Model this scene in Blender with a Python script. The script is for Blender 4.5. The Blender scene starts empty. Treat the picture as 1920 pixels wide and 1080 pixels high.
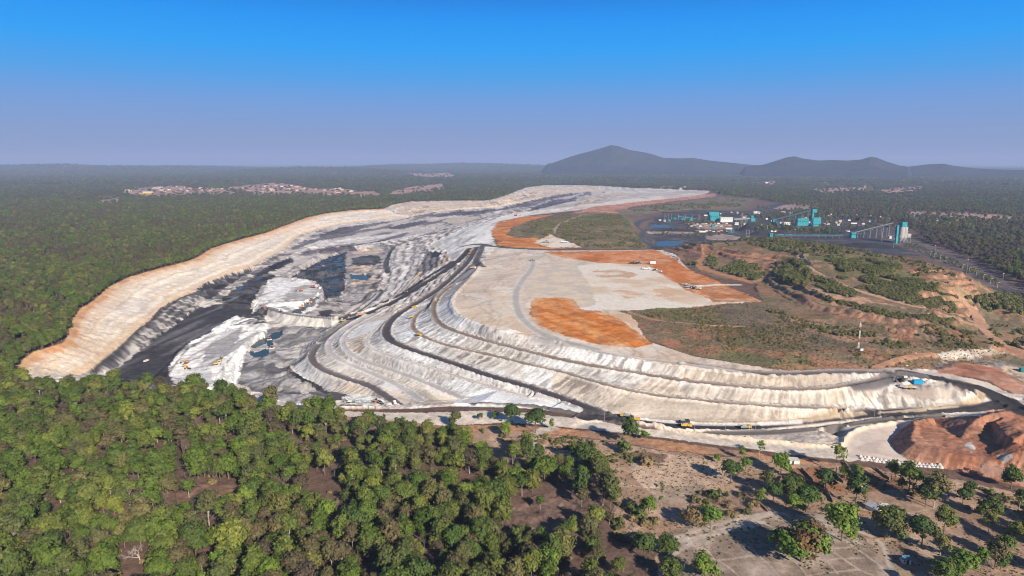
import bpy, math, random
import numpy as np
from mathutils import Vector
from mathutils.geometry import delaunay_2d_cdt

# ------------------------------------------------------------------ camera, sky, sun, exposure
S = bpy.context.scene
COL = S.collection
H = 150.0                       # metres above the surrounding ground
F = 1281.0                      # focal length in pixels of the 1920 wide frame
HOR = 303.0                     # pixel row of the flat horizon
PITCH = math.atan((540 - HOR) / F)
CP, SP = math.cos(PITCH), math.sin(PITCH)

cam = bpy.data.cameras.new('camera')
cam.sensor_width = 36.0
cam.lens = 36.0 * F / 1920.0
cam.clip_start = 1.0
cam.clip_end = 200000.0
camo = bpy.data.objects.new('camera', cam)
camo.location = (0, 0, H)
camo.rotation_euler = (math.pi / 2 - PITCH, 0, 0)
COL.objects.link(camo)
S.camera = camo

SUN_EL = math.radians(27.0)
SUN_AZ = math.radians(31.0)     # the sun stands this far to the right of straight behind the camera
sd = Vector((math.sin(SUN_AZ) * math.cos(SUN_EL), -math.cos(SUN_AZ) * math.cos(SUN_EL), math.sin(SUN_EL)))
sun = bpy.data.lights.new('sun', 'SUN')
sun.energy = 5.0
sun.angle = math.radians(0.5)
sun.color = (1.0, 0.90, 0.76)
suno = bpy.data.objects.new('sun', sun)
suno.rotation_euler = sd.to_track_quat('Z', 'Y').to_euler()
suno.location = sd * 400
COL.objects.link(suno)

W = bpy.data.worlds.new('World')
S.world = W
W.use_nodes = True
nt = W.node_tree
nt.nodes.clear()
sky = nt.nodes.new('ShaderNodeTexSky')
sky.sky_type = 'NISHITA'
sky.sun_disc = False
sky.sun_elevation = SUN_EL
sky.sun_rotation = math.pi - SUN_AZ
sky.air_density = 1.0
sky.dust_density = 0.6
sky.ozone_density = 3.0
bgn = nt.nodes.new('ShaderNodeBackground')
bgn.inputs['Strength'].default_value = 0.085
wo = nt.nodes.new('ShaderNodeOutputWorld')
# the clear sky deepens with height: a tint by elevation over the physical sky
tc = nt.nodes.new('ShaderNodeTexCoord')
sep = nt.nodes.new('ShaderNodeSeparateXYZ')
rmp = nt.nodes.new('ShaderNodeValToRGB')
mul = nt.nodes.new('ShaderNodeMix'); mul.data_type = 'RGBA'; mul.blend_type = 'MIX'
mul.inputs[0].default_value = 0.985
nt.links.new(tc.outputs['Generated'], sep.inputs[0])
nt.links.new(sep.outputs['Z'], rmp.inputs[0])
SKY_RAMP = [(0.0, (1.7, 2.4, 4.3)), (0.035, (1.65, 2.4, 4.4)), (0.077, (1.15, 2.5, 5.3)), (0.115, (.38, 2.6, 6.2)), (0.15, (.05, 2.6, 6.9)),
            (0.185, (.0, 2.25, 6.8)), (0.22, (.0, 1.6, 5.7)), (0.45, (0.3, 1.0, 2.4)), (1.0, (0.40, 0.70, 1.3))]
SK = 11.0
e = rmp.color_ramp.elements
e[0].position = 0.0; e[0].color = [c / SK for c in SKY_RAMP[0][1]] + [1]
e[1].position = 1.0; e[1].color = [c / SK for c in SKY_RAMP[-1][1]] + [1]
for p, c in SKY_RAMP[1:-1]:
    k = e.new(p); k.color = [x / SK for x in c] + [1]
vm = nt.nodes.new('ShaderNodeVectorMath'); vm.operation = 'SCALE'
vm.inputs[3].default_value = SK
nt.links.new(rmp.outputs[0], vm.inputs[0])
nt.links.new(sky.outputs[0], mul.inputs[6])
nt.links.new(vm.outputs[0], mul.inputs[7])
nt.links.new(mul.outputs[2], bgn.inputs[0])
nt.links.new(bgn.outputs[0], wo.inputs[0])

S.view_settings.view_transform = 'Standard'
S.view_settings.look = 'None'
S.view_settings.exposure = 0.68
S.view_settings.gamma = 1.0
S.view_settings.use_curve_mapping = False
S.render.engine = 'CYCLES'
S.cycles.use_denoising = True
S.cycles.max_bounces = 4
S.cycles.diffuse_bounces = 2
S.cycles.glossy_bounces = 1
S.cycles.transmission_bounces = 2
S.cycles.transparent_max_bounces = 4
S.cycles.volume_bounces = 0
S.cycles.use_adaptive_sampling = True
S.cycles.adaptive_threshold = 0.008
S.cycles.pixel_filter_type = 'BLACKMAN_HARRIS'
S.cycles.filter_width = 1.1

rng = np.random.default_rng(7)
random.seed(7)

# ------------------------------------------------------------------ helpers: projection, noise
def ray(u, v):
    x = (np.asarray(u, float) - 960) / F
    y = (540 - np.asarray(v, float)) / F
    return x, CP + SP * y, -SP + CP * y

def unproj(u, v, z):
    dx, dy, dz = ray(u, v)
    t = (np.asarray(z, float) - H) / dz
    return dx * t, dy * t

def proj(x, y, z):
    zz = z - H
    d = y * CP - zz * SP
    up = y * SP + zz * CP
    d = np.where(d < 1, 1, d)
    return 960 + F * x / d, 540 - F * up / d

_tab = np.random.default_rng(3).random((256, 256)).astype(np.float32)
def vnoise(x, y, seed=0):
    x = np.asarray(x, np.float64); y = np.asarray(y, np.float64)
    x, y = x * .8253 - y * .5646 + seed * 17.31, x * .5646 + y * .8253 + seed * 41.77
    xi = np.floor(x); yi = np.floor(y)
    fx = (x - xi).astype(np.float32); fy = (y - yi).astype(np.float32)
    fx = fx * fx * (3 - 2 * fx); fy = fy * fy * (3 - 2 * fy)
    xi = xi.astype(np.int64); yi = yi.astype(np.int64)
    a = xi & 255; b = (xi + 1) & 255; c = yi & 255; d = (yi + 1) & 255
    t0 = _tab[a, c] * (1 - fx) + _tab[b, c] * fx
    t1 = _tab[a, d] * (1 - fx) + _tab[b, d] * fx
    return t0 * (1 - fy) + t1 * fy

def fbm(x, y, s, octv=4, seed=0, gain=0.5):
    """roughly 0..1 with mean .5; s is the size in metres of the largest feature"""
    r = 0; a = 1; n = 0; f = 1.0 / s
    for k in range(octv):
        r = r + a * vnoise(x * f, y * f, seed + k * 7); n += a; a *= gain; f *= 2.03
    return r / n

def dens(pts, step):
    """resample a polyline of tuples so that no segment is longer than step in its first two coordinates"""
    out = []
    P = [np.array(p, float) for p in pts]
    for a, b in zip(P[:-1], P[1:]):
        n = max(1, int(math.ceil(np.hypot(*(b - a)[:2]) / step)))
        for i in range(n):
            out.append(a + (b - a) * i / n)
    out.append(P[-1])
    return np.array(out)

def smooth_line(pts, it=2):
    """corner cutting, ends kept"""
    P = [np.array(p, float) for p in pts]
    for _ in range(it):
        Q = [P[0]]
        for a, b in zip(P[:-1], P[1:]):
            Q += [a * .75 + b * .25, a * .25 + b * .75]
        Q.append(P[-1]); P = Q
    return P

# ------------------------------------------------------------------ break lines of the terrain: (u, v, z)
def zl(z, pts): return [(u, v, z) for u, v in pts]

RIM = [(19, 693), (22, 691.5), (25, 690), (45, 672), (62, 660), (120, 642), (130, 620), (132, 600), (145, 582), (180, 560), (200, 540), (240, 520),
       (300, 503), (345, 492), (372, 482), (395, 466), (440, 452), (500, 436), (540, 421), (575, 408), (610, 400),
       (660, 394), (719, 392), (735, 384), (770, 378), (850, 376), (920, 376), (950, 366), (985, 352), (1020, 347),
       (1060, 347), (1120, 348), (1180, 352), (1250, 354), (1330, 358)]
NEAR_RIM = [(20, 695), (30, 702), (60, 714), (150, 724), (250, 729), (330, 731), (395, 734), (470, 745), (530, 756), (600, 766), (640, 768),
            (700, 768), (780, 766), (850, 762), (920, 762), (1000, 767), (1060, 774), (1130, 783)]
TAN_FOOT = [(150, 706), (175, 690), (200, 668), (230, 644), (255, 622), (280, 602), (300, 580), (335, 560), (360, 550), (383, 533), (427, 515),
            (470, 502), (510, 480), (533, 468), (548, 452), (565, 440), (600, 430), (640, 420), (720, 411), (768, 408)]
CLIFF_FOOT = [(215, 694), (240, 668), (265, 655), (290, 640), (312, 617), (350, 592), (366, 578), (385, 566)]
CREST = [(905, 490), (890, 512), (868, 535), (850, 554), (845, 572), (856, 590), (885, 603), (930, 620), (1000, 632), (1068, 652),
         (1180, 675), (1240, 682), (1290, 692), (1400, 708), (1440, 712), (1540, 707), (1655, 703)]
CREST_Z = [20, 21, 21, 21, 21, 21, 21, 20.5, 19.5, 18.5, 18, 17.5, 16.5, 14.5, 14, 14, 14.5]
R1 = [(850, 535, 14), (825, 550, 13.5), (812, 572, 13), (812, 590, 12.5), (822, 608, 12.5), (850, 622, 12.3), (900, 637, 12), (960, 653, 12), (1080, 683, 12),
      (1220, 705, 12), (1290, 717, 11.7), (1440, 731, 11), (1530, 732, 11), (1600, 722, 12), (1665, 708, 13.5)]
R2 = [(815, 570, 8), (785, 585, 7), (775, 600, 6.5), (772, 615, 6), (785, 628, 6), (810, 640, 6), (860, 655, 6.5), (930, 669, 7), (1000, 687, 7.5), (1060, 700, 8), (1140, 725, 7.4),
      (1230, 743, 6.5), (1320, 753, 6), (1440, 763, 6), (1550, 767, 4.8), (1610, 765, 4.0), (1635, 769, 3), (1648, 778, 2)]
R3 = [(893, 464, 20), (882, 485, 17), (868, 502, 14), (845, 523, 10), (820, 545, 7), (790, 564, 4.5), (745, 590, 2), (727, 608, 1), (722, 625, 1),
      (732, 641, 1), (760, 653, 1), (800, 666, 1), (860, 686, 1), (920, 707, .5), (1000, 729, -.3), (1060, 749, -.5), (1130, 777, .3)]
R4 = [(650, 599, -18), (700, 583, -14), (745, 563, -8), (790, 535, -1), (835, 507, 7), (862, 487, 13), (880, 466, 19)]
L4 = [(780, 568, -2), (740, 590, -3), (705, 615, -3), (686, 635, -3), (690, 652, -3), (740, 670, -2.5), (800, 687, -1.5), (860, 706, -2), (930, 728, -2.3), (1000, 746, -3), (1060, 757, -2.5)]
L5 = [(735, 578, -7), (690, 600, -8), (655, 620, -8), (641, 638, -8), (645, 652, -8.5), (660, 667, -9.3), (690, 681, -10), (745, 697, -9.5), (785, 713, -9), (830, 731, -8.8), (870, 748, -8.5)]
L6 = [(690, 590, -11), (650, 612, -12), (620, 635, -12.5), (613, 652, -12.5), (625, 669, -12.5), (660, 686, -13), (720, 709, -13), (760, 731, -13), (790, 752, -11)]
L7 = [(652, 604, -18), (625, 622, -18), (598, 645, -17), (583, 665, -17), (586, 680, -17), (605, 695, -17), (650, 712, -17), (690, 723, -16.5), (720, 741, -14), (748, 763, -8)]
TOE7 = zl(-26, [(560, 672), (545, 690), (560, 706), (590, 720)]) + [(625, 737, -24), (660, 742, -21), (700, 749, -18), (730, 760, -12)]
EMB = [(497, 577, -22), (520, 586, -20), (560, 593, -19), (620, 598, -18), (655, 599, -18)]
EMB_TOE = zl(-27, [(470, 585), (500, 594), (520, 606), (560, 613), (600, 616), (612, 615)])
TOEROAD = [(1095, 785, 0), (1133, 783, .3), (1200, 793, .6), (1300, 801, 1), (1440, 801, 1), (1513, 796, 1), (1550, 791, 1), (1600, 785, 1.4), (1648, 778, 2), (1700, 774, 2.2), (1760, 772, 2.2),
           (1820, 769, 2.3), (1868, 762, 2.6)]
TOPROAD = [(1290, 684, 17), (1400, 701, 15), (1470, 704, 14.5), (1560, 699, 14.5), (1655, 699, 14.5), (1690, 702, 14), (1750, 710, 11.5), (1800, 719, 9), (1840, 731, 6.5), (1872, 746, 4), (1890, 757, 3), (1930, 772, 2.5)]

TL = []      # (points with u, v, z)
def add(pts, zfix=None): TL.append([(p[0], p[1], (p[2] if len(p) > 2 else zfix)) for p in pts])
add(RIM, 0); add(NEAR_RIM, 0)
add(TAN_FOOT, -17); add(CLIFF_FOOT, -26)
add([(99, 691), (146, 667), (170, 642.5), (191, 616), (233, 578), (285, 542.6), (350, 515), (424, 491.6), (486, 461), (535.5, 438.8), (603, 416), (710, 400)], -9)
# coal floor, left pit
add([(190, 712), (260, 690), (320, 645), (380, 605), (440, 583), (485, 577)], -27)
add([(280, 718), (310, 690), (335, 655), (380, 625), (450, 590)], -27)
add([(385, 560), (420, 545), (460, 540), (490, 555)], -26)
add([(400, 540), (440, 520), (475, 508)], -23)
# white bench in the left pit
add([(310, 712), (325, 690), (345, 660), (400, 628), (445, 600), (480, 592)], -24)
add([(402, 722), (412, 700), (440, 662), (462, 641), (470, 632), (500, 622)], -23.5)
add([(425, 730), (445, 715), (452, 680), (470, 651), (480, 640), (505, 630)], -29)
add([(470, 665), (485, 672), (510, 665), (530, 630), (500, 640)], -30)
add([(460, 735), (500, 715), (540, 705)], -29); add([(520, 745), (560, 730), (600, 738)], -28)
add([(560, 660), (600, 630), (630, 615)], -28)
add(EMB_TOE)
# north basin
add([(485, 566), (500, 535), (520, 524), (545, 523), (580, 527), (600, 532), (606, 545), (598, 570), (560, 588)], -19)
add([(545, 521), (580, 521), (610, 527), (618, 540), (610, 570), (585, 588)], -29)
add([(560, 512), (600, 490), (640, 475), (668, 470)], -31)
add([(620, 575), (640, 550), (650, 520), (655, 490)], -31)
add([(440, 540), (490, 522), (520, 505), (560, 485), (590, 470), (600, 478), (560, 500), (535, 515)], -22)
add([(476, 512), (520, 492), (545, 482), (570, 466), (585, 463)], -19)
add([(680, 470), (720, 470), (725, 490), (680, 490)], -30)
add([(650, 500), (720, 500)], -27); add([(660, 520), (715, 518)], -31); add([(655, 532), (720, 528)], -27)
add([(650, 570), (690, 555), (715, 545)], -27)
add([(735, 470, -21), (728, 490, -21), (725, 512, -22), (712, 540, -23), (680, 570, -23), (645, 594, -21)])
add([(760, 470, -15), (770, 500, -13), (760, 525, -13), (730, 560, -15)])
add([(790, 455, -10), (815, 480, -3), (800, 510, -3)])
add([(830, 440, 0), (850, 460, 6), (835, 485, 4)])
add([(640, 436), (700, 428), (750, 420), (800, 425)], -22)
add([(640, 452), (700, 445), (760, 436), (830, 420)], -25)
add([(660, 462), (720, 455), (770, 443), (830, 428), (900, 409)], -24)
# far arm of the pit
add([(770, 405), (800, 395), (860, 390), (930, 386), (985, 372), (1040, 360), (1120, 358)], -12)
add([(800, 412), (880, 402), (950, 392), (1000, 385)], -22)
add([(985, 390), (1020, 378), (1080, 372), (1120, 366)], -22)
add([(870, 440, 14), (900, 425, 15), (930, 408, 16), (980, 396, 16), (1040, 390, 17), (1100, 384, 17), (1200, 370, 17), (1330, 360, 10)])
add([(885, 448, 17), (915, 430, 19), (945, 413, 20), (1000, 402, 20)])
# upper plateau
TL.append([(u, v, z) for (u, v), z in zip(CREST, CREST_Z)])
add([(935, 462), (1000, 470), (1100, 470), (1200, 468), (1240, 480)], 20.5)
add([(920, 440), (960, 462)], 21)
add([(1000, 410), (1100, 400), (1170, 402), (1185, 420), (1195, 445), (1210, 466)], 21)
add([(1060, 430), (1120, 425), (1150, 440)], 25)
add([(1210, 398), (1215, 425), (1230, 450), (1238, 463)], 3)
add([(950, 520), (1000, 560), (1050, 640)], 20.5)
add([(1290, 560), (1200, 580), (1180, 620)], 19.5)
add([(1240, 650), (1330, 665), (1450, 690), (1550, 690)], 17)
add([(1350, 600), (1450, 640), (1550, 660), (1680, 665)], 18)
# rehabilitated dump on the right
add([(1262, 468, 21), (1290, 456, 30), (1318, 459, 33), (1345, 457, 35), (1400, 447, 38), (1450, 447, 40), (1530, 457, 41), (1600, 467, 41), (1655, 478, 39), (1715, 492, 36), (1770, 505, 34), (1790, 508, 33)])
add([(1262, 478), (1330, 478), (1400, 468), (1450, 468), (1530, 478), (1600, 490), (1655, 500), (1715, 512), (1790, 522), (1830, 530)], 3)
add([(1262, 478, 21), (1318, 472, 25), (1326, 480, 24), (1309, 492, 22), (1318, 503, 21), (1345, 512, 21), (1385, 523, 21), (1412, 528, 21)])
add([(1345, 463, 33), (1395, 474, 32), (1430, 482, 30), (1470, 492, 29)])
add([(1345, 476, 26), (1380, 490, 25), (1420, 500, 24), (1450, 512, 23)])
add([(1508, 482, 36), (1512, 497, 35), (1530, 510, 33), (1560, 526, 31), (1620, 548, 28), (1700, 570, 25), (1770, 588, 22)])
add([(1545, 492, 38), (1620, 500, 37), (1690, 512, 35), (1730, 508, 35)])
add([(1600, 520, 33), (1680, 535, 31), (1760, 545, 29), (1800, 540, 30)])
add([(1430, 530, 21), (1455, 548, 21), (1500, 575, 20), (1560, 592, 19.5), (1620, 608, 19), (1700, 628, 17), (1790, 645, 14)])
add([(1470, 520, 28), (1520, 550, 27), (1600, 580, 24.5), (1700, 600, 22), (1780, 610, 19)])
add([(1800, 512, 32), (1825, 530, 26), (1835, 555, 17), (1825, 580, 14), (1800, 596, 14)])
add([(1850, 545, 9), (1880, 555, 7), (1915, 562, 4)])
add([(1835, 590, 11), (1860, 620, 10), (1900, 650, 9), (1935, 668, 8)])
add([(1880, 600, 6), (1930, 610, 5), (2000, 625, 4)])
add([(1740, 665, 13), (1800, 658, 12), (1870, 655, 10), (1905, 660, 9)])
add([(1770, 676, 9), (1820, 672, 8), (1880, 680, 6)])
add([(1745, 692, 11.5), (1800, 690, 10.5), (1850, 700, 8.5), (1920, 725, 6)])
add([(1900, 700, 4), (1990, 720, 3)])
# the bench with parked machines, above the lower road bend
add([(1560, 738), (1640, 729), (1700, 731), (1760, 731), (1800, 730), (1822, 733)], 9.5)
add([(1700, 714), (1760, 714), (1800, 721)], 10)
add([(1650, 753), (1700, 751), (1760, 747), (1800, 743), (1832, 738)], 4.8)
add([(1660, 770), (1740, 765), (1800, 760), (1845, 750)], 3.4)
# hollow below the lower road and its pale pad
add([(1440, 812, -1), (1500, 806, -2), (1560, 800, -2), (1600, 792, 0)])
add([(1527, 820), (1545, 828), (1566, 828), (1572, 815)], -6.5)
add([(1450, 823, -3), (1500, 818, -4)])
add([(1400, 823, 1.2), (1500, 834, 1.4), (1560, 839, 1.5), (1581, 835, 1.8), (1584, 824, 2), (1592, 812, 2.2), (1615, 802, 2.4), (1645, 797, 2.4), (1690, 792, 2.4)])
add([(1600, 840), (1660, 820), (1640, 850)], 1.3)
# perimeter road
add([(850, 777), (1000, 779), (1150, 797), (1250, 812), (1350, 824), (1450, 836), (1560, 848), (1620, 855)], 0.8)
# red overburden heap
add([(1668, 826), (1674, 838), (1684, 850), (1702, 862), (1760, 874), (1830, 890), (1925, 912), (2010, 930)], 0.60)
add([(1690, 805, 1.50), (1668, 826, 0.60)])
add([(1713, 792), (1719, 802), (1707, 815), (1709, 826), (1722, 834), (1745, 841), (1790, 851), (1850, 860), (1925, 872), (2010, 885)], 6.84)
add([(1726, 801), (1722, 814), (1735, 826), (1790, 842), (1850, 852)], 5.90)
add([(1713, 790), (1735, 785), (1754, 783)], 6.62)
add([(1752, 790), (1760, 803), (1785, 812), (1805, 815)], 3.50)
add([(1800, 822), (1830, 838), (1860, 846)], 5.47)
add([(1806, 806, 6.48), (1818, 795, 10.08), (1832, 786, 12.24), (1852, 777, 13.32), (1880, 771, 14.04), (1925, 768, 14.40), (2010, 766, 14.40)])
add([(1866, 790, 12.96), (1876, 806, 12.60), (1892, 822, 12.60), (1925, 838, 12.60)])
add([(1856, 800, 8.64), (1862, 822, 6.84), (1880, 840, 6.62), (1925, 858, 6.70)])
add([(1885, 783, 12.60), (1925, 790, 12.60)])
add([(1900, 800, 15.12), (1925, 815, 15.12)])
add([(1800, 780, 3.00), (1850, 772, 3.00), (1890, 767, 2.88), (1940, 770, 3.00)])
# surroundings
add([(1240, 462), (1300, 452), (1420, 440), (1560, 440)], 2)

ROADLINES = {}
def road_line(name, pts, w):
    """centre line in px + z -> two parallel break lines in the world"""
    P = smooth_line(pts, 2)
    P = np.array(P)
    x, y = unproj(P[:, 0], P[:, 1], P[:, 2])
    ROADLINES[name] = (np.stack([x, y], 1), w)
    d = dens(np.stack([x, y, P[:, 2]], 1), 4.0)
    t = np.gradient(d[:, :2], axis=0); t /= np.linalg.norm(t, axis=1)[:, None] + 1e-9
    n = np.stack([-t[:, 1], t[:, 0]], 1)
    out = []
    for s in (-.5, .5):
        q = d.copy(); q[:, :2] += n * s * w; out.append(q)
    return np.concatenate(out)

pts = [np.concatenate([road_line('R1', R1, 6), road_line('R2', R2, 5.5), road_line('R3', R3, 9), road_line('R4', R4, 16), road_line('L4', L4, 6), road_line('L5', L5, 6),
                       road_line('L6', L6, 6), road_line('L7', L7, 7), road_line('EMB', EMB, 7), road_line('TOEROAD', TOEROAD, 13), road_line('TOPROAD', TOPROAD, 12)])]
road_pts = pts[0]
for L in TL + [TOE7]:
    P = np.array(L)
    if len(P) > 2: P = np.array(smooth_line(L, 1))
    x, y = unproj(P[:, 0], P[:, 1], P[:, 2])
    q = dens(np.stack([x, y, P[:, 2]], 1), 5.0 if y.max() < 900 else 14.0)
    # keep road shoulders clean: drop points of other lines that fall onto a road bed
    dmin = np.full(len(q), 1e9)
    for k in range(0, len(q), 256):
        c = q[k:k + 256]
        dmin[k:k + 256] = np.sqrt(((c[:, None, :2] - road_pts[None, :, :2]) ** 2).sum(2)).min(1)
    pts.append(q[dmin > 3.0])
# flat surroundings at z = 0
gx, gy = [], []
ringa = np.radians(np.arange(-180, 180, 6))
for r in (20, 60, 110, 160, 220):
    gx += list(np.sin(ringa) * r); gy += list(np.cos(ringa) * r)
for r in (40000.,):
    gx += list(np.sin(ringa) * r); gy += list(np.cos(ringa) * r)
for a in np.radians(np.arange(-70, -37, 4)):
    for r in (300, 400, 600, 1000, 2000, 4000): gx.append(math.sin(a) * r); gy.append(math.cos(a) * r)
for a in np.radians(np.arange(42, 72, 4)):
    for r in (300, 400, 600, 1000, 2000, 4000): gx.append(math.sin(a) * r); gy.append(math.cos(a) * r)
for (u, v) in [(100, 760), (300, 770), (500, 800), (700, 800), (100, 900), (400, 900), (700, 900), (1000, 850), (1000, 950), (1300, 880), (1300, 1000), (1600, 900), (1600, 1000), (1850, 960), (1850, 1040),
               (200, 480), (300, 440), (450, 400), (100, 560), (20, 600), (500, 380), (700, 370), (900, 350), (1050, 335), (1300, 345), (1500, 350), (1700, 350), (1880, 340),
               (1400, 390), (1500, 400), (1300, 405), (1450, 425), (1350, 425), (1600, 430), (1700, 460), (1780, 470), (1850, 480), (1900, 440), (1800, 420), (1650, 400), (1900, 520), (1850, 525), (1750, 480), (1240, 400), (1260, 440), (1920, 900 + 60)]:
    x, y = unproj(u, v, 0); gx.append(float(x)); gy.append(float(y))
pts.append(np.stack([gx, gy, np.zeros(len(gx))], 1))
P3 = np.concatenate(pts)
_, ui = np.unique(np.round(P3[:, :2] / 0.8).astype(np.int64), axis=0, return_index=True)
P3 = P3[np.sort(ui)]
cv, ce, cf, ov, oe, of = delaunay_2d_cdt([Vector(p[:2]) for p in P3], [], [], 0, 1e-5)
TV = np.array([list(v) for v in cv])
TZ = np.array([P3[o[0], 2] if len(o) else 0.0 for o in ov])
TT = np.array([f for f in cf])

# ------------------------------------------------------------------ polar ground grid
in_view = np.radians(np.linspace(-41, 41, 861))
side = np.radians(np.array([44, 48, 53, 59, 66, 75, 86, 100, 118, 138, 160, 180]))
TH = np.concatenate([-side[::-1], in_view, side])
rr = [12.0]
while rr[-1] < 32000:
    r = rr[-1]
    px = r * r / (H * 683.0)
    if r < 210: s = 9.0
    elif r < 620: s = max(0.75, px * 0.5)
    elif r < 1150: s = max(1.6, px * 0.30)
    elif r < 2600: s = max(2.8, px * 0.3)
    else: s = px * 0.5
    rr.append(r + s)
RR = np.array(rr)
NT_, NR = len(TH), len(RR)
X = (np.sin(TH)[:, None] * RR[None, :]); Y = (np.cos(TH)[:, None] * RR[None, :])

def raster_tin():
    Z = np.zeros((NT_, NR), np.float64)
    th = np.arctan2(TV[:, 0], TV[:, 1]); rad = np.hypot(TV[:, 0], TV[:, 1])
    for t in TT:
        p = TV[t]; z = TZ[t]
        if np.all(z == 0): continue
        a = th[t]
        if a.max() - a.min() > math.pi: continue
        i0 = np.searchsorted(TH, a.min() - 1e-6); i1 = np.searchsorted(TH, a.max() + 1e-6)
        # closest approach of the edges to the origin
        rmin = rad[t].min()
        for k in range(3):
            A, B = p[k], p[(k + 1) % 3]; d = B - A
            s = np.clip(-(A @ d) / (d @ d + 1e-12), 0, 1)
            rmin = min(rmin, np.hypot(*(A + s * d)))
        j0 = np.searchsorted(RR, rmin - 1e-6); j1 = np.searchsorted(RR, rad[t].max() + 1e-6)
        if i1 <= i0 or j1 <= j0: continue
        xs = X[i0:i1, j0:j1]; ys = Y[i0:i1, j0:j1]
        d = (p[1, 1] - p[2, 1]) * (p[0, 0] - p[2, 0]) + (p[2, 0] - p[1, 0]) * (p[0, 1] - p[2, 1])
        if abs(d) < 1e-9: continue
        w0 = ((p[1, 1] - p[2, 1]) * (xs - p[2, 0]) + (p[2, 0] - p[1, 0]) * (ys - p[2, 1])) / d
        w1 = ((p[2, 1] - p[0, 1]) * (xs - p[2, 0]) + (p[0, 0] - p[2, 0]) * (ys - p[2, 1])) / d
        w2 = 1 - w0 - w1
        m = (w0 >= -1e-7) & (w1 >= -1e-7) & (w2 >= -1e-7)
        if m.any():
            zz = w0 * z[0] + w1 * z[1] + w2 * z[2]
            sub = Z[i0:i1, j0:j1]; sub[m] = zz[m]
    return Z
Z0 = raster_tin()

def grid_at(Zg, x, y):
    x = np.asarray(x, float); y = np.asarray(y, float)
    t = np.interp(np.arctan2(x, y), TH, np.arange(NT_)); r = np.interp(np.hypot(x, y), RR, np.arange(NR))
    i = np.clip(np.floor(t).astype(int), 0, NT_ - 2); j = np.clip(np.floor(r).astype(int), 0, NR - 2)
    a = t - i; b = r - j
    return (Zg[i, j] * (1 - a) + Zg[i + 1, j] * a) * (1 - b) + (Zg[i, j + 1] * (1 - a) + Zg[i + 1, j + 1] * a) * b

def ground_at(u, v, Zg=None):
    """first hit of the pixel rays with the terrain -> world x, y"""
    Zg = Z0 if Zg is None else Zg
    u = np.atleast_1d(np.asarray(u, float)); v = np.atleast_1d(np.asarray(v, float))
    v = np.maximum(v, HOR + 4.5)
    dx, dy, dz = ray(u, v)
    ts = np.empty((400, len(u)))
    tmin = (45 - H) / dz; tmax = (-45 - H) / dz
    ts = tmin[None] + (tmax - tmin)[None] * np.linspace(0, 1, 400)[:, None]
    zz = H + ts * dz[None]
    g = grid_at(Zg, ts * dx[None], ts * dy[None])
    hit = np.argmax(zz <= g, axis=0); hit = np.maximum(hit, 1)
    c = np.arange(len(u))
    a = zz[hit - 1, c] - g[hit - 1, c]; b = zz[hit, c] - g[hit, c]
    f = np.clip(a / (a - b + 1e-9), 0, 1)
    t = ts[hit - 1, c] + f * (ts[hit, c] - ts[hit - 1, c])
    return t * dx, t * dy

# ------------------------------------------------------------------ regions and earth colours (what the ground itself is)
XF = X.ravel(); YF = Y.ravel()
RF = np.hypot(XF, YF)
warp_s = np.clip(RF / 420.0, 0.6, 8.0)
WX = XF + (fbm(XF, YF, 9.0, 3, 11) - .5) * 3.4 * warp_s + (fbm(XF, YF, 2.6, 2, 12) - .5) * 2.0 * np.sqrt(warp_s)
WY = YF + (fbm(XF, YF, 9.0, 3, 21) - .5) * 3.4 * warp_s + (fbm(XF, YF, 2.6, 2, 22) - .5) * 2.0 * np.sqrt(warp_s)

def poly_world(px, step=12):
    P = dens([(a, b) for a, b in px] + [px[0]], step)[:-1]
    x, y = ground_at(P[:, 0], P[:, 1])
    return np.stack([x, y], 1)

def pip(poly, x, y):
    m = np.zeros(len(x), bool)
    bx0, by0 = poly.min(0); bx1, by1 = poly.max(0)
    idx = np.nonzero((x >= bx0) & (x <= bx1) & (y >= by0) & (y <= by1))[0]
    if len(idx) == 0: return m
    xs, ys = x[idx], y[idx]
    c = np.zeros(len(idx), bool)
    q = np.roll(poly, -1, 0)
    for (x1, y1), (x2, y2) in zip(poly, q):
        if y1 == y2: continue
        k = ((y1 > ys) != (y2 > ys)) & (xs < (x2 - x1) * (ys - y1) / (y2 - y1) + x1)
        c ^= k
    m[idx] = c
    return m

def line_dist(P, x, y, maxd):
    """distance of points to the polyline P (world), capped at maxd"""
    d = np.full(len(x), maxd, np.float32)
    bx0, by0 = P.min(0) - maxd; bx1, by1 = P.max(0) + maxd
    idx = np.nonzero((x >= bx0) & (x <= bx1) & (y >= by0) & (y <= by1))[0]
    if len(idx) == 0: return d
    xs, ys = x[idx], y[idx]
    for A, B in zip(P[:-1], P[1:]):
        k = np.nonzero((xs > min(A[0], B[0]) - maxd) & (xs < max(A[0], B[0]) + maxd) & (ys > min(A[1], B[1]) - maxd) & (ys < max(A[1], B[1]) + maxd))[0]
        if len(k) == 0: continue
        ab = B - A
        s = np.clip(((xs[k] - A[0]) * ab[0] + (ys[k] - A[1]) * ab[1]) / (ab @ ab + 1e-9), 0, 1)
        dd = np.hypot(xs[k] - A[0] - s * ab[0], ys[k] - A[1] - s * ab[1])
        d[idx[k]] = np.minimum(d[idx[k]], dd)
    return d

def line_world(px, smooth=2, step=10):
    P = np.array(smooth_line([(a, b) for a, b in px], smooth))
    P = dens(P, step)
    x, y = ground_at(P[:, 0], P[:, 1])
    return np.stack([x, y], 1)

N = len(XF)
COLR = np.zeros((N, 3), np.float32)
REG = np.zeros(N, np.int16)
REGN = ['ground', 'mine_pit', 'spoil_slope', 'plateau', 'haul_road', 'scrubland', 'orange_earth', 'earth_mound', 'field', 'dirt_road', 'village_ground', 'plant_yard', 'water']
RID = {n: i for i, n in enumerate(REGN)}

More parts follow.
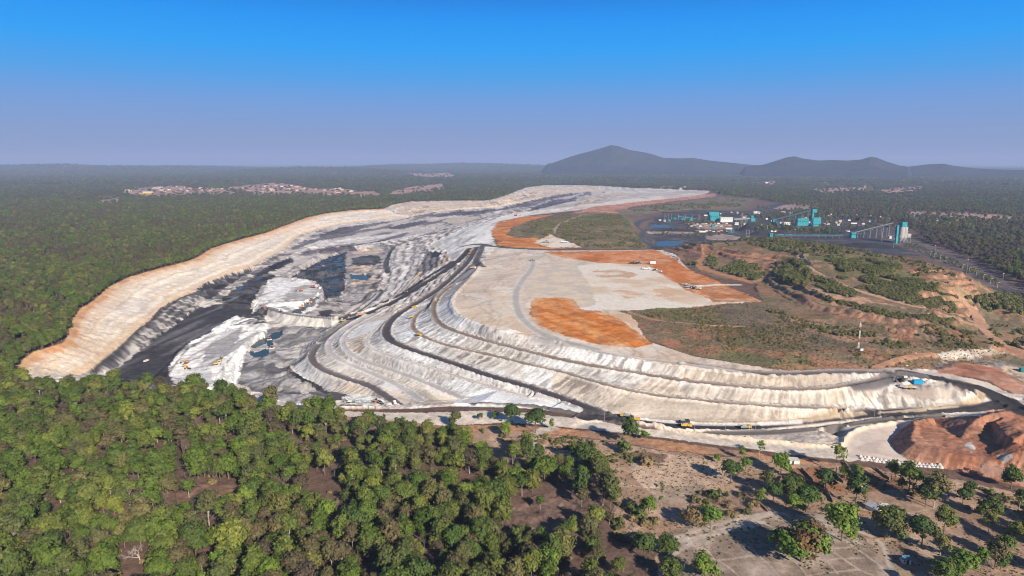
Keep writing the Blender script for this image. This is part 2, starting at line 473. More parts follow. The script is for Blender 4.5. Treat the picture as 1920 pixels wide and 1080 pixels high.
# ---- slope direction and streaks running down the slopes
def lic():
    dzt = np.gradient(Z0, axis=0) / (np.gradient(TH)[:, None] * RR[None, :])
    dzr = np.gradient(Z0, axis=1) / np.gradient(RR)[None, :]
    st, ct = np.sin(TH)[:, None], np.cos(TH)[:, None]
    gx_ = dzr * st + dzt * ct; gy_ = dzr * ct - dzt * st
    return gx_.ravel(), gy_.ravel()
GX, GY = lic()
SL = np.hypot(GX, GY)
MINE = np.nonzero((RF > 300) & (RF < 2600) & (np.abs(np.arctan2(XF, YF)) < math.radians(42)) & (SL > 0.03))[0]
ux = GX[MINE] / (SL[MINE] + 1e-6); uy = GY[MINE] / (SL[MINE] + 1e-6)
rot_ = -math.radians(26) * np.clip(uy, 0, 1) * (XF[MINE] > -160)
ux, uy = ux * np.cos(rot_) - uy * np.sin(rot_), ux * np.sin(rot_) + uy * np.cos(rot_)
ST_F = np.full(N, .5, np.float32); ST_C = np.full(N, .5, np.float32)
rs = 2.0 ** np.round(np.log2(np.clip(RF[MINE] / 450.0, 1.0, 4.0)))
a_ = np.zeros(len(MINE), np.float32); b_ = np.zeros(len(MINE), np.float32)
n_ = 13
for k in range(n_):
    o = (k - n_ // 2) * 1.1 * rs
    px_ = XF[MINE] + ux * o; py_ = YF[MINE] + uy * o
    a_ += vnoise(px_ / (0.9 * rs), py_ / (0.9 * rs), 31); b_ += vnoise(px_ / (2.8 * rs), py_ / (2.8 * rs), 33)
ST_F[MINE] = np.clip(.5 + (a_ / n_ - .5) * 3.0, 0, 1)
ST_C[MINE] = np.clip(.5 + (b_ / n_ - .5) * 2.4, 0, 1)

def C(*a): return np.array(a, np.float32)
def sm(x, a, b):
    t = np.clip((x - a) / (b - a), 0, 1); return t * t * (3 - 2 * t)

N1 = fbm(XF, YF, 60, 5, 41); N2 = fbm(XF, YF, 14, 4, 51); N3 = fbm(XF, YF, 250, 4, 61); N4 = vnoise(XF / 1.3, YF / 1.3, 71)

def put(m, col, reg=None, w=None):
    """lay colour col (3 or n x 3) where m, blended by w"""
    if m.dtype == bool: m = np.nonzero(m)[0]
    c = np.broadcast_to(np.asarray(col, np.float32), (len(m), 3))
    if w is None: COLR[m] = c
    else:
        ww = np.asarray(w, np.float32)
        if ww.ndim == 1: ww = ww[:, None]
        COLR[m] = COLR[m] * (1 - ww) + c * ww
    if reg is not None: REG[m] = RID[reg]

def area(px, crisp=False, step=12):
    P = poly_world(px, step)
    return np.nonzero(pip(P, XF if crisp else WX, YF if crisp else WY))[0]

def mixc(a, b, t): return np.asarray(a)[None] * (1 - t[:, None]) + np.asarray(b)[None] * t[:, None]

WHITE = C(.80, .775, .74); PALE = C(.56, .51, .455); TAN = C(.60, .43, .285); BUFF = C(.57, .455, .34); GREY = C(.36, .335, .325)
DGREY = C(.15, .138, .14); COAL = C(.030, .027, .031); ORANGE = C(.52, .165, .028); DORANGE = C(.36, .13, .04); RED = C(.27, .105, .06)
SOIL = C(.20, .125, .085); FFLOOR = C(.115, .072, .055); PINK = C(.42, .27, .205); ROADC = C(.085, .075, .078); BROWN = C(.19, .12, .08)
DRY = C(.20, .155, .085); GREENG = C(.10, .125, .04)

# forest floor and far plain
put(np.arange(N), mixc(FFLOOR, C(.155, .10, .075), np.clip(N2 * 1.6 - .3, 0, 1)))
far = np.nonzero(RF > 2500)[0]
cf_ = mixc(C(.036, .045, .03), C(.085, .07, .05), np.clip((fbm(XF[far], YF[far], 420, 5, 81) - .38) * 3.2, 0, 1))
put(far, cf_, w=sm(RF[far], 2500, 4500))

# the whole worked area
MINE_OUT = RIM + [(1330, 360), (1300, 373), (1100, 392), (1000, 403), (950, 412), (920, 440), (930, 462), (1030, 470), (1240, 468), (1270, 480), (1300, 520),
                  (1420, 565), (1330, 575), (1180, 585), (1210, 645), (1300, 668), (1480, 697), (1560, 688), (1750, 692), (1905, 740), (1960, 770), (1930, 775), (1750, 784), (1690, 792),
                  (1640, 797), (1592, 812), (1581, 835), (1560, 838), (1500, 834), (1400, 823), (1300, 812), (1200, 800)] + NEAR_RIM[::-1]
MASK_MINE = np.zeros(N, bool)
m = area(MINE_OUT, True); MASK_MINE[m] = True
put(m, mixc(C(.42, .375, .345), C(.62, .56, .505), sm(N2[m], .3, .7)), 'mine_pit')

def mottle(px, ca, cb, thr=.5, soft=.12, noise=None, reg='mine_pit', crisp=False, streak=None):
    """an area of two earths in patches"""
    m = area(px, crisp)
    if streak is not None:     # patches drawn out along a direction (degrees from +x) by a factor
        an, fac, size = streak
        ca_, sa_ = math.cos(math.radians(an)), math.sin(math.radians(an))
        p = (XF[m] * ca_ + YF[m] * sa_) / fac; q = -XF[m] * sa_ + YF[m] * ca_
        nn = fbm(p, q, size, 4, 91)
    else:
        nn = (noise if noise is not None else N2)[m]
    put(m, mixc(ca, cb, sm(nn, thr - soft, thr + soft)), reg)
    return m

# ---- high wall on the left
HW = RIM[1:23] + [(768, 408), (720, 411), (640, 420), (600, 430), (565, 440), (548, 452), (533, 468), (510, 480), (470, 502), (427, 515), (383, 533), (360, 550), (335, 560), (300, 580), (280, 602),
               (255, 622), (230, 644), (200, 668), (175, 690), (150, 706), (60, 713), (24, 697)]
hw = area(HW, True)
zb = Z0.ravel()[hw] + (N1[hw] - .5) * 3.5 + (N2[hw] - .5) * .7
band = vnoise(zb * .75, zb * 0 + 3.3, 101); band2 = vnoise(zb * 2.2, zb * 0 + 9.1, 103)
hc = mixc(C(.68, .55, .42), C(.76, .665, .56), sm(band, .35, .7))
hc = hc * (1 - (band2[:, None] > .66) * .13)
hc = hc * (.90 + .2 * ST_F[hw][:, None])
gp = sm(N1[hw], .52, .7)[:, None]; hc = hc * (1 - gp * .4) + C(.60, .54, .50)[None] * gp * .4
put(hw, hc, 'mine_pit')
rimw = line_world(RIM[1:23], 1, 8)
rd = line_dist(rimw, XF[hw], YF[hw], 60.0) * (420 / np.maximum(RF[hw], 420)) ** .3
rd = rd + (N2[hw] - .5) * 9
put(hw, mixc(C(.52, .23, .09), C(.62, .36, .17), np.clip(N2[hw] * 2 - .5, 0, 1)), w=(1 - sm(rd, 3, 12)) * .9)
put(hw, C(.60, .37, .20), w=(sm(rd, 6, 11) * (1 - sm(rd, 14, 26))) * .4)
footw = line_world(TAN_FOOT, 1, 8)
fd = line_dist(footw, XF[hw], YF[hw], 40.0) + (N2[hw] - .5) * 8
put(hw, C(.58, .37, .20), w=(1 - sm(fd, 3, 12)) * .5)

# dark banded cliff below it
CB = [(215, 694), (240, 668), (265, 655), (290, 640), (312, 617), (350, 592), (366, 578), (385, 566), (372, 548), (360, 550), (335, 560), (300, 580), (280, 602), (255, 622), (230, 644), (200, 668), (175, 690), (160, 702)]
m = area(CB, True); put(m, mixc(C(.13, .12, .12), C(.46, .42, .38), sm(ST_C[m], .35, .62)), 'mine_pit')
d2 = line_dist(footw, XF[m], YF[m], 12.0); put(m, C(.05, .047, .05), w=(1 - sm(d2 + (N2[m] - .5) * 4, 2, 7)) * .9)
# coal floor
BLK = [(190, 708), (215, 694), (265, 655), (312, 619), (366, 580), (390, 562), (362, 552), (384, 534), (428, 516), (470, 503), (500, 510), (520, 520), (490, 540), (478, 560), (470, 578), (495, 575), (500, 590), (455, 592), (420, 610), (380, 630), (345, 655),
       (318, 690), (315, 705), (330, 725), (250, 728)]
m = mottle(BLK, C(.045, .042, .047), C(.135, .125, .127), .6, .18, streak=(86, 14, 8))
mottle([(384, 540), (430, 520), (470, 506), (480, 512), (440, 540), (400, 556), (378, 560)], C(.05, .046, .05), C(.18, .165, .165), .62, .1)
mottle([(395, 562), (415, 545), (440, 528), (470, 512), (474, 520), (445, 540), (420, 556), (402, 568)], C(.50, .45, .39), C(.16, .15, .15), .5, .08)
mottle([(366, 572), (372, 560), (395, 560), (425, 566), (415, 572), (385, 577)], C(.52, .47, .42), C(.2, .18, .18), .55, .08)
# white bench
WB = [(318, 706), (318, 690), (330, 668), (350, 650), (395, 622), (440, 592), (452, 590), (450, 600), (472, 600), (500, 606), (505, 618), (490, 630), (470, 640), (455, 655), (446, 690), (445, 718), (420, 728), (395, 732), (350, 728)]
m = mottle(WB, WHITE, C(.40, .38, .38), .60, .07, streak=(84, 12, 8))
mottle([(385, 655), (420, 620), (455, 618), (445, 640), (425, 665), (395, 690), (380, 680)], C(.33, .315, .32), C(.60, .58, .56), .58, .1, streak=(84, 12, 7))
mottle([(335, 712), (345, 695), (385, 685), (400, 695), (395, 722), (360, 724)], C(.50, .48, .48), C(.66, .64, .62), .5, .2)
mottle([(440, 592), (452, 585), (495, 590), (498, 602), (470, 600)], COAL * 1.6, C(.2, .19, .19), .62, .08)
mottle([(430, 612), (480, 600), (505, 604), (470, 612)], C(.09, .085, .09), C(.5, .47, .45), .5, .06, streak=(80, 9, 6))
mottle([(403, 728), (415, 705), (440, 668), (460, 648), (466, 655), (452, 685), (444, 722), (425, 732)], WHITE * 1.03, C(.5, .48, .47), .66, .07)
# floor round the near pond
EF = [(447, 720), (455, 680), (468, 655), (485, 632), (510, 614), (560, 612), (620, 612), (655, 603), (620, 625), (585, 660), (572, 672), (545, 690), (560, 706), (600, 726), (640, 740), (625, 758), (560, 758), (500, 748)]
mottle(EF, C(.12, .113, .118), C(.36, .34, .335), .47, .09, streak=(75, 4, 11))
mottle([(515, 640), (545, 625), (600, 615), (600, 640), (575, 655), (530, 655)], C(.30, .28, .275), C(.17, .16, .16), .5, .15, streak=(70, 7, 6))
mottle([(505, 672), (520, 656), (575, 655), (580, 665), (555, 672), (540, 690), (520, 690)], C(.44, .41, .385), C(.22, .2, .2), .62, .08)
mottle([(450, 700), (470, 680), (495, 680), (500, 705), (480, 718), (455, 716)], C(.30, .29, .295), C(.17, .16, .165), .55, .1, streak=(60, 3, 6))
mottle([(543, 690), (560, 708), (600, 728), (622, 740), (615, 744), (580, 730), (545, 705), (530, 695)], C(.05, .047, .05), C(.12, .11, .11), .6, .1)
mottle([(562, 725), (575, 718), (590, 730), (580, 742), (600, 752), (590, 755), (565, 740)], C(.45, .42, .39), C(.3, .28, .27), .5, .1)
mottle([(612, 752), (625, 740), (650, 742), (640, 754), (615, 757)], C(.07, .066, .07), C(.2, .18, .18), .62, .08)
mottle([(645, 756), (665, 744), (695, 745), (720, 756), (715, 762), (660, 762)], C(.66, .66, .65), C(.52, .5, .47), .5, .2)
# embankment with a haul road on top
m = area([(500, 590), (520, 606), (560, 613), (612, 615), (650, 602), (620, 600), (560, 595), (520, 588)], True)
put(m, mixc(C(.36, .34, .325), C(.62, .58, .52), sm(ST_C[m], .38, .66)), 'mine_pit')
# north white bench and the wet coal basin
mottle([(470, 590), (485, 560), (500, 532), (518, 520), (548, 523), (590, 530), (606, 538), (615, 548), (602, 572), (590, 586), (560, 592), (520, 586), (498, 576)], C(.70, .68, .66), C(.36, .335, .335), .57, .07, streak=(80, 7, 10))
mottle([(530, 560), (545, 540), (575, 533), (600, 540), (590, 556), (565, 565), (545, 575)], C(.36, .33, .32), C(.56, .54, .53), .55, .1)
mottle([(548, 586), (570, 570), (592, 556), (600, 560), (580, 575), (562, 590)], C(.08, .085, .10), C(.15, .14, .15), .6, .1)
mottle([(545, 521), (565, 508), (600, 488), (640, 474), (668, 468), (690, 462), (668, 486), (652, 500), (648, 525), (645, 545), (630, 560), (610, 568), (606, 545), (590, 528)], C(.030, .032, .040), C(.085, .085, .095), .58, .1, streak=(75, 5, 14))
mottle([(520, 520), (560, 494), (590, 478), (605, 480), (575, 500), (545, 520)], C(.38, .345, .32), C(.2, .185, .18), .62, .1)
mottle([(478, 512), (505, 498), (545, 484), (552, 490), (500, 515), (480, 517)], C(.03, .028, .032), C(.07, .065, .07), .6, .1)
mottle([(545, 486), (562, 466), (582, 466), (572, 478), (552, 490)], C(.085, .075, .078), C(.12, .11, .11), .6, .1)
mottle([(470, 508), (510, 484), (535, 472), (550, 478), (505, 500), (478, 514)], C(.42, .37, .33), C(.16, .15, .15), .5, .08)
mottle([(575, 590), (595, 575), (618, 560), (640, 556), (640, 580), (655, 594), (620, 598)], C(.40, .365, .34), C(.12, .11, .11), .48, .1)
mottle([(595, 592), (600, 583), (625, 580), (622, 594)], C(.05, .046, .05), C(.12, .11, .11), .6, .1)
# terraces between the basin and the haul roads
mottle([(648, 500), (650, 470), (690, 462), (735, 462), (722, 500), (712, 545), (680, 572), (645, 590), (640, 560), (650, 530)], C(.36, .325, .31), C(.22, .2, .2), .6, .12)
for px in ([(660, 474), (680, 465), (715, 468), (712, 475), (668, 478)], [(648, 506), (665, 500), (705, 500), (700, 508), (655, 512)], [(652, 532), (665, 525), (712, 523), (705, 532), (665, 534)]):
    mottle(px, C(.55, .43, .34), C(.45, .35, .28), .5, .2)
mottle([(660, 484), (690, 478), (712, 480), (712, 496), (680, 500), (662, 498)], C(.05, .05, .058), C(.12, .115, .12), .6, .1)
mottle([(650, 586), (680, 568), (712, 545), (730, 515), (735, 480), (745, 468), (790, 462), (830, 480), (845, 500), (790, 530), (745, 558), (700, 578)], C(.42, .38, .36), C(.54, .5, .475), .5, .12, streak=(75, 10, 12))
mottle([(780, 515), (790, 490), (800, 470), (820, 478), (828, 490), (815, 505), (800, 512), (785, 525)], C(.14, .125, .13), C(.2, .18, .18), .55, .1)
mottle([(805, 474), (828, 474), (830, 478), (812, 486), (806, 482)], C(.035, .03, .034), C(.06, .055, .06), .6, .1)
mottle([(828, 488), (838, 474), (850, 478), (838, 492), (815, 502)], C(.50, .36, .25), C(.40, .33, .28), .5, .1)
mottle([(770, 535), (785, 512), (792, 508), (785, 525), (775, 540)], C(.58, .40, .24), C(.5, .42, .35), .5, .1)
# far arm of the pit
FARW = [(768, 408), (735, 388), (770, 380), (850, 379), (920, 379), (955, 369), (1000, 352), (1060, 350), (1120, 352), (1140, 358), (1060, 362), (985, 380), (930, 390), (860, 394), (800, 400)]
FARP = [(600, 432), (700, 424), (768, 408), (800, 398), (930, 389), (985, 378), (1060, 361), (1130, 357), (1150, 365), (1080, 376), (1010, 388), (940, 402), (880, 418), (830, 436), (750, 452), (690, 462), (620, 478), (560, 500), (540, 470)]
mottle(FARP, C(.47, .42, .395), C(.15, .135, .145), .55, .06, streak=(78, 7, 26))
m = area(FARW); put(m, mixc(C(.62, .49, .37), C(.50, .41, .34), np.clip(N1[m] * 2 - .6, 0, 1)), 'mine_pit')
d2 = line_dist(line_world(RIM[21:33], 1, 20), XF[m], YF[m], 60.0); put(m, C(.55, .28, .14), w=(1 - sm(d2, 10, 40)) * .7)
for px in ([(600, 440), (640, 427), (720, 416), (740, 414), (700, 424), (640, 440), (600, 450)], [(720, 428), (760, 420), (800, 412), (800, 420), (750, 430)], [(790, 404), (860, 398), (930, 393), (990, 378), (1040, 366), (1100, 361), (1040, 372), (990, 386), (900, 402), (810, 408)],
           [(990, 396), (1000, 388), (1020, 382), (1050, 376), (1085, 370), (1075, 378), (1050, 388)], [(600, 470), (640, 462), (690, 455), (740, 446), (690, 464), (640, 474)]):
    mottle(px, C(.085, .075, .083), C(.17, .15, .155), .55, .1, streak=(78, 5, 20))
mottle([(830, 415), (850, 408), (920, 404), (880, 416), (850, 420)], C(.50, .42, .35), C(.42, .36, .31), .5, .2)
mottle([(560, 465), (600, 452), (660, 446), (720, 440), (790, 430), (720, 446), (650, 458), (600, 466)], C(.62, .585, .555), C(.4, .37, .36), .6, .1)
mottle([(660, 462), (740, 448), (800, 436), (790, 442), (730, 456), (670, 468)], C(.66, .625, .59), C(.42, .39, .37), .6, .1)
# pale far spoil, pink and red strips
mottle([(1085, 375), (1120, 362), (1200, 355), (1330, 359), (1300, 372), (1180, 380), (1080, 392), (1020, 398), (960, 408), (1000, 395)], C(.58, .52, .475), C(.46, .40, .37), .5, .12, streak=(85, 5, 40), reg='plateau')
mottle([(1090, 372), (1150, 361), (1190, 362), (1130, 377), (1080, 388)], C(.58, .45, .34), C(.48, .41, .36), .5, .12)
mottle([(1070, 400), (1110, 388), (1200, 378), (1300, 368), (1345, 362), (1345, 368), (1260, 378), (1180, 388), (1160, 400)], C(.36, .16, .115), C(.45, .25, .19), .5, .15, reg='orange_earth')
# white spoil between the pit and the plateau
SPW = [(885, 450), (915, 428), (950, 408), (1000, 395), (960, 404), (880, 430), (800, 455), (800, 470), (850, 470), (845, 500), (870, 480)]
mottle([(800, 462), (840, 442), (890, 420), (950, 404), (1000, 396), (1080, 388), (1060, 394), (985, 404), (940, 415), (920, 436), (930, 464), (880, 470), (850, 500), (835, 470)], C(.70, .67, .64), C(.52, .48, .44), .58, .1, streak=(78, 10, 14), reg='spoil_slope')

# ---- the dump: pale lifts with streaks down their faces
DUMP = [(893, 464), (868, 502), (820, 545), (745, 588), (700, 585), (655, 602), (625, 622), (598, 640), (572, 672), (545, 690), (560, 706), (600, 725), (640, 738), (700, 748), (745, 764), (850, 762), (1000, 765), (1060, 774), (1130, 783), (1300, 792), (1440, 792),
        (1560, 785), (1648, 772), (1760, 765), (1840, 745), (1800, 722), (1700, 704), (1655, 703), (1540, 707), (1440, 712), (1290, 692), (1180, 675), (1068, 652), (930, 620), (856, 590), (845, 572), (868, 535), (905, 490)]
dm = area(DUMP, True)
sc = ST_C[dm]; sf = ST_F[dm]
dc = mixc(C(.56, .51, .46), WHITE * .97, sm(N1[dm], .44, .62))
tanw = sm(fbm(XF[dm], YF[dm], 46, 3, 111), .52, .66) * .7
dc = dc * (1 - tanw[:, None]) + C(.60, .47, .35)[None] * tanw[:, None]
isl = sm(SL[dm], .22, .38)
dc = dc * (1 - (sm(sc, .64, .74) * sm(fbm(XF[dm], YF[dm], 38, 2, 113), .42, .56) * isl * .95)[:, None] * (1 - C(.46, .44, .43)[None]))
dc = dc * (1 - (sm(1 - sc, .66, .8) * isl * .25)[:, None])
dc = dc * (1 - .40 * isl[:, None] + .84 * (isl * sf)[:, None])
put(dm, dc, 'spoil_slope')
def tint(px, col, w=.7, crisp=True):
    m = area(px, crisp); m = m[REG[m] == RID['spoil_slope']]
    lum = (COLR[m].mean(1) / .58)[:, None]
    put(m, np.asarray(col)[None] * np.clip(lum, .55, 1.25), w=np.full(len(m), w))
tint([(800, 715), (860, 712), (1000, 748), (1048, 752), (1046, 782), (850, 764), (800, 735)], C(.80, .80, .79), .85)
tint([(730, 600), (800, 560), (790, 600), (760, 655), (850, 690), (930, 712), (1040, 745), (1000, 744), (860, 702), (740, 666), (690, 640)], C(.76, .755, .74), .7)
tint([(745, 648), (800, 655), (900, 685), (1000, 712), (1040, 700), (1036, 735), (900, 700), (760, 665)], C(.74, .72, .70), .6)
tint([(1036, 698), (1230, 745), (1440, 766), (1640, 780), (1500, 795), (1300, 795), (1130, 776), (1035, 740)], C(.56, .465, .37), .85)
tint([(1230, 722), (1440, 733), (1640, 725), (1640, 760), (1440, 762), (1240, 740)], C(.58, .485, .39), .65)
tint([(1270, 694), (1440, 712), (1560, 708), (1540, 730), (1440, 731), (1270, 713)], C(.58, .455, .335), .65)
tint([(650, 715), (760, 735), (850, 745), (850, 765), (700, 752), (640, 735)], C(.64, .52, .40), .8)
tint([(690, 680), (760, 700), (860, 735), (900, 758), (800, 745), (690, 700)], C(.68, .57, .44), .55)
tint([(565, 672), (600, 705), (650, 720), (600, 727), (545, 690)], C(.50, .48, .47), .6)
mottle([(1665, 735), (1680, 725), (1730, 722), (1760, 712), (1810, 722), (1818, 735), (1780, 747), (1700, 748)], C(.46, .40, .35), C(.30, .25, .22), .52, .06, reg='spoil_slope')
# dark gullied strip between the two haul roads below the junction
mottle([(885, 480), (905, 490), (880, 520), (860, 540), (830, 560), (800, 580), (805, 560), (840, 530), (868, 500)], C(.40, .37, .34), C(.19, .17, .165), .5, .08, streak=(78, 10, 7), reg='spoil_slope')

# ---- upper plateau
PLAT = [(905, 490), (930, 466), (1030, 470), (1240, 468), (1275, 490), (1310, 520), (1430, 566), (1330, 578), (1180, 585), (1215, 640), (1300, 668), (1480, 697), (1560, 690), (1700, 692),
        (1655, 703), (1540, 707), (1440, 712), (1290, 692), (1180, 675), (1068, 652), (930, 620), (856, 590), (845, 572), (868, 535)]
m = area(PLAT, True)
put(m, mixc(C(.53, .43, .355), C(.64, .53, .43), np.clip(N1[m] * 2.2 - .6, 0, 1)), 'plateau')
an = math.radians(70); nn = fbm((XF[m] * math.cos(an) + YF[m] * math.sin(an)) / 6, -XF[m] * math.sin(an) + YF[m] * math.cos(an), 7, 3, 121)
put(m, C(.40, .36, .335), w=sm(nn, .55, .75) * .5)
put(m, C(.60, .44, .30), w=sm(fbm(XF[m], YF[m], 55, 4, 123), .52, .66) * .45); put(m, C(.70, .64, .57), w=sm(fbm(XF[m], YF[m], 24, 4, 125), .55, .68) * .5)
for an2, sd2 in ((70, 127), (100, 128), (35, 129)):
    a2 = math.radians(an2); n2_ = vnoise((XF[m] * math.cos(a2) + YF[m] * math.sin(a2)) / 60, (-XF[m] * math.sin(a2) + YF[m] * math.cos(a2) + (N1[m] - .5) * 40) / 2.6, sd2); COLR[m] *= (1 - sm(n2_, .72, .85) * .16)[:, None].astype(np.float32)
mottle([(980, 500), (1040, 490), (1110, 505), (1130, 580), (1060, 565), (1000, 570), (985, 540)], C(.60, .49, .375), C(.50, .43, .37), .5, .2, reg='plateau')
mottle([(1080, 498), (1160, 490), (1250, 500), (1290, 530), (1335, 560), (1320, 578), (1180, 582), (1120, 580), (1110, 540)], C(.66, .59, .51), C(.56, .42, .30), .52, .12, noise=N1, reg='plateau')
mottle([(1150, 545), (1240, 535), (1290, 548), (1260, 556), (1170, 560)], C(.55, .37, .24), C(.64, .55, .46), .55, .12, reg='plateau')
mottle([(1110, 508), (1160, 505), (1200, 515), (1170, 525), (1120, 520)], C(.50, .33, .22), C(.64, .55, .46), .5, .12, reg='plateau')
mottle([(1080, 578), (1120, 572), (1130, 582), (1090, 584)], C(.66, .62, .58), C(.6, .55, .5), .5, .2, reg='plateau')
mottle([(1130, 590), (1180, 588), (1260, 605), (1240, 618), (1200, 612), (1160, 600)], C(.56, .385, .26), C(.5, .34, .22), .5, .2, reg='plateau')
mottle([(930, 624), (955, 616), (985, 624), (960, 630)], WHITE, PALE, .6, .2, reg='plateau')
# orange earth
mottle([(1000, 560), (1045, 557), (1075, 562), (1090, 580), (1130, 585), (1165, 600), (1200, 625), (1222, 645), (1190, 653), (1120, 645), (1050, 627), (1010, 610), (993, 590), (995, 570)], ORANGE, C(.54, .24, .085), .55, .12, streak=(125, 4, 9), reg='orange_earth')
mottle([(1020, 472), (1100, 471), (1232, 469), (1265, 485), (1290, 505), (1340, 525), (1420, 562), (1330, 560), (1290, 545), (1240, 515), (1215, 497), (1120, 493), (1050, 482)], C(.46, .15, .04), C(.54, .23, .10), .5, .15, streak=(80, 4, 20), reg='orange_earth')
mottle([(1285, 528), (1340, 528), (1430, 566), (1335, 566), (1320, 545)], C(.40, .17, .075), C(.48, .24, .12), .5, .2, reg='orange_earth')
mottle([(920, 432), (935, 415), (985, 406), (1040, 402), (1000, 412), (960, 425), (955, 442), (1010, 445), (1012, 462), (1070, 466), (1000, 468), (935, 463)], C(.48, .155, .035), C(.56, .25, .08), .55, .12, reg='orange_earth')
mottle([(1000, 455), (1030, 440), (1075, 438), (1125, 458), (1090, 464), (1030, 464)], C(.66, .57, .48), C(.56, .38, .25), .55, .08, streak=(60, 6, 9), reg='plateau')
# dusty margins, dozer tracks and clods of the orange earth
oe = np.nonzero(REG == RID['orange_earth'])[0]
edge_ = np.full(len(oe), 30.0, np.float32)
for px in ([(1000, 560), (1045, 557), (1075, 562), (1090, 580), (1130, 585), (1165, 600), (1200, 625), (1222, 645), (1190, 653), (1120, 645), (1050, 627), (1010, 610), (993, 590), (995, 570), (1000, 560)], [(1020, 472), (1050, 482), (1120, 493), (1215, 497), (1240, 515), (1290, 545), (1330, 560), (1420, 562)], [(920, 432), (935, 415), (985, 406), (1040, 402)]):
    edge_ = np.minimum(edge_, line_dist(line_world(px, 0, 10), XF[oe], YF[oe], 30.0))
put(oe, C(.60, .40, .26), w=(1 - sm(edge_ + (N2[oe] - .5) * 14, 0, 7)) * .5)
put(oe, C(.60, .36, .20), w=sm(fbm(XF[oe], YF[oe], 30, 4, 341), .58, .72) * .2); put(oe, C(.33, .11, .03), w=sm(fbm(XF[oe], YF[oe], 18, 4, 343), .54, .66) * .55)
a2 = math.radians(118); COLR[oe] *= (1 + (vnoise((XF[oe] * math.cos(a2) + YF[oe] * math.sin(a2)) / 45, (-XF[oe] * math.sin(a2) + YF[oe] * math.cos(a2) + (N1[oe] - .5) * 30) / 2.2, 345) - .5) * .35)[:, None].astype(np.float32)
# pale near perimeter strip with its red bank
mottle([(590, 766), (660, 772), (780, 774), (900, 770), (1000, 775), (1130, 792), (1260, 810), (1400, 824), (1500, 835), (1570, 840), (1590, 850), (1640, 860), (1600, 868), (1540, 858), (1430, 845), (1330, 832), (1200, 815), (1080, 802), (960, 792), (850, 798), (760, 796), (660, 784), (600, 776)], C(.62, .53, .44), C(.52, .45, .39), .55, .15, streak=(-10, 4, 12), reg='dirt_road')
mottle([(640, 780), (760, 790), (850, 800), (960, 795), (1080, 806), (1200, 820), (1330, 838), (1430, 852), (1560, 868), (1660, 880), (1600, 890), (1500, 872), (1380, 855), (1250, 845), (1100, 820), (1000, 812), (960, 820), (900, 830), (800, 815), (690, 805)], C(.42, .22, .12), C(.30, .18, .12), .52, .15, reg='ground')
mottle([(350, 724), (395, 731), (470, 742), (530, 754), (600, 763), (600, 770), (530, 762), (465, 750), (390, 739), (350, 733)], C(.60, .56, .52), C(.5, .46, .43), .5, .2, reg='dirt_road')
# pad and hollow beside the red heap
mottle([(1440, 815), (1500, 806), (1580, 800), (1640, 793), (1700, 786), (1715, 790), (1700, 808), (1668, 826), (1680, 848), (1740, 872), (1640, 864), (1590, 855), (1581, 838), (1500, 834), (1420, 826)], C(.50, .405, .35), C(.56, .475, .41), .5, .2, streak=(40, 4, 15), reg='plateau')
mottle([(1440, 816), (1500, 808), (1570, 800), (1590, 803), (1578, 832), (1520, 832), (1450, 826)], C(.50, .43, .37), C(.36, .31, .28), .55, .15, reg='mine_pit')
bl = line_world([(1240, 804), (1320, 815), (1400, 824), (1500, 834), (1560, 838), (1580, 834), (1584, 822), (1598, 808), (1640, 797), (1690, 791)], 2, 6)
d2 = line_dist(bl, WX, WY, 12.0); m = np.nonzero(d2 < 4.5)[0]; put(m, C(.60, .49, .38), w=1 - sm(d2[m], 1.6, 3.6))
HEAP = [(1668, 826), (1676, 842), (1702, 862), (1760, 876), (1830, 892), (1925, 915), (2010, 935), (2010, 762), (1925, 766), (1880, 769), (1850, 774), (1818, 790), (1756, 780), (1713, 789), (1690, 805)]
m = area(HEAP, True)
hc = mixc(C(.30, .125, .07), C(.42, .22, .145), np.clip(N2[m] * 2 - .5, 0, 1)) * (.72 + .56 * ST_F[m][:, None])
put(m, hc, 'earth_mound')
mottle([(1805, 838), (1820, 828), (1830, 840), (1818, 848)], C(.5, .47, .44), C(.34, .2, .14), .5, .1, reg='earth_mound')
mottle([(1865, 852), (1885, 848), (1900, 858), (1880, 864)], C(.5, .42, .35), C(.36, .2, .14), .5, .1, reg='earth_mound')
mottle([(1780, 690), (1790, 680), (1830, 675), (1870, 690), (1925, 720), (1960, 745), (1905, 742), (1850, 712), (1750, 697)], C(.31, .135, .085), C(.40, .235, .17), .52, .15, reg='orange_earth')
mottle([(1560, 695), (1580, 688), (1700, 690), (1780, 702), (1850, 716), (1900, 742), (1880, 748), (1800, 718), (1690, 702), (1590, 700)], C(.48, .42, .37), C(.36, .3, .27), .5, .2, reg='plateau')

# ---- scrubland and rehabilitated dump
SCRUB = [(1180, 585), (1330, 572), (1430, 566), (1412, 530), (1385, 525), (1340, 520), (1300, 500), (1270, 480), (1262, 466), (1290, 455), (1345, 455), (1400, 445), (1450, 445), (1530, 455), (1600, 465), (1660, 476), (1720, 490), (1790, 505), (1830, 528),
         (1920, 560), (2020, 600), (2020, 740), (1925, 722), (1870, 688), (1780, 680), (1745, 692), (1560, 686), (1480, 696), (1300, 666), (1215, 638)]
m = area(SCRUB)
sc_ = mixc(C(.27, .135, .08), C(.19, .135, .085), sm(N2[m], .36, .58))
g_ = sm(fbm(XF[m], YF[m], 22, 4, 131), .50, .62); sc_ = sc_ * (1 - g_[:, None] * .6) + C(.125, .115, .055)[None] * g_[:, None] * .6
put(m, sc_, 'scrubland')
def scrub(px, a, b, thr=.5, soft=.1, **k): return mottle(px, a, b, thr, soft, reg='scrubland', **k)
scrub([(1160, 584), (1300, 575), (1360, 590), (1340, 612), (1260, 602), (1190, 592)], C(.24, .15, .085), C(.14, .13, .06), .5, .08, streak=(30, 3, 6))
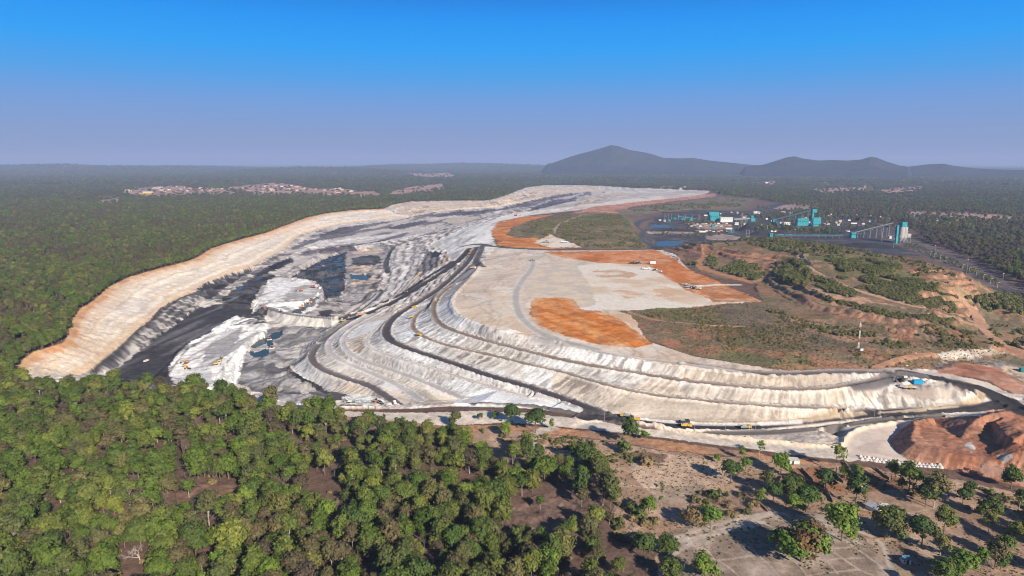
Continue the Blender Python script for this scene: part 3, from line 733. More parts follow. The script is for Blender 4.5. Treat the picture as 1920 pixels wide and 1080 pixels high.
scrub([(1340, 575), (1440, 570), (1500, 600), (1640, 620), (1700, 640), (1600, 650), (1450, 630), (1370, 610)], C(.20, .14, .095), C(.145, .115, .08), .5, .12)
scrub([(1280, 648), (1400, 650), (1560, 672), (1640, 690), (1480, 693), (1320, 668)], C(.15, .135, .065), C(.27, .145, .085), .5, .08)
scrub([(1395, 446), (1530, 456), (1650, 477), (1700, 500), (1600, 495), (1500, 482), (1430, 466)], C(.115, .12, .045), C(.18, .14, .065), .55, .1)
scrub([(1540, 490), (1690, 500), (1760, 540), (1650, 530), (1560, 512)], C(.125, .125, .05), C(.20, .145, .075), .52, .1)
scrub([(1345, 463), (1395, 474), (1460, 488), (1440, 512), (1380, 490), (1340, 478)], C(.34, .17, .09), C(.15, .085, .06), .52, .06, streak=(-55, 6, 6))
scrub([(1290, 458), (1320, 460), (1322, 478), (1300, 488), (1280, 480)], C(.14, .085, .065), C(.30, .15, .09), .6, .08, streak=(-55, 6, 6))
scrub([(1520, 540), (1600, 555), (1700, 580), (1790, 590), (1800, 605), (1700, 600), (1600, 582), (1530, 560)], C(.17, .13, .075), C(.42, .25, .17), .56, .06)
scrub([(1690, 540), (1760, 520), (1810, 525), (1830, 560), (1790, 585), (1720, 570)], C(.26, .19, .10), C(.36, .2, .12), .55, .1, streak=(-50, 4, 8))
scrub([(1450, 590), (1560, 600), (1700, 640), (1760, 665), (1640, 655), (1520, 625)], C(.30, .18, .115), C(.19, .14, .09), .5, .12)
scrub([(1850, 560), (1925, 565), (1925, 700), (1860, 660), (1830, 600)], C(.26, .16, .095), C(.16, .13, .08), .5, .12)
scrub([(1745, 692), (1770, 672), (1820, 670), (1880, 680), (1925, 690), (1925, 720), (1870, 690), (1800, 676)], C(.48, .36, .26), C(.2, .18, .17), .52, .07)
scrub([(1740, 664), (1800, 655), (1870, 656), (1900, 662), (1840, 668), (1770, 672)], C(.56, .50, .44), C(.44, .34, .26), .5, .15)
# vegetated spoil behind the plateau
VEG = [(950, 440), (960, 425), (1000, 412), (1060, 402), (1110, 398), (1165, 400), (1185, 415), (1195, 445), (1212, 467), (1100, 467), (1070, 455), (1030, 440), (1010, 446), (970, 446)]
mottle(VEG, C(.20, .145, .075), C(.125, .11, .06), .52, .12, reg='scrubland')
mottle([(1020, 420), (1045, 425), (1040, 435), (1015, 432)], C(.13, .16, .045), C(.17, .16, .06), .5, .2, reg='scrubland')
mottle([(1080, 408), (1140, 405), (1185, 412), (1180, 420), (1100, 416)], C(.10, .12, .045), C(.17, .14, .08), .55, .1, reg='scrubland')
mottle([(1150, 395), (1250, 382), (1340, 370), (1420, 372), (1400, 390), (1300, 398), (1240, 396), (1200, 405), (1170, 402)], C(.12, .115, .065), C(.2, .14, .10), .55, .12, reg='scrubland')

# ---- plant yard, coal stock, railway strip
YARD = [(1200, 440), (1215, 420), (1240, 400), (1300, 393), (1400, 396), (1440, 385), (1560, 398), (1660, 425), (1720, 445), (1760, 465), (1720, 480), (1640, 478), (1560, 462), (1400, 452), (1300, 458), (1260, 466), (1222, 466)]
mottle(YARD, C(.048, .045, .05), C(.115, .09, .085), .56, .10, reg='plant_yard')
for px in ([(1560, 452), (1660, 450), (1700, 470), (1680, 478), (1620, 470)], [(1540, 430), (1590, 425), (1650, 432), (1640, 442), (1550, 444)], [(1215, 431), (1240, 428), (1300, 430), (1295, 434), (1225, 434)], [(1375, 430), (1400, 405), (1430, 440), (1400, 446)], [(1440, 385), (1470, 378), (1530, 392), (1500, 400), (1450, 398)]):
    mottle(px, C(.045, .043, .052), C(.07, .066, .075), .5, .2, reg='plant_yard')
for px in ([(1210, 434), (1300, 434), (1300, 438), (1215, 438)], [(1320, 444), (1350, 438), (1390, 444), (1380, 450), (1330, 450)], [(1300, 420), (1370, 420), (1375, 430), (1310, 430)]):
    mottle(px, C(.36, .27, .23), C(.25, .19, .17), .5, .15, reg='plant_yard')
mottle([(1450, 392), (1470, 384), (1560, 377), (1600, 378), (1560, 384), (1500, 394)], C(.34, .235, .20), C(.26, .19, .17), .5, .15, reg='plant_yard')
RAIL = [(1660, 435), (1700, 445), (1780, 470), (1850, 505), (1925, 545), (2050, 605), (2050, 640), (1925, 572), (1850, 535), (1790, 505), (1720, 475), (1670, 455)]
mottle(RAIL, C(.085, .068, .072), C(.15, .115, .105), .5, .12, reg='plant_yard')

# ---- clearings of far villages and fields
for px in ([(222, 362), (250, 352), (345, 347), (350, 352), (420, 350), (445, 360), (330, 362), (270, 366)], [(420, 352), (470, 346), (520, 346), (530, 352), (590, 354), (620, 360), (480, 362)], [(480, 345), (520, 342), (560, 348), (590, 354), (700, 352), (560, 360), (500, 357)],
           [(570, 356), (640, 352), (680, 362), (600, 363)], [(725, 362), (770, 350), (830, 344), (835, 350), (790, 357), (750, 362)], [(660, 360), (700, 358), (720, 365), (665, 367)], [(180, 377), (220, 370), (222, 374), (190, 380)], [(760, 327), (840, 324), (860, 329), (790, 332)],
           [(1700, 397), (1800, 398), (1925, 405), (1925, 413), (1820, 411), (1710, 404)], [(1640, 357), (1700, 350), (1740, 350), (1720, 358), (1660, 362)], [(1520, 354), (1640, 350), (1640, 355), (1530, 358)], [(1400, 344), (1460, 339), (1450, 345)], [(1545, 356), (1600, 358), (1590, 362), (1540, 360)]):
    px = [(u_, v_ + (3.5 if i_ * 2 >= len(px) else 0)) for i_, (u_, v_) in enumerate(px)]
    mottle(px, C(.46, .28, .21), C(.27, .17, .125), .50, .14, noise=N1, reg='village_ground')

# ---- fields in the right foreground
FIELD = [(905, 800), (1000, 812), (1100, 822), (1250, 846), (1400, 860), (1560, 874), (1680, 885), (1800, 900), (1925, 930), (2050, 960), (2050, 1140), (1240, 1140), (1230, 1040), (1150, 1000), (1150, 900), (1080, 860), (960, 870), (900, 850), (880, 820)]
m = area(FIELD)
put(m, mixc(C(.30, .19, .13), C(.43, .29, .205), np.clip(N2[m] * 2 - .5, 0, 1)), 'field')
def fld(px, a, b, thr=.5, soft=.15, **k): return mottle(px, a, b, thr, soft, reg='field', **k)
fld([(1190, 870), (1240, 848), (1330, 862), (1390, 872), (1370, 905), (1210, 916), (1186, 895)], C(.54, .385, .28), C(.44, .30, .215), .5, .2)
fld([(1190, 846), (1250, 852), (1240, 872), (1190, 870), (1160, 860)], C(.235, .15, .11), C(.19, .12, .09), .5, .2)
fld([(1220, 920), (1320, 908), (1330, 935), (1290, 950), (1225, 940)], C(.35, .26, .19), C(.27, .2, .15), .5, .2)
fld([(1475, 880), (1540, 876), (1570, 905), (1600, 925), (1520, 915), (1490, 905)], C(.31, .145, .075), C(.25, .12, .07), .5, .2)
fld([(1570, 880), (1690, 895), (1720, 935), (1640, 930), (1600, 915)], C(.25, .125, .075), C(.2, .115, .08), .5, .2)
fld([(1240, 1010), (1330, 960), (1470, 955), (1560, 962), (1620, 985), (1690, 1030), (1720, 1100), (1250, 1100)], C(.25, .185, .145), C(.40, .32, .26), .52, .10)
fld([(1330, 950), (1400, 960), (1440, 985), (1300, 1010), (1280, 985)], C(.44, .345, .275), C(.31, .235, .185), .5, .2)
fld([(1620, 1010), (1720, 1000), (1790, 1050), (1800, 1100), (1700, 1100)], C(.40, .29, .215), C(.27, .185, .135), .5, .15)
fld([(1600, 925), (1720, 915), (1760, 950), (1700, 975), (1610, 955)], C(.38, .255, .175), C(.29, .19, .13), .5, .2)
# clearings among the trees
mottle([(325, 920), (380, 905), (455, 912), (465, 950), (400, 965), (340, 985)], C(.21, .125, .088), C(.16, .095, .07), .5, .2)
mottle([(770, 890), (830, 878), (890, 890), (930, 920), (880, 925), (800, 905)], C(.16, .095, .07), C(.12, .075, .058), .5, .2)
mottle([(920, 980), (1000, 930), (1080, 910), (1140, 925), (1120, 990), (1040, 1010), (950, 1020)], C(.18, .115, .09), C(.13, .083, .066), .5, .2)
# bunds and footpaths between the plots
def path(px, w, col, soft=.6, reg=None, smooth=1):
    P = line_world(px, smooth, 6); d = line_dist(P, WX * .3 + XF * .7, WY * .3 + YF * .7, w + 6.0)
    k = np.nonzero(d < w * .5 + soft + w * .3)[0]
    put(k, col, w=1 - sm(d[k], w * .5 - soft * .3, w * .5 + soft + w * .2))
    if reg is not None:
        k2 = k[d[k] < w * .55]; REG[k2] = RID[reg]
    return P
BUND = C(.42, .34, .275)
for px in ([(1240, 1015), (1330, 990), (1400, 968), (1450, 960), (1490, 967), (1530, 982), (1590, 990), (1640, 1005), (1660, 1030), (1672, 1065), (1690, 1100)], [(1260, 1040), (1330, 1000), (1385, 985), (1430, 978)],):
    path(px, 1.6, C(.43, .355, .30), .5, 'dirt_road', 2)
path([(1450, 963), (1420, 968), (1380, 990), (1290, 1015), (1230, 1020)], 2.2, C(.43, .355, .30), .5, 'dirt_road', 2)
for px in ([(1380, 1010), (1425, 1040), (1480, 1100)], [(1430, 978), (1480, 1005), (1545, 1045)], [(1545, 1020), (1605, 1065), (1640, 1080)], [(1545, 1030), (1600, 1025)], [(1500, 1062), (1560, 1048), (1620, 1045)], [(1420, 1040), (1390, 1045), (1350, 1050)], [(1330, 1045), (1365, 1060), (1400, 1095)],
           [(1450, 1100), (1530, 1075), (1610, 1068)], [(1545, 1045), (1570, 1075)], [(1460, 1035), (1500, 1060), (1520, 1090)], [(1500, 970), (1530, 1000)], [(1560, 1000), (1610, 1030), (1650, 1060)], [(1290, 1015), (1340, 1040), (1330, 1060)], [(1600, 1015), (1640, 1030)],
           [(1190, 870), (1220, 912), (1330, 908), (1395, 898)], [(1186, 880), (1192, 862), (1250, 870)], [(1160, 905), (1225, 918), (1240, 945)], [(1180, 1000), (1240, 965), (1290, 962)], [(1640, 1008), (1720, 1018), (1800, 1050)], [(1700, 975), (1660, 1000)], [(1600, 955), (1700, 965), (1760, 950)]):
    path(px, .55, BUND, .3)
# the little scar beside the road, tracks in the scrub
path([(1000, 850), (995, 825), (1010, 808), (1035, 803)], 5, C(.50, .42, .36), 1.0, 'dirt_road')
DIRT = C(.36, .19, .105)
for px, w, col in (([(1322, 459), (1327, 480), (1309, 491), (1317, 503), (1345, 512), (1385, 523), (1412, 530)], 9, C(.38, .19, .095)), ([(1412, 530), (1440, 518), (1460, 505)], 6, C(.34, .19, .12)), ([(1500, 480), (1510, 497), (1530, 511), (1560, 527), (1620, 549), (1700, 571), (1790, 592), (1830, 605)], 5, C(.40, .28, .19)),
                   ([(1800, 560), (1825, 580), (1835, 600), (1850, 625), (1880, 645), (1920, 668)], 9, C(.36, .21, .135)), ([(1770, 592), (1830, 610)], 6, C(.36, .23, .15)), ([(1640, 688), (1700, 668), (1750, 662)], 5, C(.36, .2, .12)), ([(1790, 515), (1850, 545), (1920, 566)], 5, C(.33, .18, .11)),
                   ([(1180, 585), (1250, 606), (1400, 612)], 3, C(.34, .2, .13)), ([(1040, 437), (1040, 425), (1075, 408), (1100, 402)], 5, C(.33, .25, .19)), ([(1510, 496), (1560, 488), (1590, 484)], 3, C(.38, .27, .19)), ([(1870, 655), (1900, 660), (1925, 652)], 8, C(.40, .22, .13)), ([(1890, 650), (1925, 668)], 10, C(.33, .18, .11)),
                   ([(1925, 900), (1890, 885), (1850, 880)], 5, C(.38, .22, .16)), ([(1160, 905), (1110, 900), (1060, 880)], 2, BUND)):
    path(px, w, col, 1.0, 'dirt_road')

# ---- haul roads
def haul(px, w, col=None, edge=1.2, smooth=2, reg='haul_road', gr=.5):
    em = .45 if col is None or col.mean() > .05 else .12
    P = np.array(smooth_line([(p[0], p[1]) for p in px], smooth)) if not isinstance(px, str) else None
    Pw = ROADLINES[px][0] if P is None else line_world([(p[0], p[1]) for p in px], smooth, 8)
    d = line_dist(Pw, XF * .8 + WX * .2, YF * .8 + WY * .2, w + 8.0)
    k = np.nonzero(d < w * .5 + edge)[0]
    c = col if col is not None else ROADC
    cc = mixc(c, c * 1.9 + .02, np.clip((N2[k] - .5) * 2 * gr + sm(d[k], w * .22, w * .5) * em, 0, 1))
    put(k, cc, w=1 - sm(d[k], w * .5 - edge * .5, w * .5 + edge)); REG[k[d[k] < w * .52]] = RID[reg]
    return Pw
DIRTY = C(.15, .122, .108)
haul('R1', 5.5, C(.20, .155, .125)); haul('R2', 4.5, C(.22, .17, .135)); haul('L5', 6, C(.40, .37, .36)); haul('L4', 3.4, C(.46, .42, .40)); haul('L6', 6.5, C(.44, .41, .395)); haul('L7', 6.5, C(.13, .108, .105))
haul('EMB', 6.0, C(.17, .155, .155)); haul('R3', 7.5, C(.066, .056, .06))
haul([(655, 600), (700, 584), (745, 564), (790, 536), (835, 508), (862, 488), (880, 466)], 9, C(.042, .038, .043), gr=.2)
haul([(640, 598), (690, 580), (745, 556), (790, 527), (825, 505), (850, 491)], 10, C(.048, .043, .048), gr=.2)
haul([(868, 462), (885, 458), (905, 458), (925, 462), (1000, 468)], 9, C(.09, .08, .08)); haul([(905, 460), (898, 478), (890, 492), (905, 500)], 9, C(.09, .08, .08))
haul([(908, 461), (960, 465), (1060, 469), (1180, 468), (1225, 467)], 9, C(.085, .075, .08))
haul([(1234, 468), (1212, 456), (1200, 446), (1209, 436), (1200, 428), (1191, 421), (1204, 412), (1240, 406)], 13, C(.05, .05, .058))
haul([(735, 590 - 110), (745, 470), (733, 462), (722, 480)], 5, C(.12, .105, .11)) if False else None
haul([(800, 443), (770, 452), (738, 462), (735, 468), (728, 480), (722, 496), (728, 512)], 9, C(.085, .077, .083)); haul([(900, 418), (850, 430), (800, 443), (765, 452), (735, 463)], 8, C(.16, .14, .14))
haul([(657, 574), (680, 565), (690, 550), (705, 544), (718, 545), (708, 558), (690, 573), (662, 592)], 5, C(.10, .09, .09)); haul([(708, 549), (690, 565), (650, 593)], 4, C(.12, .11, .11))
haul([(625, 636), (590, 646), (560, 653), (530, 655)], 4, C(.32, .3, .29)); haul([(648, 605), (620, 622), (595, 640), (565, 650)], 4, C(.2, .185, .18))
haul([(560, 752), (600, 760), (650, 764), (740, 765), (850, 759), (930, 758), (1010, 764), (1070, 775), (1110, 780)], 5, C(.12, .107, .105))
m = area([(1095, 768), (1130, 772), (1170, 780), (1200, 790), (1200, 797), (1150, 794), (1085, 783)]); put(m, mixc(C(.06, .053, .058), C(.14, .125, .125), np.clip((N2[m] - .35) * 2, 0, 1)), 'haul_road')
haul('TOEROAD', 9, C(.042, .038, .043), gr=.25)
haul([(1330, 812), (1420, 813), (1500, 807), (1560, 800), (1620, 792), (1660, 788), (1760, 780)], 6, C(.13, .115, .105), gr=.3)
haul('TOPROAD', 10, C(.13, .112, .108)); haul([(1000, 690 - 55), (1060, 645), (1150, 668), (1290, 684), (1400, 701)], 7, C(.40, .365, .34), reg='plateau'); haul([(1700, 706), (1780, 716), (1840, 731), (1875, 748), (1890, 757), (1925, 772)], 14, C(.036, .033, .037), gr=.15); haul([(1820, 768), (1868, 762), (1885, 758), (1890, 750)], 12, C(.036, .033, .037), gr=.15)
haul([(1600, 724), (1640, 717), (1690, 706), (1730, 708)], 8, C(.10, .09, .092)); haul([(1655, 777), (1720, 768), (1790, 762), (1830, 752), (1842, 742), (1835, 735)], 3.5, C(.40, .31, .22), reg='dirt_road')
haul([(1210, 787), (1300, 793), (1400, 793), (1500, 788), (1560, 782), (1620, 775)], 2.5, C(.40, .31, .22), reg='dirt_road')
haul([(1190, 784), (1250, 792), (1330, 797), (1400, 797), (1500, 791)], 2.2, C(.50, .475, .45), reg='spoil_slope', gr=.3)
haul([(1250, 806), (1330, 808), (1420, 807), (1500, 801), (1590, 790), (1650, 783), (1740, 777), (1850, 768)], 1.4, C(.56, .49, .43), edge=.6, reg='spoil_slope', gr=.2)
m = area([(1655, 786), (1700, 781), (1760, 777), (1850, 771), (1895, 766), (1893, 752), (1868, 757), (1820, 765), (1760, 769), (1690, 773), (1650, 777)]); put(m, mixc(C(.04, .036, .04), C(.09, .078, .078), np.clip((N2[m] - .4) * 2, 0, 1)), 'haul_road')  # dark road; shade on the dirt behind the red heap is painted in too
haul([(1890, 742), (1925, 744), (1990, 746)], 5, C(.5, .46, .43), reg='dirt_road')
haul([(1000, 490), (998, 505), (975, 530), (965, 555), (972, 590), (1000, 618), (1040, 636), (1120, 655)], 8, C(.40, .365, .335), gr=.2, reg='plateau', edge=3); haul([(1290, 540), (1330, 534), (1385, 534)], 6, C(.6, .53, .46), gr=.2, reg='plateau')

# ---- standing water: level sheets with ragged shores
WLEV = np.zeros(N)
def pool(px, thr=None, size=9, z=None, seed=191):
    P = poly_world(smooth_line(px + [px[0]], 1)[:-1] if len(px) < 14 else px, 8)
    m = np.nonzero(pip(P, XF * .5 + WX * .5, YF * .5 + WY * .5))[0]
    if thr is not None: m = m[fbm(XF[m], YF[m] * .45, size, 3, seed) > thr]
    if len(m) == 0: return
    REG[m] = RID['water']; WLEV[m] = float(np.median(Z0.ravel()[m])) if z is None else z
pool([(466, 648), (475, 640), (500, 625), (528, 618), (532, 627), (524, 634), (508, 637), (498, 645), (484, 650), (472, 655)])
pool([(466, 656), (478, 660), (494, 652), (506, 656), (500, 668), (478, 671), (468, 664)]); pool([(498, 640), (510, 634), (512, 650), (500, 655)])
pool([(654, 514), (664, 517), (676, 513), (692, 516), (697, 522), (672, 526), (658, 524)]); pool([(614, 530), (622, 523), (636, 523), (638, 528), (626, 532)], .3)
pool([(606, 560), (612, 540), (622, 536), (634, 544), (640, 556), (628, 562), (616, 562)], .5, 10); pool([(556, 524), (580, 508), (600, 488), (628, 478), (644, 482), (646, 500), (636, 520), (610, 530), (590, 524)], .545, 6)
pool([(440, 540), (455, 533), (470, 534), (462, 540), (445, 544)], .3); pool([(478, 521), (488, 519), (492, 522), (484, 526)])
pool([(1214, 426), (1222, 420), (1245, 421), (1258, 423), (1272, 425), (1240, 427)], None, 9, 2); pool([(1221, 455), (1232, 450), (1275, 452), (1285, 454), (1262, 462), (1235, 461)], None, 9, 2)
# ---- wear at small scale: tracks along the levels, clods, dust
mm = np.nonzero(np.isin(REG, [RID[n] for n in ('mine_pit', 'spoil_slope', 'plateau', 'earth_mound', 'orange_earth')]))[0]
ks = 2.0 ** np.round(np.log2(np.clip(RF[mm] / 450, 1, 6)))
gr1 = vnoise(XF[mm] / (1.1 * ks), YF[mm] / (1.6 * ks), 301); gr2 = fbm(XF[mm], YF[mm], 5, 3, 303)
bench_ = sm(SL[mm], .04, .10) * (1 - sm(SL[mm], .3, .5))
ct = vnoise(Z0.ravel()[mm] * .9 + (N2[mm] - .5) * 2.5 + N1[mm] * 4, N1[mm] * 6, 305)
w_ = np.where(REG[mm] == RID['mine_pit'], 1.0, .35); hwm = np.zeros(N, bool); hwm[hw] = True; w_ = np.where(hwm[mm], .35, w_)
f_ = 1 + ((gr1 - .5) * .30 + (gr2 - .5) * .55) * w_ - (sm(ct, .58, .70) * .55 - sm(1 - ct, .62, .76) * .32) * bench_ * np.where(hwm[mm], .25, np.where(REG[mm] == RID['mine_pit'], 1, .4))
COLR[mm] *= np.clip(f_, .45, 1.5)[:, None].astype(np.float32)
# narrow working terraces cut along the contours of the pit slopes
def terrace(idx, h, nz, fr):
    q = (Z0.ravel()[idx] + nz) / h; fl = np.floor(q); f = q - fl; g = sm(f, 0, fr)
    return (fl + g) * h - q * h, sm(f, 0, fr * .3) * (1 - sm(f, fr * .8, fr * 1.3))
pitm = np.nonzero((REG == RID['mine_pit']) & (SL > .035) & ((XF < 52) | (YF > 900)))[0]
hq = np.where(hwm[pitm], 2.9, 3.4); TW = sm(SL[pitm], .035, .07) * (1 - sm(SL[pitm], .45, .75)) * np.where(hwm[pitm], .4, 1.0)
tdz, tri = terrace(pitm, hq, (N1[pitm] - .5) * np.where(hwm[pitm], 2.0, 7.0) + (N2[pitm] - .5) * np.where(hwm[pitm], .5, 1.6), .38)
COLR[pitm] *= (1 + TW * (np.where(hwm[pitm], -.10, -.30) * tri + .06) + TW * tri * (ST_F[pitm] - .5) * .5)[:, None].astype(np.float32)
hillp = poly_world([(1262, 466), (1290, 455), (1400, 445), (1530, 455), (1650, 476), (1790, 505), (1835, 530), (1840, 590), (1800, 608), (1700, 628), (1600, 608), (1500, 576), (1430, 532), (1380, 520), (1300, 500)], 14)
scm = np.nonzero((REG == RID['scrubland']) & (SL > .07) & (RF < 1300))[0]; scm = scm[pip(hillp, XF[scm], YF[scm])]
SW = sm(SL[scm], .07, .12) * (1 - sm(SL[scm], .5, .8)); sdz, sri = terrace(scm, 4.2, (N1[scm] - .5) * 5 + (N2[scm] - .5) * 1.4, .42)
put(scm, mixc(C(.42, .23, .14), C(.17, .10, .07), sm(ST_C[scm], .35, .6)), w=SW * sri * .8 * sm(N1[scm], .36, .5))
# tracks round the red heap
hm_i = np.nonzero(REG == RID['earth_mound'])[0]
COLR[hm_i] *= (1 + (vnoise(Z0.ravel()[hm_i] * 1.6 + N2[hm_i] * 2, N1[hm_i] * 3, 331) - .5) * .5 + (fbm(XF[hm_i], YF[hm_i], 2.5, 3, 333) - .5) * .6)[:, None].astype(np.float32)
# each bench: a crest highlight painted along its fresh outer brink, a line of rolled stones at the inner toe
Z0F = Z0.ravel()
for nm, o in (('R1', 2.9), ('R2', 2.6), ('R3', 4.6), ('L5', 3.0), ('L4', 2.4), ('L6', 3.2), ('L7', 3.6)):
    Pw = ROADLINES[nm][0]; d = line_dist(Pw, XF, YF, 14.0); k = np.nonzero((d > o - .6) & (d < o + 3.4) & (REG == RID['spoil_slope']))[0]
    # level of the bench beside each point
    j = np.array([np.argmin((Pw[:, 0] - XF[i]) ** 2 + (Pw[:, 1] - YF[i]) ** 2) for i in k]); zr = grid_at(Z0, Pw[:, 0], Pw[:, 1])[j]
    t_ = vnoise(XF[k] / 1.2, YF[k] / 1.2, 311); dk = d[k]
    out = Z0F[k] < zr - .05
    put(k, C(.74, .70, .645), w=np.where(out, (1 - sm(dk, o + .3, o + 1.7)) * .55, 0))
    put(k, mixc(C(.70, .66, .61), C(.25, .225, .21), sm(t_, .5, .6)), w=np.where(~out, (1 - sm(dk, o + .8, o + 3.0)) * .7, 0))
fm = np.nonzero(np.isin(REG, [RID[n] for n in ('field', 'ground', 'dirt_road', 'scrubland')]) & (RF < 1500))[0]
COLR[fm] *= (1 + (fbm(XF[fm], YF[fm], 3.2, 3, 321) - .5) * .7 + (vnoise(XF[fm] / .9, YF[fm] / 1.2, 323) - .5) * .3)[:, None].astype(np.float32)
# dumped rock on the faces: dark and rusty tongues
# ------------------------------------------------------------------ relief on top of the break lines
ZF = Z0.ravel().copy()
isl = sm(SL, .2, .4)
amp = np.zeros(N)
spo = REG == RID['spoil_slope']; pit = REG == RID['mine_pit']; mnd = REG == RID['earth_mound']; scr = REG == RID['scrubland']; hr = REG == RID['haul_road']
near_k = np.clip(RF / 450, .8, 2.2)
ZF += np.where(spo | pit, (ST_F - .5) * isl * np.where(hwm, .2, .32) * near_k, 0) + np.where(spo | pit, (ST_C - .5) * isl * .3 * near_k, 0)
ZF += np.where(mnd, (ST_F - .5) * isl * 1.3 + (N2 - .5) * .5, 0)
ZF += np.where(pit, (N2 - .5) * np.where(hwm, .8, 2.2) + (N4 - .5) * .5 + (fbm(XF, YF, 6, 3, 145) - .5) * 1.3, 0) + np.where(spo, (N2 - .5) * .6 + (N4 - .5) * .22, 0)
ZF[pitm] += tdz * TW
ZF[scm] += sdz * SW
ZF += np.where(REG == RID['orange_earth'], (fbm(XF, YF, 7, 4, 148) - .5) * 1.8, 0)
ZF += np.where(mnd, (fbm(XF, YF, 3, 3, 147) - .5) * 1.0, 0)
ZF += np.where(scr, (fbm(XF, YF, 34, 4, 141) - .5) * 4.5 + (N4 - .5) * .5, 0)
ero = scr & (SL > .12)
ZF += np.where(ero, (ST_F - .5) * 1.0 + (ST_C - .5) * 1.2, 0)
ZF += np.where((REG == RID['ground']) & (RF > 250), (fbm(XF, YF, 160, 3, 151) - .5) * np.clip((RF - 600) / 400, 0, 6), 0)
ZF += np.where(REG == RID['field'], (N2 - .5) * .5, 0)
# windrows along the outer edges of haul roads and of the dump crests
def berm(P, off, h, wd):
    d = line_dist(P, XF, YF, off + wd * 4 + 2)
    k = np.nonzero(d < off + wd * 3)[0]
    ZF[k] += h * np.exp(-((d[k] - off) / wd) ** 2) * (.55 + .9 * vnoise(XF[k] / 2.4, YF[k] / 2.4, 161))
for nm, o, h in (('R1', 2.8, 1.0), ('R2', 2.6, 1.0), ('R3', 4.3, 1.1), ('TOEROAD', 5.6, 1.0), ('TOPROAD', 5.6, 1.0), ('L7', 3.5, 1.0), ('L5', 2.8, .8), ('L6', 2.9, .7), ('EMB', 3.4, 1.0)):
    berm(ROADLINES[nm][0], o, h, 1.1)
cw = unproj(*np.array([(p[0], p[1], z) for p, z in zip(CREST, CREST_Z)]).T); berm(dens(np.stack(cw, 1), 6), 1.0, 1.1, 1.4)
berm(line_world([(640, 763), (700, 766), (780, 764), (850, 760), (930, 759), (1010, 764), (1080, 776), (1160, 792), (1250, 805)], 2, 6), 0, 1.6, 1.5)
berm(bl[3:], 0, 1.1, 1.5)
# tipped heaps on the parked-machine bench
hp = area([(1725, 722), (1745, 714), (1775, 713), (1808, 722), (1815, 734), (1785, 742), (1740, 740), (1728, 732)], True)
ZF[hp] += np.clip(fbm(XF[hp], YF[hp], 4.2, 2, 149) - .42, 0, 1) * 4.5
wt = REG == RID['water']; ZF[wt] = WLEV[wt]
# low ridges far off on the plain, which close the view
far = RF > 5000
ang = np.degrees(np.arctan2(XF, YF))
def ridge(a0, a1, r0, hgt, wid, seed):
    t = np.clip(1 - ((ang - (a0 + a1) / 2) / ((a1 - a0) / 2)) ** 2, 0, 1)
    return hgt * t * np.exp(-((RF - r0 * (1 + .06 * np.sin(ang * .35 + seed))) / wid) ** 2) * (.6 + .8 * fbm(XF, YF, 900, 3, seed))
far_h = ridge(-24, -7, 9000, 62, 900, 171) + ridge(-46, -18, 12000, 75, 1500, 172) + ridge(-15, 8, 13000, 90, 1800, 173)
ZF += np.where(far, far_h * sm(RF, 5000, 7000), 0)
ZG = ZF.reshape(NT_, NR)

# ------------------------------------------------------------------ ground meshes, one object per kind of ground
def earth_material(name, fine=.35, scale=.9, bump=.5, rough=.95):
    m = bpy.data.materials.new(name); m.use_nodes = True
    t = m.node_tree; b = t.nodes['Principled BSDF']
    b.inputs['Roughness'].default_value = rough
    b.inputs['Specular IOR Level'].default_value = .15
    at = t.nodes.new('ShaderNodeAttribute'); at.attribute_name = 'earth'
    g = t.nodes.new('ShaderNodeNewGeometry')
    n1 = t.nodes.new('ShaderNodeTexNoise'); n1.inputs['Scale'].default_value = scale; n1.inputs['Detail'].default_value = 5; n1.inputs['Roughness'].default_value = .7
    t.links.new(g.outputs['Position'], n1.inputs['Vector'])
    r = t.nodes.new('ShaderNodeMapRange'); r.inputs[1].default_value = .25; r.inputs[2].default_value = .75; r.inputs[3].default_value = 1 - fine; r.inputs[4].default_value = 1 + fine
    t.links.new(n1.outputs[0], r.inputs[0])
    v = t.nodes.new('ShaderNodeVectorMath'); v.operation = 'SCALE'
    t.links.new(at.outputs['Color'], v.inputs[0]); t.links.new(r.outputs[0], v.inputs[3])
    t.links.new(v.outputs[0], b.inputs['Base Color'])
    bp = t.nodes.new('ShaderNodeBump'); bp.inputs['Strength'].default_value = bump; bp.inputs['Distance'].default_value = .6
    t.links.new(n1.outputs[0], bp.inputs['Height']); t.links.new(bp.outputs[0], b.inputs['Normal'])
    return m
EM = {'ground': earth_material('leaf_litter', .4, .5, .6), 'mine_pit': earth_material('pit_rock', .22, .35, .7), 'spoil_slope': earth_material('spoil', .16, .6, .6), 'plateau': earth_material('compacted_spoil', .1, .3, .3),
      'haul_road': earth_material('road_dust', .18, .5, .2), 'scrubland': earth_material('dry_scrub', .45, .6, .8), 'orange_earth': earth_material('laterite', .18, .4, .4), 'earth_mound': earth_material('red_spoil', .25, .5, .6),
      'field': earth_material('ploughed_soil', .3, 1.2, .5), 'dirt_road': earth_material('pale_dust', .14, .6, .3), 'village_ground': earth_material('bare_clay', .25, .1, .3), 'plant_yard': earth_material('cinder', .3, .2, .3)}
wm = bpy.data.materials.new('pond_water'); wm.use_nodes = True
b = wm.node_tree.nodes['Principled BSDF']; b.inputs['Base Color'].default_value = (.030, .062, .078, 1); b.inputs['Roughness'].default_value = .2; b.inputs['IOR'].default_value = 1.12
EM['water'] = wm
ii, jj = np.meshgrid(np.arange(NT_ - 1), np.arange(NR - 1), indexing='ij')
q0 = (ii * NR + jj).ravel(); QUAD = np.stack([q0, q0 + NR, q0 + NR + 1, q0 + 1], 1)
QUAD = QUAD[:, ::-1]
FREG = REG[QUAD[:, 0]]
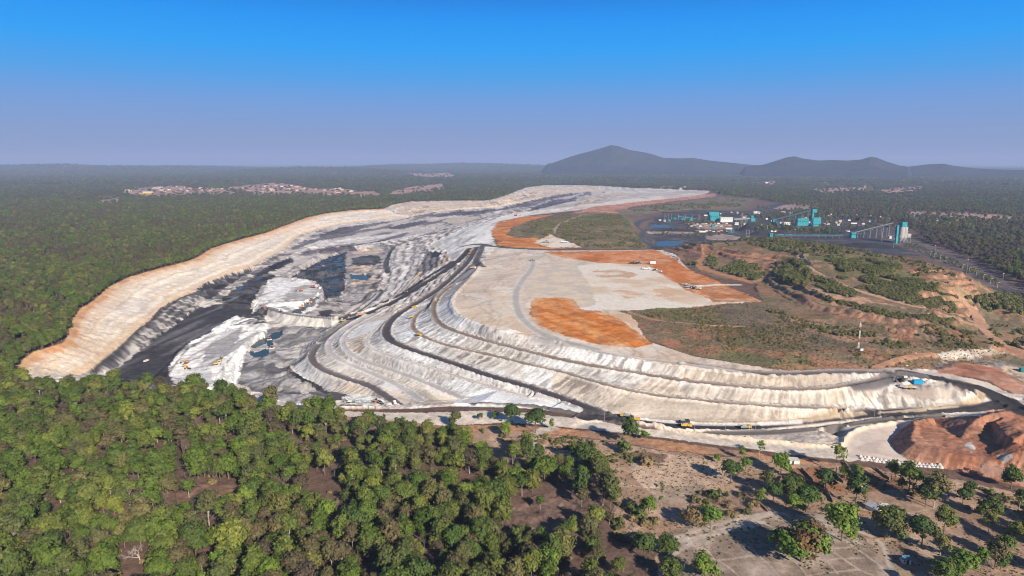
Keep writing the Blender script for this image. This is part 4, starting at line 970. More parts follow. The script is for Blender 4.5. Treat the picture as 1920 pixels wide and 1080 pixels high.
def mesh_from(name, verts, faces, k):
    me = bpy.data.meshes.new(name)
    me.vertices.add(len(verts)); me.vertices.foreach_set('co', np.ascontiguousarray(verts, np.float32).ravel())
    me.loops.add(faces.size); me.loops.foreach_set('vertex_index', np.ascontiguousarray(faces, np.int32).ravel())
    me.polygons.add(len(faces)); me.polygons.foreach_set('loop_start', np.arange(0, faces.size, k, dtype=np.int32))
    me.update(calc_edges=True)
    return me
VALL = np.stack([XF, YF, ZF], 1)
GROUND = {}
for n_, i_ in RID.items():
    f = QUAD[FREG == i_]
    if len(f) == 0: continue
    used, inv = np.unique(f, return_inverse=True)
    me = mesh_from(n_, VALL[used], inv.reshape(-1, 4), 4)
    at = me.attributes.new('earth', 'FLOAT_COLOR', 'POINT')
    at.data.foreach_set('color', np.concatenate([COLR[used], np.ones((len(used), 1), np.float32)], 1).astype(np.float32).ravel())
    me.polygons.foreach_set('use_smooth', np.ones(len(f), bool))
    me.materials.append(EM[n_])
    o = bpy.data.objects.new(n_, me); COL.objects.link(o); o['kind'] = 'structure'
    GROUND[n_] = o
def zat(x, y): return grid_at(ZG, x, y)

# mountains on the horizon: ridges with their own distance and depth
def hill(name, prof, r0, depth, seed):
    """prof: (pixel column, pixel row of the sky line); built as a ridge of real height at r0 metres"""
    P = np.array(prof, float); us = np.linspace(P[0, 0], P[-1, 0], 220); vs = np.interp(us, P[:, 0], P[:, 1])
    top = np.empty(len(us)); dirs = np.empty((len(us), 2))
    for i, (u, v) in enumerate(zip(us, vs)):
        dx, dy, dz = ray(u, v); hl = math.hypot(dx, dy); dirs[i] = dx / hl, dy / hl; top[i] = H + dz / hl * r0
    ss = np.linspace(-1, 1, 41)
    x = (dirs[:, None, 0] * (r0 + ss[None] * depth)); y = (dirs[:, None, 1] * (r0 + ss[None] * depth))
    cr = (1 - np.abs(ss)) ; shp = cr ** 1.15
    nz = fbm(x.ravel(), y.ravel(), 700, 5, seed, .6).reshape(x.shape)
    z = top[:, None] * shp[None] * (1 + (nz - .5) * 1.0 * (1 - shp[None]) * 2.6) - 5
    z = np.where(shp[None] > .97, top[:, None] * shp[None], z)
    ed = np.minimum(sm(np.arange(len(us)), 0, 12), sm(len(us) - 1 - np.arange(len(us)), 0, 12)); z = z * ed[:, None] - 20 * (1 - ed[:, None])
    nu, ns = x.shape
    a, b_ = np.meshgrid(np.arange(nu - 1), np.arange(ns - 1), indexing='ij'); q = (a * ns + b_).ravel()
    me = mesh_from(name, np.stack([x.ravel(), y.ravel(), z.ravel()], 1), np.stack([q, q + 1, q + ns + 1, q + ns], 1), 4)
    me.polygons.foreach_set('use_smooth', np.ones(len(me.polygons), bool))
    me.materials.append(hillm); me.update()
    if me.polygons[ns * 20 + 10].normal.z < 0: me.flip_normals()
    o = bpy.data.objects.new(name, me); COL.objects.link(o); o['kind'] = 'structure'
hillm = bpy.data.materials.new('hill_forest'); hillm.use_nodes = True
t = hillm.node_tree; b = t.nodes['Principled BSDF']; b.inputs['Roughness'].default_value = 1; b.inputs['Specular IOR Level'].default_value = 0
g = t.nodes.new('ShaderNodeNewGeometry'); n1 = t.nodes.new('ShaderNodeTexNoise'); n1.inputs['Scale'].default_value = .006; n1.inputs['Detail'].default_value = 8; n1.inputs['Roughness'].default_value = .7
t.links.new(g.outputs['Position'], n1.inputs['Vector'])
cr = t.nodes.new('ShaderNodeValToRGB'); cr.color_ramp.elements[0].position = .35; cr.color_ramp.elements[0].color = (.016, .024, .022, 1); cr.color_ramp.elements[1].position = .72; cr.color_ramp.elements[1].color = (.060, .055, .042, 1)
t.links.new(n1.outputs[0], cr.inputs[0]); t.links.new(cr.outputs[0], b.inputs['Base Color'])
hill('hill', [(1005, 309), (1035, 306), (1060, 297), (1085, 289), (1105, 284), (1130, 277), (1145, 272), (1160, 274), (1180, 281), (1210, 286), (1222, 289), (1245, 296), (1275, 297), (1300, 296), (1330, 301), (1370, 305), (1410, 309), (1450, 312)], 8600, 1300, 181)
hill('hill', [(1380, 314), (1430, 309), (1450, 303), (1475, 295), (1490, 293), (1505, 297), (1535, 301), (1560, 300), (1590, 301), (1615, 299), (1632, 294), (1642, 295), (1660, 302), (1685, 310), (1720, 315)], 7600, 1100, 182)
hill('hill', [(1660, 318), (1700, 313), (1740, 308), (1770, 307), (1790, 311), (1830, 316), (1900, 319), (1990, 318), (2100, 320)], 8200, 1000, 183)

# ------------------------------------------------------------------ air
hz = bpy.data.meshes.new('haze')
x0, x1, y0, y1, z0, z1 = -36000, 36000, -36000, 36000, -60, 368
hz.from_pydata([(x0, y0, z0), (x1, y0, z0), (x1, y1, z0), (x0, y1, z0), (x0, y0, z1), (x1, y0, z1), (x1, y1, z1), (x0, y1, z1)], [],
               [(0, 3, 2, 1), (4, 5, 6, 7), (0, 1, 5, 4), (1, 2, 6, 5), (2, 3, 7, 6), (3, 0, 4, 7)])
hm = bpy.data.materials.new('haze_air'); hm.use_nodes = True
t = hm.node_tree; t.nodes.clear()
vo = t.nodes.new('ShaderNodeVolumePrincipled'); vo.inputs['Color'].default_value = (.49, .61, .92, 1); vo.inputs['Density'].default_value = 8.5e-5; vo.inputs['Anisotropy'].default_value = 0.0
mo = t.nodes.new('ShaderNodeOutputMaterial'); t.links.new(vo.outputs[0], mo.inputs['Volume'])
hz.materials.append(hm)
o = bpy.data.objects.new('haze', hz); COL.objects.link(o); o['kind'] = 'stuff'
# ------------------------------------------------------------------ trees
def leaf_material(name, stops, trans=.25):
    m = bpy.data.materials.new(name); m.use_nodes = True
    t = m.node_tree; t.nodes.clear()
    oi = t.nodes.new('ShaderNodeObjectInfo'); cr = t.nodes.new('ShaderNodeValToRGB'); cr.color_ramp.interpolation = 'LINEAR'
    e = cr.color_ramp.elements
    e[0].position = stops[0][0]; e[0].color = (*stops[0][1], 1); e[1].position = stops[-1][0]; e[1].color = (*stops[-1][1], 1)
    for p, c in stops[1:-1]: k = e.new(p); k.color = (*c, 1)
    t.links.new(oi.outputs['Random'], cr.inputs[0])
    at = t.nodes.new('ShaderNodeAttribute'); at.attribute_name = 'tone'
    v = t.nodes.new('ShaderNodeVectorMath'); v.operation = 'MULTIPLY'
    t.links.new(cr.outputs[0], v.inputs[0]); t.links.new(at.outputs['Color'], v.inputs[1])
    d = t.nodes.new('ShaderNodeBsdfPrincipled'); d.inputs['Roughness'].default_value = .7; d.inputs['Specular IOR Level'].default_value = .25
    tr = t.nodes.new('ShaderNodeBsdfTranslucent'); mx = t.nodes.new('ShaderNodeMixShader'); mx.inputs[0].default_value = trans
    o = t.nodes.new('ShaderNodeOutputMaterial')
    t.links.new(v.outputs[0], d.inputs['Base Color']); t.links.new(v.outputs[0], tr.inputs['Color'])
    t.links.new(d.outputs[0], mx.inputs[1]); t.links.new(tr.outputs[0], mx.inputs[2]); t.links.new(mx.outputs[0], o.inputs['Surface'])
    return m
LEAF = leaf_material('leaves', [(0, (.075, .118, .022)), (.16, (.125, .178, .028)), (.32, (.082, .122, .030)), (.5, (.165, .190, .038)), (.64, (.112, .135, .042)), (.78, (.170, .145, .066)), (.9, (.215, .240, .045)), (1, (.085, .145, .032))], .3)
LEAF_BRIGHT = leaf_material('fresh_leaves', [(0, (.12, .205, .03)), (1, (.19, .235, .04))], .3)
LEAF_DARK = leaf_material('dark_leaves', [(0, (.060, .100, .026)), (1, (.085, .120, .03))], .2)
LEAF_RUST = leaf_material('rusty_leaves', [(0, (.17, .105, .045)), (1, (.19, .105, .05))], .25)
LEAF_DRY = leaf_material('dry_leaves', [(0, (.115, .095, .05)), (.5, (.150, .125, .055)), (1, (.105, .08, .055))], .3)
LEAF_HILL = leaf_material('hill_leaves', [(0, (.10, .14, .038)), (.5, (.15, .175, .045)), (1, (.19, .17, .07))], .2)
LEAF_SCRUB = leaf_material('scrub_leaves', [(0, (.095, .115, .035)), (.5, (.18, .145, .06)), (1, (.27, .19, .09))], .2)
def plain(name, col, rough=.9, metal=0, noise=None):
    m = bpy.data.materials.new(name); m.use_nodes = True
    b = m.node_tree.nodes['Principled BSDF']; b.inputs['Base Color'].default_value = (*col, 1); b.inputs['Roughness'].default_value = rough; b.inputs['Metallic'].default_value = metal
    b.inputs['Specular IOR Level'].default_value = .3
    if noise:
        t = m.node_tree; g = t.nodes.new('ShaderNodeTexCoord'); n1 = t.nodes.new('ShaderNodeTexNoise'); n1.inputs['Scale'].default_value = noise[0]; n1.inputs['Detail'].default_value = 5
        t.links.new(g.outputs['Object'], n1.inputs['Vector'])
        r = t.nodes.new('ShaderNodeMapRange'); r.inputs[1].default_value = .3; r.inputs[2].default_value = .7; r.inputs[3].default_value = 1 - noise[1]; r.inputs[4].default_value = 1 + noise[1]
        v = t.nodes.new('ShaderNodeVectorMath'); v.operation = 'SCALE'; v.inputs[0].default_value = col
        t.links.new(n1.outputs[0], r.inputs[0]); t.links.new(r.outputs[0], v.inputs[3]); t.links.new(v.outputs[0], b.inputs['Base Color'])
    return m
BARK = plain('bark', (.17, .125, .10), noise=(1.5, .3)); BARK_PALE = plain('pale_bark', (.36, .30, .27), noise=(1.5, .2)); TWIG = plain('twigs', (.17, .125, .115), noise=(1, .25))

def tube(vs, fs, pts, radii, n=5):
    base = None; P = [Vector(p) for p in pts]
    for i, p in enumerate(P):
        d = (P[min(i + 1, len(P) - 1)] - P[max(i - 1, 0)]).normalized()
        a = d.orthogonal().normalized(); b = d.cross(a)
        cur = len(vs)
        for k in range(n):
            w = 2 * math.pi * k / n; vs.append(tuple(p + (a * math.cos(w) + b * math.sin(w)) * radii[i]))
        if base is not None:
            for k in range(n): fs.append((base + k, base + (k + 1) % n, cur + (k + 1) % n, cur + k))
        base = cur
def make_mesh(name, vs, fs, mat):
    me = bpy.data.meshes.new(name); me.from_pydata(vs, [], fs); me.update(); me.materials.append(mat); return me

def crown_mesh(name, lobes, nclump, nleaf, rc, ls, mat, seed, mats2=None):
    g = np.random.default_rng(seed)
    cs = np.array([l[0] for l in lobes], float); rs_ = np.array([l[1] for l in lobes], float)
    wt = (rs_.prod(1)) ** (2 / 3); wt /= wt.sum()
    lid = g.choice(len(lobes), nclump, p=wt)
    d = g.normal(size=(nclump, 3)); d /= np.linalg.norm(d, axis=1)[:, None]; d[:, 2] = np.where(d[:, 2] < -.35, -d[:, 2] * .6, d[:, 2])
    rad = .62 + .42 * g.random(nclump) ** .7
    cc = cs[lid] + d * rs_[lid] * rad[:, None]
    cen = cs.mean(0)
    V = []; T = []
    k = nclump * nleaf
    ci = np.repeat(np.arange(nclump), nleaf)
    off = g.normal(size=(k, 3)) * .55 * rc * (.7 + .6 * g.random(nclump))[ci][:, None]; off[:, 2] *= .7
    p = cc[ci] + off
    outw = (cc - cen); outw /= np.linalg.norm(outw, axis=1)[:, None] + 1e-6
    nrm = off / (np.linalg.norm(off, axis=1)[:, None] + 1e-6) * .8 + outw[ci] * .7 + np.array([0, 0, .35]) + g.normal(size=(k, 3)) * .45
    nrm /= np.linalg.norm(nrm, axis=1)[:, None]
    a = np.cross(nrm, g.normal(size=(k, 3))); a /= np.linalg.norm(a, axis=1)[:, None]; b = np.cross(nrm, a)
    s = ls * (.6 + .8 * g.random(k))[:, None]
    q = np.stack([p - a * s - b * s * .6, p + a * s * .7 - b * s * .7, p + a * s + b * s * .6, p - a * s * .6 + b * s * .8], 1)
    me = mesh_from(name, q.reshape(-1, 3), np.arange(4 * k).reshape(-1, 4), 4)
    tone = (.72 + .5 * g.random(nclump))[ci] * (.85 + .3 * g.random(k))
    hue = (g.random(nclump) - .5)[ci] * .22
    tc_ = np.stack([tone * (1 + hue), tone, tone * (1 - hue * .5), np.ones(k)], 1)
    at = me.attributes.new('tone', 'FLOAT_COLOR', 'POINT'); at.data.foreach_set('color', np.repeat(tc_, 4, 0).astype(np.float32).ravel())
    me.materials.append(mat)
    if mats2:
        me.materials.append(mats2[0]); mi = (vnoise(cc[:, 0] * .35 + 9, cc[:, 2] * .35 + cc[:, 1] * .3, seed) + .25 * (g.random(nclump) - .5) < mats2[1]).astype(np.int32)
        me.polygons.foreach_set('material_index', mi[ci])
    return me
def trunk_mesh(name, h, r, lobes, seed, mat, lean=.3):
    g = random.Random(seed); vs, fs = [], []
    top = Vector((g.uniform(-lean, lean), g.uniform(-lean, lean), h)); mid = Vector((g.uniform(-lean, lean) * .6, g.uniform(-lean, lean) * .6, h * .5))
    tube(vs, fs, [(0, 0, -.5), mid * .3, mid, top], [r * 1.35, r, r * .8, r * .5], 6)
    for (c, rr_) in lobes:
        c = Vector(c); st = mid.lerp(top, g.uniform(.2, .9)); mm = st.lerp(c, .55) + Vector((0, 0, -.4))
        tube(vs, fs, [st, mm, c, c + Vector((g.uniform(-1, 1), g.uniform(-1, 1), rr_[2] * .6))], [r * .45, r * .3, r * .16, r * .05], 4)
    return make_mesh(name, vs, fs, mat)
def bare_mesh(name, h, spread, seed, mat, r=.16, depth=4):
    g = random.Random(seed); vs, fs = [], []
    def grow(p, d, ln, r, k):
        q = p + d * ln; m = p.lerp(q, .5) + Vector((g.uniform(-1, 1), g.uniform(-1, 1), g.uniform(-.5, .8))) * ln * .08
        tube(vs, fs, [p, m, q], [r, r * .8, r * .6], 4 if k > 1 else 3)
        if k == 0: return
        for _ in range(g.choice((3, 3, 4)) if k > 1 else 4):
            nd = (d + Vector((g.uniform(-1, 1), g.uniform(-1, 1), g.uniform(-.35, .6))) * spread).normalized()
            grow(p.lerp(q, g.uniform(.55, 1)), nd, ln * g.uniform(.55, .85), r * .55, k - 1)
    grow(Vector((0, 0, -.4)), Vector((g.uniform(-.1, .1), g.uniform(-.1, .1), 1)).normalized(), h * .38, r, depth)
    return make_mesh(name, vs, fs, mat)
def lobes_of(h, w, n, low, seed, flat=1.0):
    g = random.Random(seed); L = []
    ch = h - low
    L.append(((0, 0, low + ch * .55), (w * .36, w * .36, ch * .42 * flat)))
    for i in range(n):
        a = 2 * math.pi * i / n + g.uniform(-.5, .5); rr_ = w * g.uniform(.18, .32); z = low + ch * g.uniform(.25, .85)
        k = 1 - .45 * (z - low) / ch
        L.append(((math.cos(a) * rr_ * k * 1.1, math.sin(a) * rr_ * k * 1.1, z), (w * g.uniform(.16, .24), w * g.uniform(.16, .24), ch * g.uniform(.15, .24) * flat)))
    return L
PROTO = []   # (crown mesh, trunk mesh, height, width)
def proto(h, w, n, low, seed, mat, clumps, leaves, rc=.95, ls=.36, r=.2, bark=BARK, flat=1.0, mats2=None):
    L = lobes_of(h, w, n, low, seed, flat)
    PROTO.append((crown_mesh('crown', L, clumps, leaves, rc, ls, mat, seed, mats2), trunk_mesh('trunk', h * .62, r, L[1:], seed, bark), h, w))
    return len(PROTO) - 1
SAL = [proto(12.5, 8.8, 9, 1.2, s, LEAF, 104, 30, .95, .31) for s in (1, 2, 3, 4)]
BROAD = [proto(11.5, 11.5, 11, 1.0, s, LEAF, 128, 30, 1.1, .31, r=.26) for s in (11, 12)]
LOOSE = [proto(12.5, 8.8, 9, 2.2, s, LEAF, 58, 28, .9, .30, bark=BARK_PALE) for s in (21, 22, 23)]
YOUNG = [proto(9.5, 5.0, 5, 2.5, s, LEAF, 36, 24, .8, .30, .12) for s in (31, 32)]
SALF = SAL + BROAD + LOOSE + YOUNG
DRY = [proto(11.5, 8.6, 8, 1.6, s, LEAF_DRY, 70, 22, bark=BARK_PALE) for s in (35, 36)]
BARE = []
for s in (41, 42, 43):
    PROTO.append((bare_mesh('crown', 11, .95, s, TWIG), None, 11, 8)); BARE.append(len(PROTO) - 1)
ROUND_BRIGHT = proto(9, 8.5, 6, 1.8, 51, LEAF_BRIGHT, 80, 28, .9, .32)
ROUND_DARK = proto(10, 9, 7, 1.8, 52, LEAF_DARK, 84, 28, .95, .34)
MANGO = proto(9.5, 15, 11, .6, 53, LEAF_BRIGHT, 170, 30, 1.1, .34, .35, mats2=(LEAF_RUST, .515))
TALL_TWO = proto(15, 8.5, 7, 1.0, 54, LEAF_DARK, 74, 28, .95, .34)
SPARSE = proto(11, 7.5, 7, 3.5, 55, LEAF_BRIGHT, 24, 16, .8, .28, .16, BARK_PALE)
SLIM = proto(10.5, 4.6, 5, 1.6, 56, LEAF_BRIGHT, 44, 24, .75, .30, .13)
RUSTY = proto(7, 9, 7, 1.0, 57, LEAF_RUST, 60, 24, 1.0, .3, .2, mats2=(LEAF_SCRUB, .5))
WHITE_DEAD = len(PROTO); PROTO.append((bare_mesh('crown', 9.5, 1.25, 61, BARK_PALE, .3, 4), None, 9.5, 11))

def empty(name, loc, rz=0, s=(1, 1, 1)):
    o = bpy.data.objects.new(name, None); COL.objects.link(o); o.location = loc; o.rotation_euler = (0, 0, rz); o.scale = s; o.empty_display_size = .5
    return o
def part(name, me, parent, loc=None, rot=None):
    o = bpy.data.objects.new(name, me); COL.objects.link(o); o.parent = parent
    if loc is not None: o.location = loc
    if rot is not None: o.rotation_euler = rot
    return o
def tag(o, label, cat, group=None):
    o['label'] = label; o['category'] = cat
    if group: o['group'] = group
    return o
FIRST = {}
def tree(name, k, x, y, rz, s, label, group=None, cat='tree'):
    z = float(zat(x, y))
    t = empty(name, (x, y, z - .1), rz, s); tag(t, label, cat, group)
    cm, tm, h, w = PROTO[k]
    c = part('crown' if tm is not None else 'branches', cm, t)
    tr = part('trunk', tm, t) if tm is not None else None
    FIRST.setdefault(k, (c, tr))
    return t

# ---- trees one can point at: pixel of the foot, pixel height, kind, label
FT = [
 (1391, 862, 26, SLIM, 'slim green tree with a spindly top growing just below the pale perimeter road'),
 (1424, 855, 30, SPARSE, 'pale see-through tree standing right beside the perimeter road'),
 (1345, 866, 14, ROUND_BRIGHT, 'small bright round bush between the road and the sandy plot'),
 (1398, 882, 22, ROUND_BRIGHT, 'small bright green tree just right of the round dark tree beside the sandy plot'),
 (1370, 905, 42, ROUND_DARK, 'full round dark green tree on the right edge of the sandy plot'),
 (1464, 890, 36, ROUND_BRIGHT, 'leafy green tree standing in front of the long tin-roofed house'),
 (1568, 886, 52, SPARSE, 'tall yellow-green tree with a narrow tip at the curve of the perimeter road'),
 (1583, 897, 20, ROUND_BRIGHT, 'low yellow-green tree at the foot of the tall yellow-green one'),
 (1607, 907, 34, SLIM, 'upright green tree between the red plots with earth walls'),
 (1547, 924, 42, ROUND_DARK, 'rounded dark tree at the lower edge of the red ploughed plots'),
 (1604, 948, 62, TALL_TWO, 'tall dark two-tiered tree beside the whitish wall end'),
 (1437, 925, 44, LOOSE[0], 'olive tree with a thin crown left of the brown-roofed hut'),
 (1426, 948, 34, SLIM, 'slim yellow-green tree left of the brown-roofed hut and below the olive one'),
 (1449, 943, 40, LOOSE[1], 'broken-crowned green tree on the left side of the brown-roofed hut'),
 (1484, 938, 46, BROAD[0], 'broad dark tree shading the front of the brown-roofed hut'),
 (1516, 951, 42, BROAD[1], 'wide pale green tree right of the broad dark tree by the hut'),
 (1489, 967, 36, ROUND_BRIGHT, 'dense green tree right above the fork of the sandy footpaths'),
 (1578, 1014, 62, ROUND_BRIGHT, 'big leafy green tree leaning over the footpath in mid field'),
 (1503, 1053, 68, MANGO, 'huge round tree half rusty brown and half yellow-green in the open field'),
 (1666, 1008, 56, BROAD[0], 'wide olive tree on two stems below the white-walled house'),
 (1728, 1024, 50, ROUND_DARK, 'full dark green tree right of the wide olive tree'),
 (1762, 1042, 44, LOOSE[2], 'thin yellowish tree with a double crown left of the shaded wood'),
 (1803, 1086, 44, ROUND_BRIGHT, 'bright lime green round tree beside the grey-roofed hut'),
 (1768, 1092, 44, BROAD[1], 'dull olive round tree left of the lime green one'),
 (1839, 1070, 40, SLIM, 'upright bright green tree between the lime round tree and the bare pale one'),
 (1856, 1082, 40, BARE[0], 'bare pale-limbed tree at the lower right near the upright green tree'),
 (1703, 926, 54, SAL[1], 'large spreading tree right of the earth-walled plots'),
 (1671, 906, 40, YOUNG[1], 'thin-topped dark tree left of the large spreading tree'),
 (1750, 952, 58, LOOSE[1], 'tall loose tree on bare stems in the brown ground right of the white-walled house'),
 (1735, 950, 38, ROUND_DARK, 'dark bushy tree leaning against the tall loose tree on bare stems'),
 (1215, 966, 34, ROUND_BRIGHT, 'yellowish round tree below the square sandy plots'),
 (1239, 944, 16, YOUNG[0], 'tiny green tree beside the footpath below the sandy plots'),
 (1299, 990, 36, RUSTY, 'rust-brown bushy tree left of its yellow-green neighbour'),
 (1332, 992, 42, ROUND_BRIGHT, 'yellow-green tree touching the rust-brown one at the field edge'),
 (1207, 1048, 50, ROUND_DARK, 'round deep green tree standing alone left of the sandy track'),
 (1251, 1042, 44, BROAD[1], 'pale green tree right of the round deep green one'),
 (1257, 1090, 46, BROAD[0], 'dark olive tree at the bottom edge below the pale green one'),
 (1319, 1092, 52, ROUND_BRIGHT, 'bright green tall tree at the bottom edge of the grey field'),
 (1181, 838, 60, TALL_TWO, 'tall dark tree rising in front of the black haul road'),
 (1208, 826, 18, ROUND_BRIGHT, 'small lollipop green tree right of the tall dark one by the haul road'),
 (960, 796, 38, ROUND_DARK, 'dark full tree left of the pair standing before the white slopes'),
 (1004, 812, 46, ROUND_DARK, 'tall dark tree right of the pair standing before the white slopes'),
 (1034, 806, 22, SLIM, 'small leaning tree on the right flank of the tall dark tree by the road'),
 (948, 818, 26, ROUND_BRIGHT, 'bright green small tree below the dark pair by the road'),
 (929, 786, 14, ROUND_BRIGHT, 'low bright bush beside the perimeter road'),
 (900, 788, 14, ROUND_DARK, 'dark little cone-shaped bush above the pale scar'),
 (853, 800, 34, SAL[0], 'upright tree at the corner of the forest beside the pale scar'),
 (1318, 878 + 8, 10, YOUNG[1], 'tiny sapling standing in the sandy plot'),
 (1240, 915, 12, YOUNG[0], 'tiny bush at the lower edge of the sandy plots'),
 (1390, 952, 36, BARE[1], 'leafless brown tree in the thicket left of the hut cluster'),
 (1352, 948, 26, BARE[2], 'leafless grey thicket tree above the grey field'),
 (1185, 1000, 34, BARE[0], 'leafless brown tree left of the yellowish round tree'),
 (262, 1056, 44, WHITE_DEAD, 'dead whitish tree with spreading bare limbs in the green canopy'),
]
used_xy = []
for (u, v, hp_, k, lab) in FT:
    x, y = ground_at(u, v, ZG); x, y = float(x[0]), float(y[0])
    hm_ = hp_ * math.hypot(x, y) / F / .93
    cm, tm, h, w = PROTO[k]; s = hm_ / h
    tree('tree' if k not in BARE + [WHITE_DEAD] else 'bare_tree', k, x, y, rng.uniform(0, 6.28), (s * 1.08, s * 1.08, s), lab)
    used_xy.append((x, y, w * s * .5))
dx_, dy_, _r = used_xy[-1]; dd_ = math.hypot(dx_, dy_)
for q_ in (5, 10, 15): used_xy.append((dx_ * (1 - q_ / dd_), dy_ * (1 - q_ / dd_), 7.0))
used_xy = np.array(used_xy)

# ---- forest stands
def in_world(px, x, y): return pip(poly_world(px, 20), x, y)
def jitter(x0, x1, y0, y1, cell, jit=.46):
    nx = int((x1 - x0) / cell); ny = int((y1 - y0) / cell)
    gx_, gy_ = np.meshgrid(np.arange(nx), np.arange(ny), indexing='ij')
    return x0 + (gx_.ravel() + .5 + rng.uniform(-jit, jit, nx * ny)) * cell, y0 + (gy_.ravel() + .5 + rng.uniform(-jit, jit, nx * ny)) * cell
NEARF = [(-300, 678), (-10, 688), (18, 698), (60, 722), (150, 730), (250, 735), (340, 738), (395, 745), (470, 757), (540, 770), (600, 782), (640, 795), (700, 806), (760, 808), (800, 818), (850, 812), (872, 832), (900, 848), (930, 872), (985, 850), (1010, 830), (1030, 860),
         (1075, 868), (1110, 862), (1140, 905), (1150, 940), (1150, 1000), (1165, 1030), (1165, 1075), (1200, 1180), (1200, 1500), (-500, 1500)]
x, y = jitter(-430, 130, 150, 640, 6.1)
keep = in_world(NEARF, x, y)
clear = np.zeros(len(x), bool)
for px, p in (([(330, 920), (380, 905), (452, 912), (462, 948), (400, 962), (345, 982)], .9), ([(200, 1000), (225, 930), (260, 900), (275, 930), (240, 1000)], .25), ([(780, 885), (830, 880), (890, 890), (925, 918), (880, 922), (805, 902)], .9),
              ([(925, 985), (1000, 932), (1080, 912), (1135, 925), (1115, 985), (1040, 1008), (960, 1015)], .85), ([(960, 860), (1060, 860), (1140, 890), (1140, 1050), (1000, 1040), (940, 960)], .3), ([(590, 940), (640, 920), (660, 960), (620, 990)], .5), ([(960, 1060), (1140, 1010), (1160, 1090), (1000, 1150)], .35)):
    clear |= in_world(px, x, y) & (rng.random(len(x)) < p)
keep &= ~clear
du = np.full(len(x), 1e9)
for (ax, ay, ar) in used_xy: du = np.minimum(du, np.hypot(x - ax, y - ay) - ar * .8)
keep &= du > 2.0
keep &= rng.random(len(x)) < np.where(fbm(x, y, 26, 3, 203) > .585, .62, .97)
x, y = x[keep], y[keep]
lean = fbm(x, y, 45, 3, 201)
kind = np.where(rng.random(len(x)) < .17 + .16 * (lean > .54), rng.choice(BARE + DRY, len(x)), rng.choice(SALF + [ROUND_BRIGHT], len(x), p=[.12] * 4 + [.09] * 2 + [.08] * 3 + [.03] * 2 + [.04]))
sc_ = rng.uniform(.52, 1.2, len(x)) * (.86 + .3 * fbm(x, y, 60, 2, 202))
zz_ = zat(x, y)
uu, vv = proj(x, y, zz_ + 7)
onscreen = (uu > -40) & (uu < 1960) & (vv > 0) & (vv < 1110)
dd = np.hypot(x, y)
order = np.argsort(np.where(onscreen, dd / sc_, 1e9))
IND = order[:258]
NLAB = 'sunlit green sal tree in the dense forest along the bottom of the view'
BLAB = 'leafless greyish tree among the green crowns of the bottom forest'
YLAB = 'loose-crowned pale-stemmed tree in the dense forest along the bottom of the view'
WLAB = 'broad-crowned tree in the dense forest along the bottom of the view'
DLAB = 'dry brownish-crowned tree among the green crowns of the bottom forest'
RLAB = 'bright green round-crowned tree in the dense forest along the bottom of the view'
SLAB = 'slender young tree in the dense forest along the bottom of the view'
for i in IND:
    k = int(kind[i]); s = sc_[i]
    lab = DLAB if k in DRY else BLAB if k in BARE else YLAB if k in LOOSE else WLAB if k in BROAD else SLAB if k in YOUNG else RLAB if k == ROUND_BRIGHT else NLAB
    tree('bare_tree' if k in BARE else 'forest_tree', k, float(x[i]), float(y[i]), rng.uniform(0, 6.28), (s, s, s * rng.uniform(.88, 1.15)), lab, {BLAB: 'leafless trees of the bottom forest', YLAB: 'loose-crowned trees of the bottom forest', WLAB: 'broad-crowned trees of the bottom forest', SLAB: 'slender trees of the bottom forest', RLAB: 'bright round trees of the bottom forest', DLAB: 'dry trees of the bottom forest', NLAB: 'green sal trees of the bottom forest'}[lab])
rest = np.ones(len(x), bool); rest[IND] = False
PX = [x[rest]]; PY = [y[rest]]; PK = [kind[rest]]; PS = [sc_[rest]]
# shaded wood at the lower right, its trees one by one
wx, wy = jitter(60, 300, 190, 330, 11.0)
k_ = in_world([(1790, 945), (1830, 925), (1925, 960), (1990, 990), (1990, 1090), (1870, 1095), (1850, 1040), (1800, 1000)], wx, wy) | (in_world([(1760, 985), (1800, 1000), (1790, 1030), (1760, 1010)], wx, wy))
wx, wy = wx[k_], wy[k_]
for a, b in zip(wx, wy):
    k = int(rng.choice(SAL + BROAD + LOOSE + [ROUND_DARK])); s = rng.uniform(.7, 1.05)
    tree('tree', k, float(a), float(b), rng.uniform(0, 6.28), (s, s, s), 'olive tree of the loose shaded wood in the lower right corner', 'trees of the shaded wood')

# wide forests: left of the mine, right of the railway, and out to the horizon
LEFTF_FAR = RIM[3:] + [(1330, 352), (1330, 325), (-400, 325), (-400, 700), (-60, 705)]
def stand(cell, rmin, rmax, amin, amax):
    n = int(0.5 * (rmax ** 2 - rmin ** 2) * math.radians(amax - amin) / cell ** 2)
    r = np.sqrt(rng.uniform(rmin ** 2, rmax ** 2, n)); a = np.radians(rng.uniform(amin, amax, n))
    return np.sin(a) * r, np.cos(a) * r
RF_PX = [(1745, 457), (1715, 438), (1660, 424), (1600, 416), (1545, 404), (1500, 388), (1440, 378), (1400, 372), (1345, 365), (1330, 352), (1330, 325), (2400, 325), (2400, 700), (2050, 600), (1925, 537), (1850, 500), (1790, 470)]
OPEN = [np.nonzero(REG == RID[n])[0] for n in ('village_ground',)]
def reg_at(x, y):
    t = np.clip(np.round(np.interp(np.arctan2(x, y), TH, np.arange(NT_))).astype(int), 0, NT_ - 1); r = np.clip(np.round(np.interp(np.hypot(x, y), RR, np.arange(NR))).astype(int), 0, NR - 1)
    return REG.reshape(NT_, NR)[t, r]
def rim_clear(x, y):
    d = line_dist(line_world(RIM, 1, 10), x, y, 30.0); return d
lw = poly_world([(u, max(v, 326)) for u, v in LEFTF_FAR], 20); rw = poly_world(RF_PX, 20)
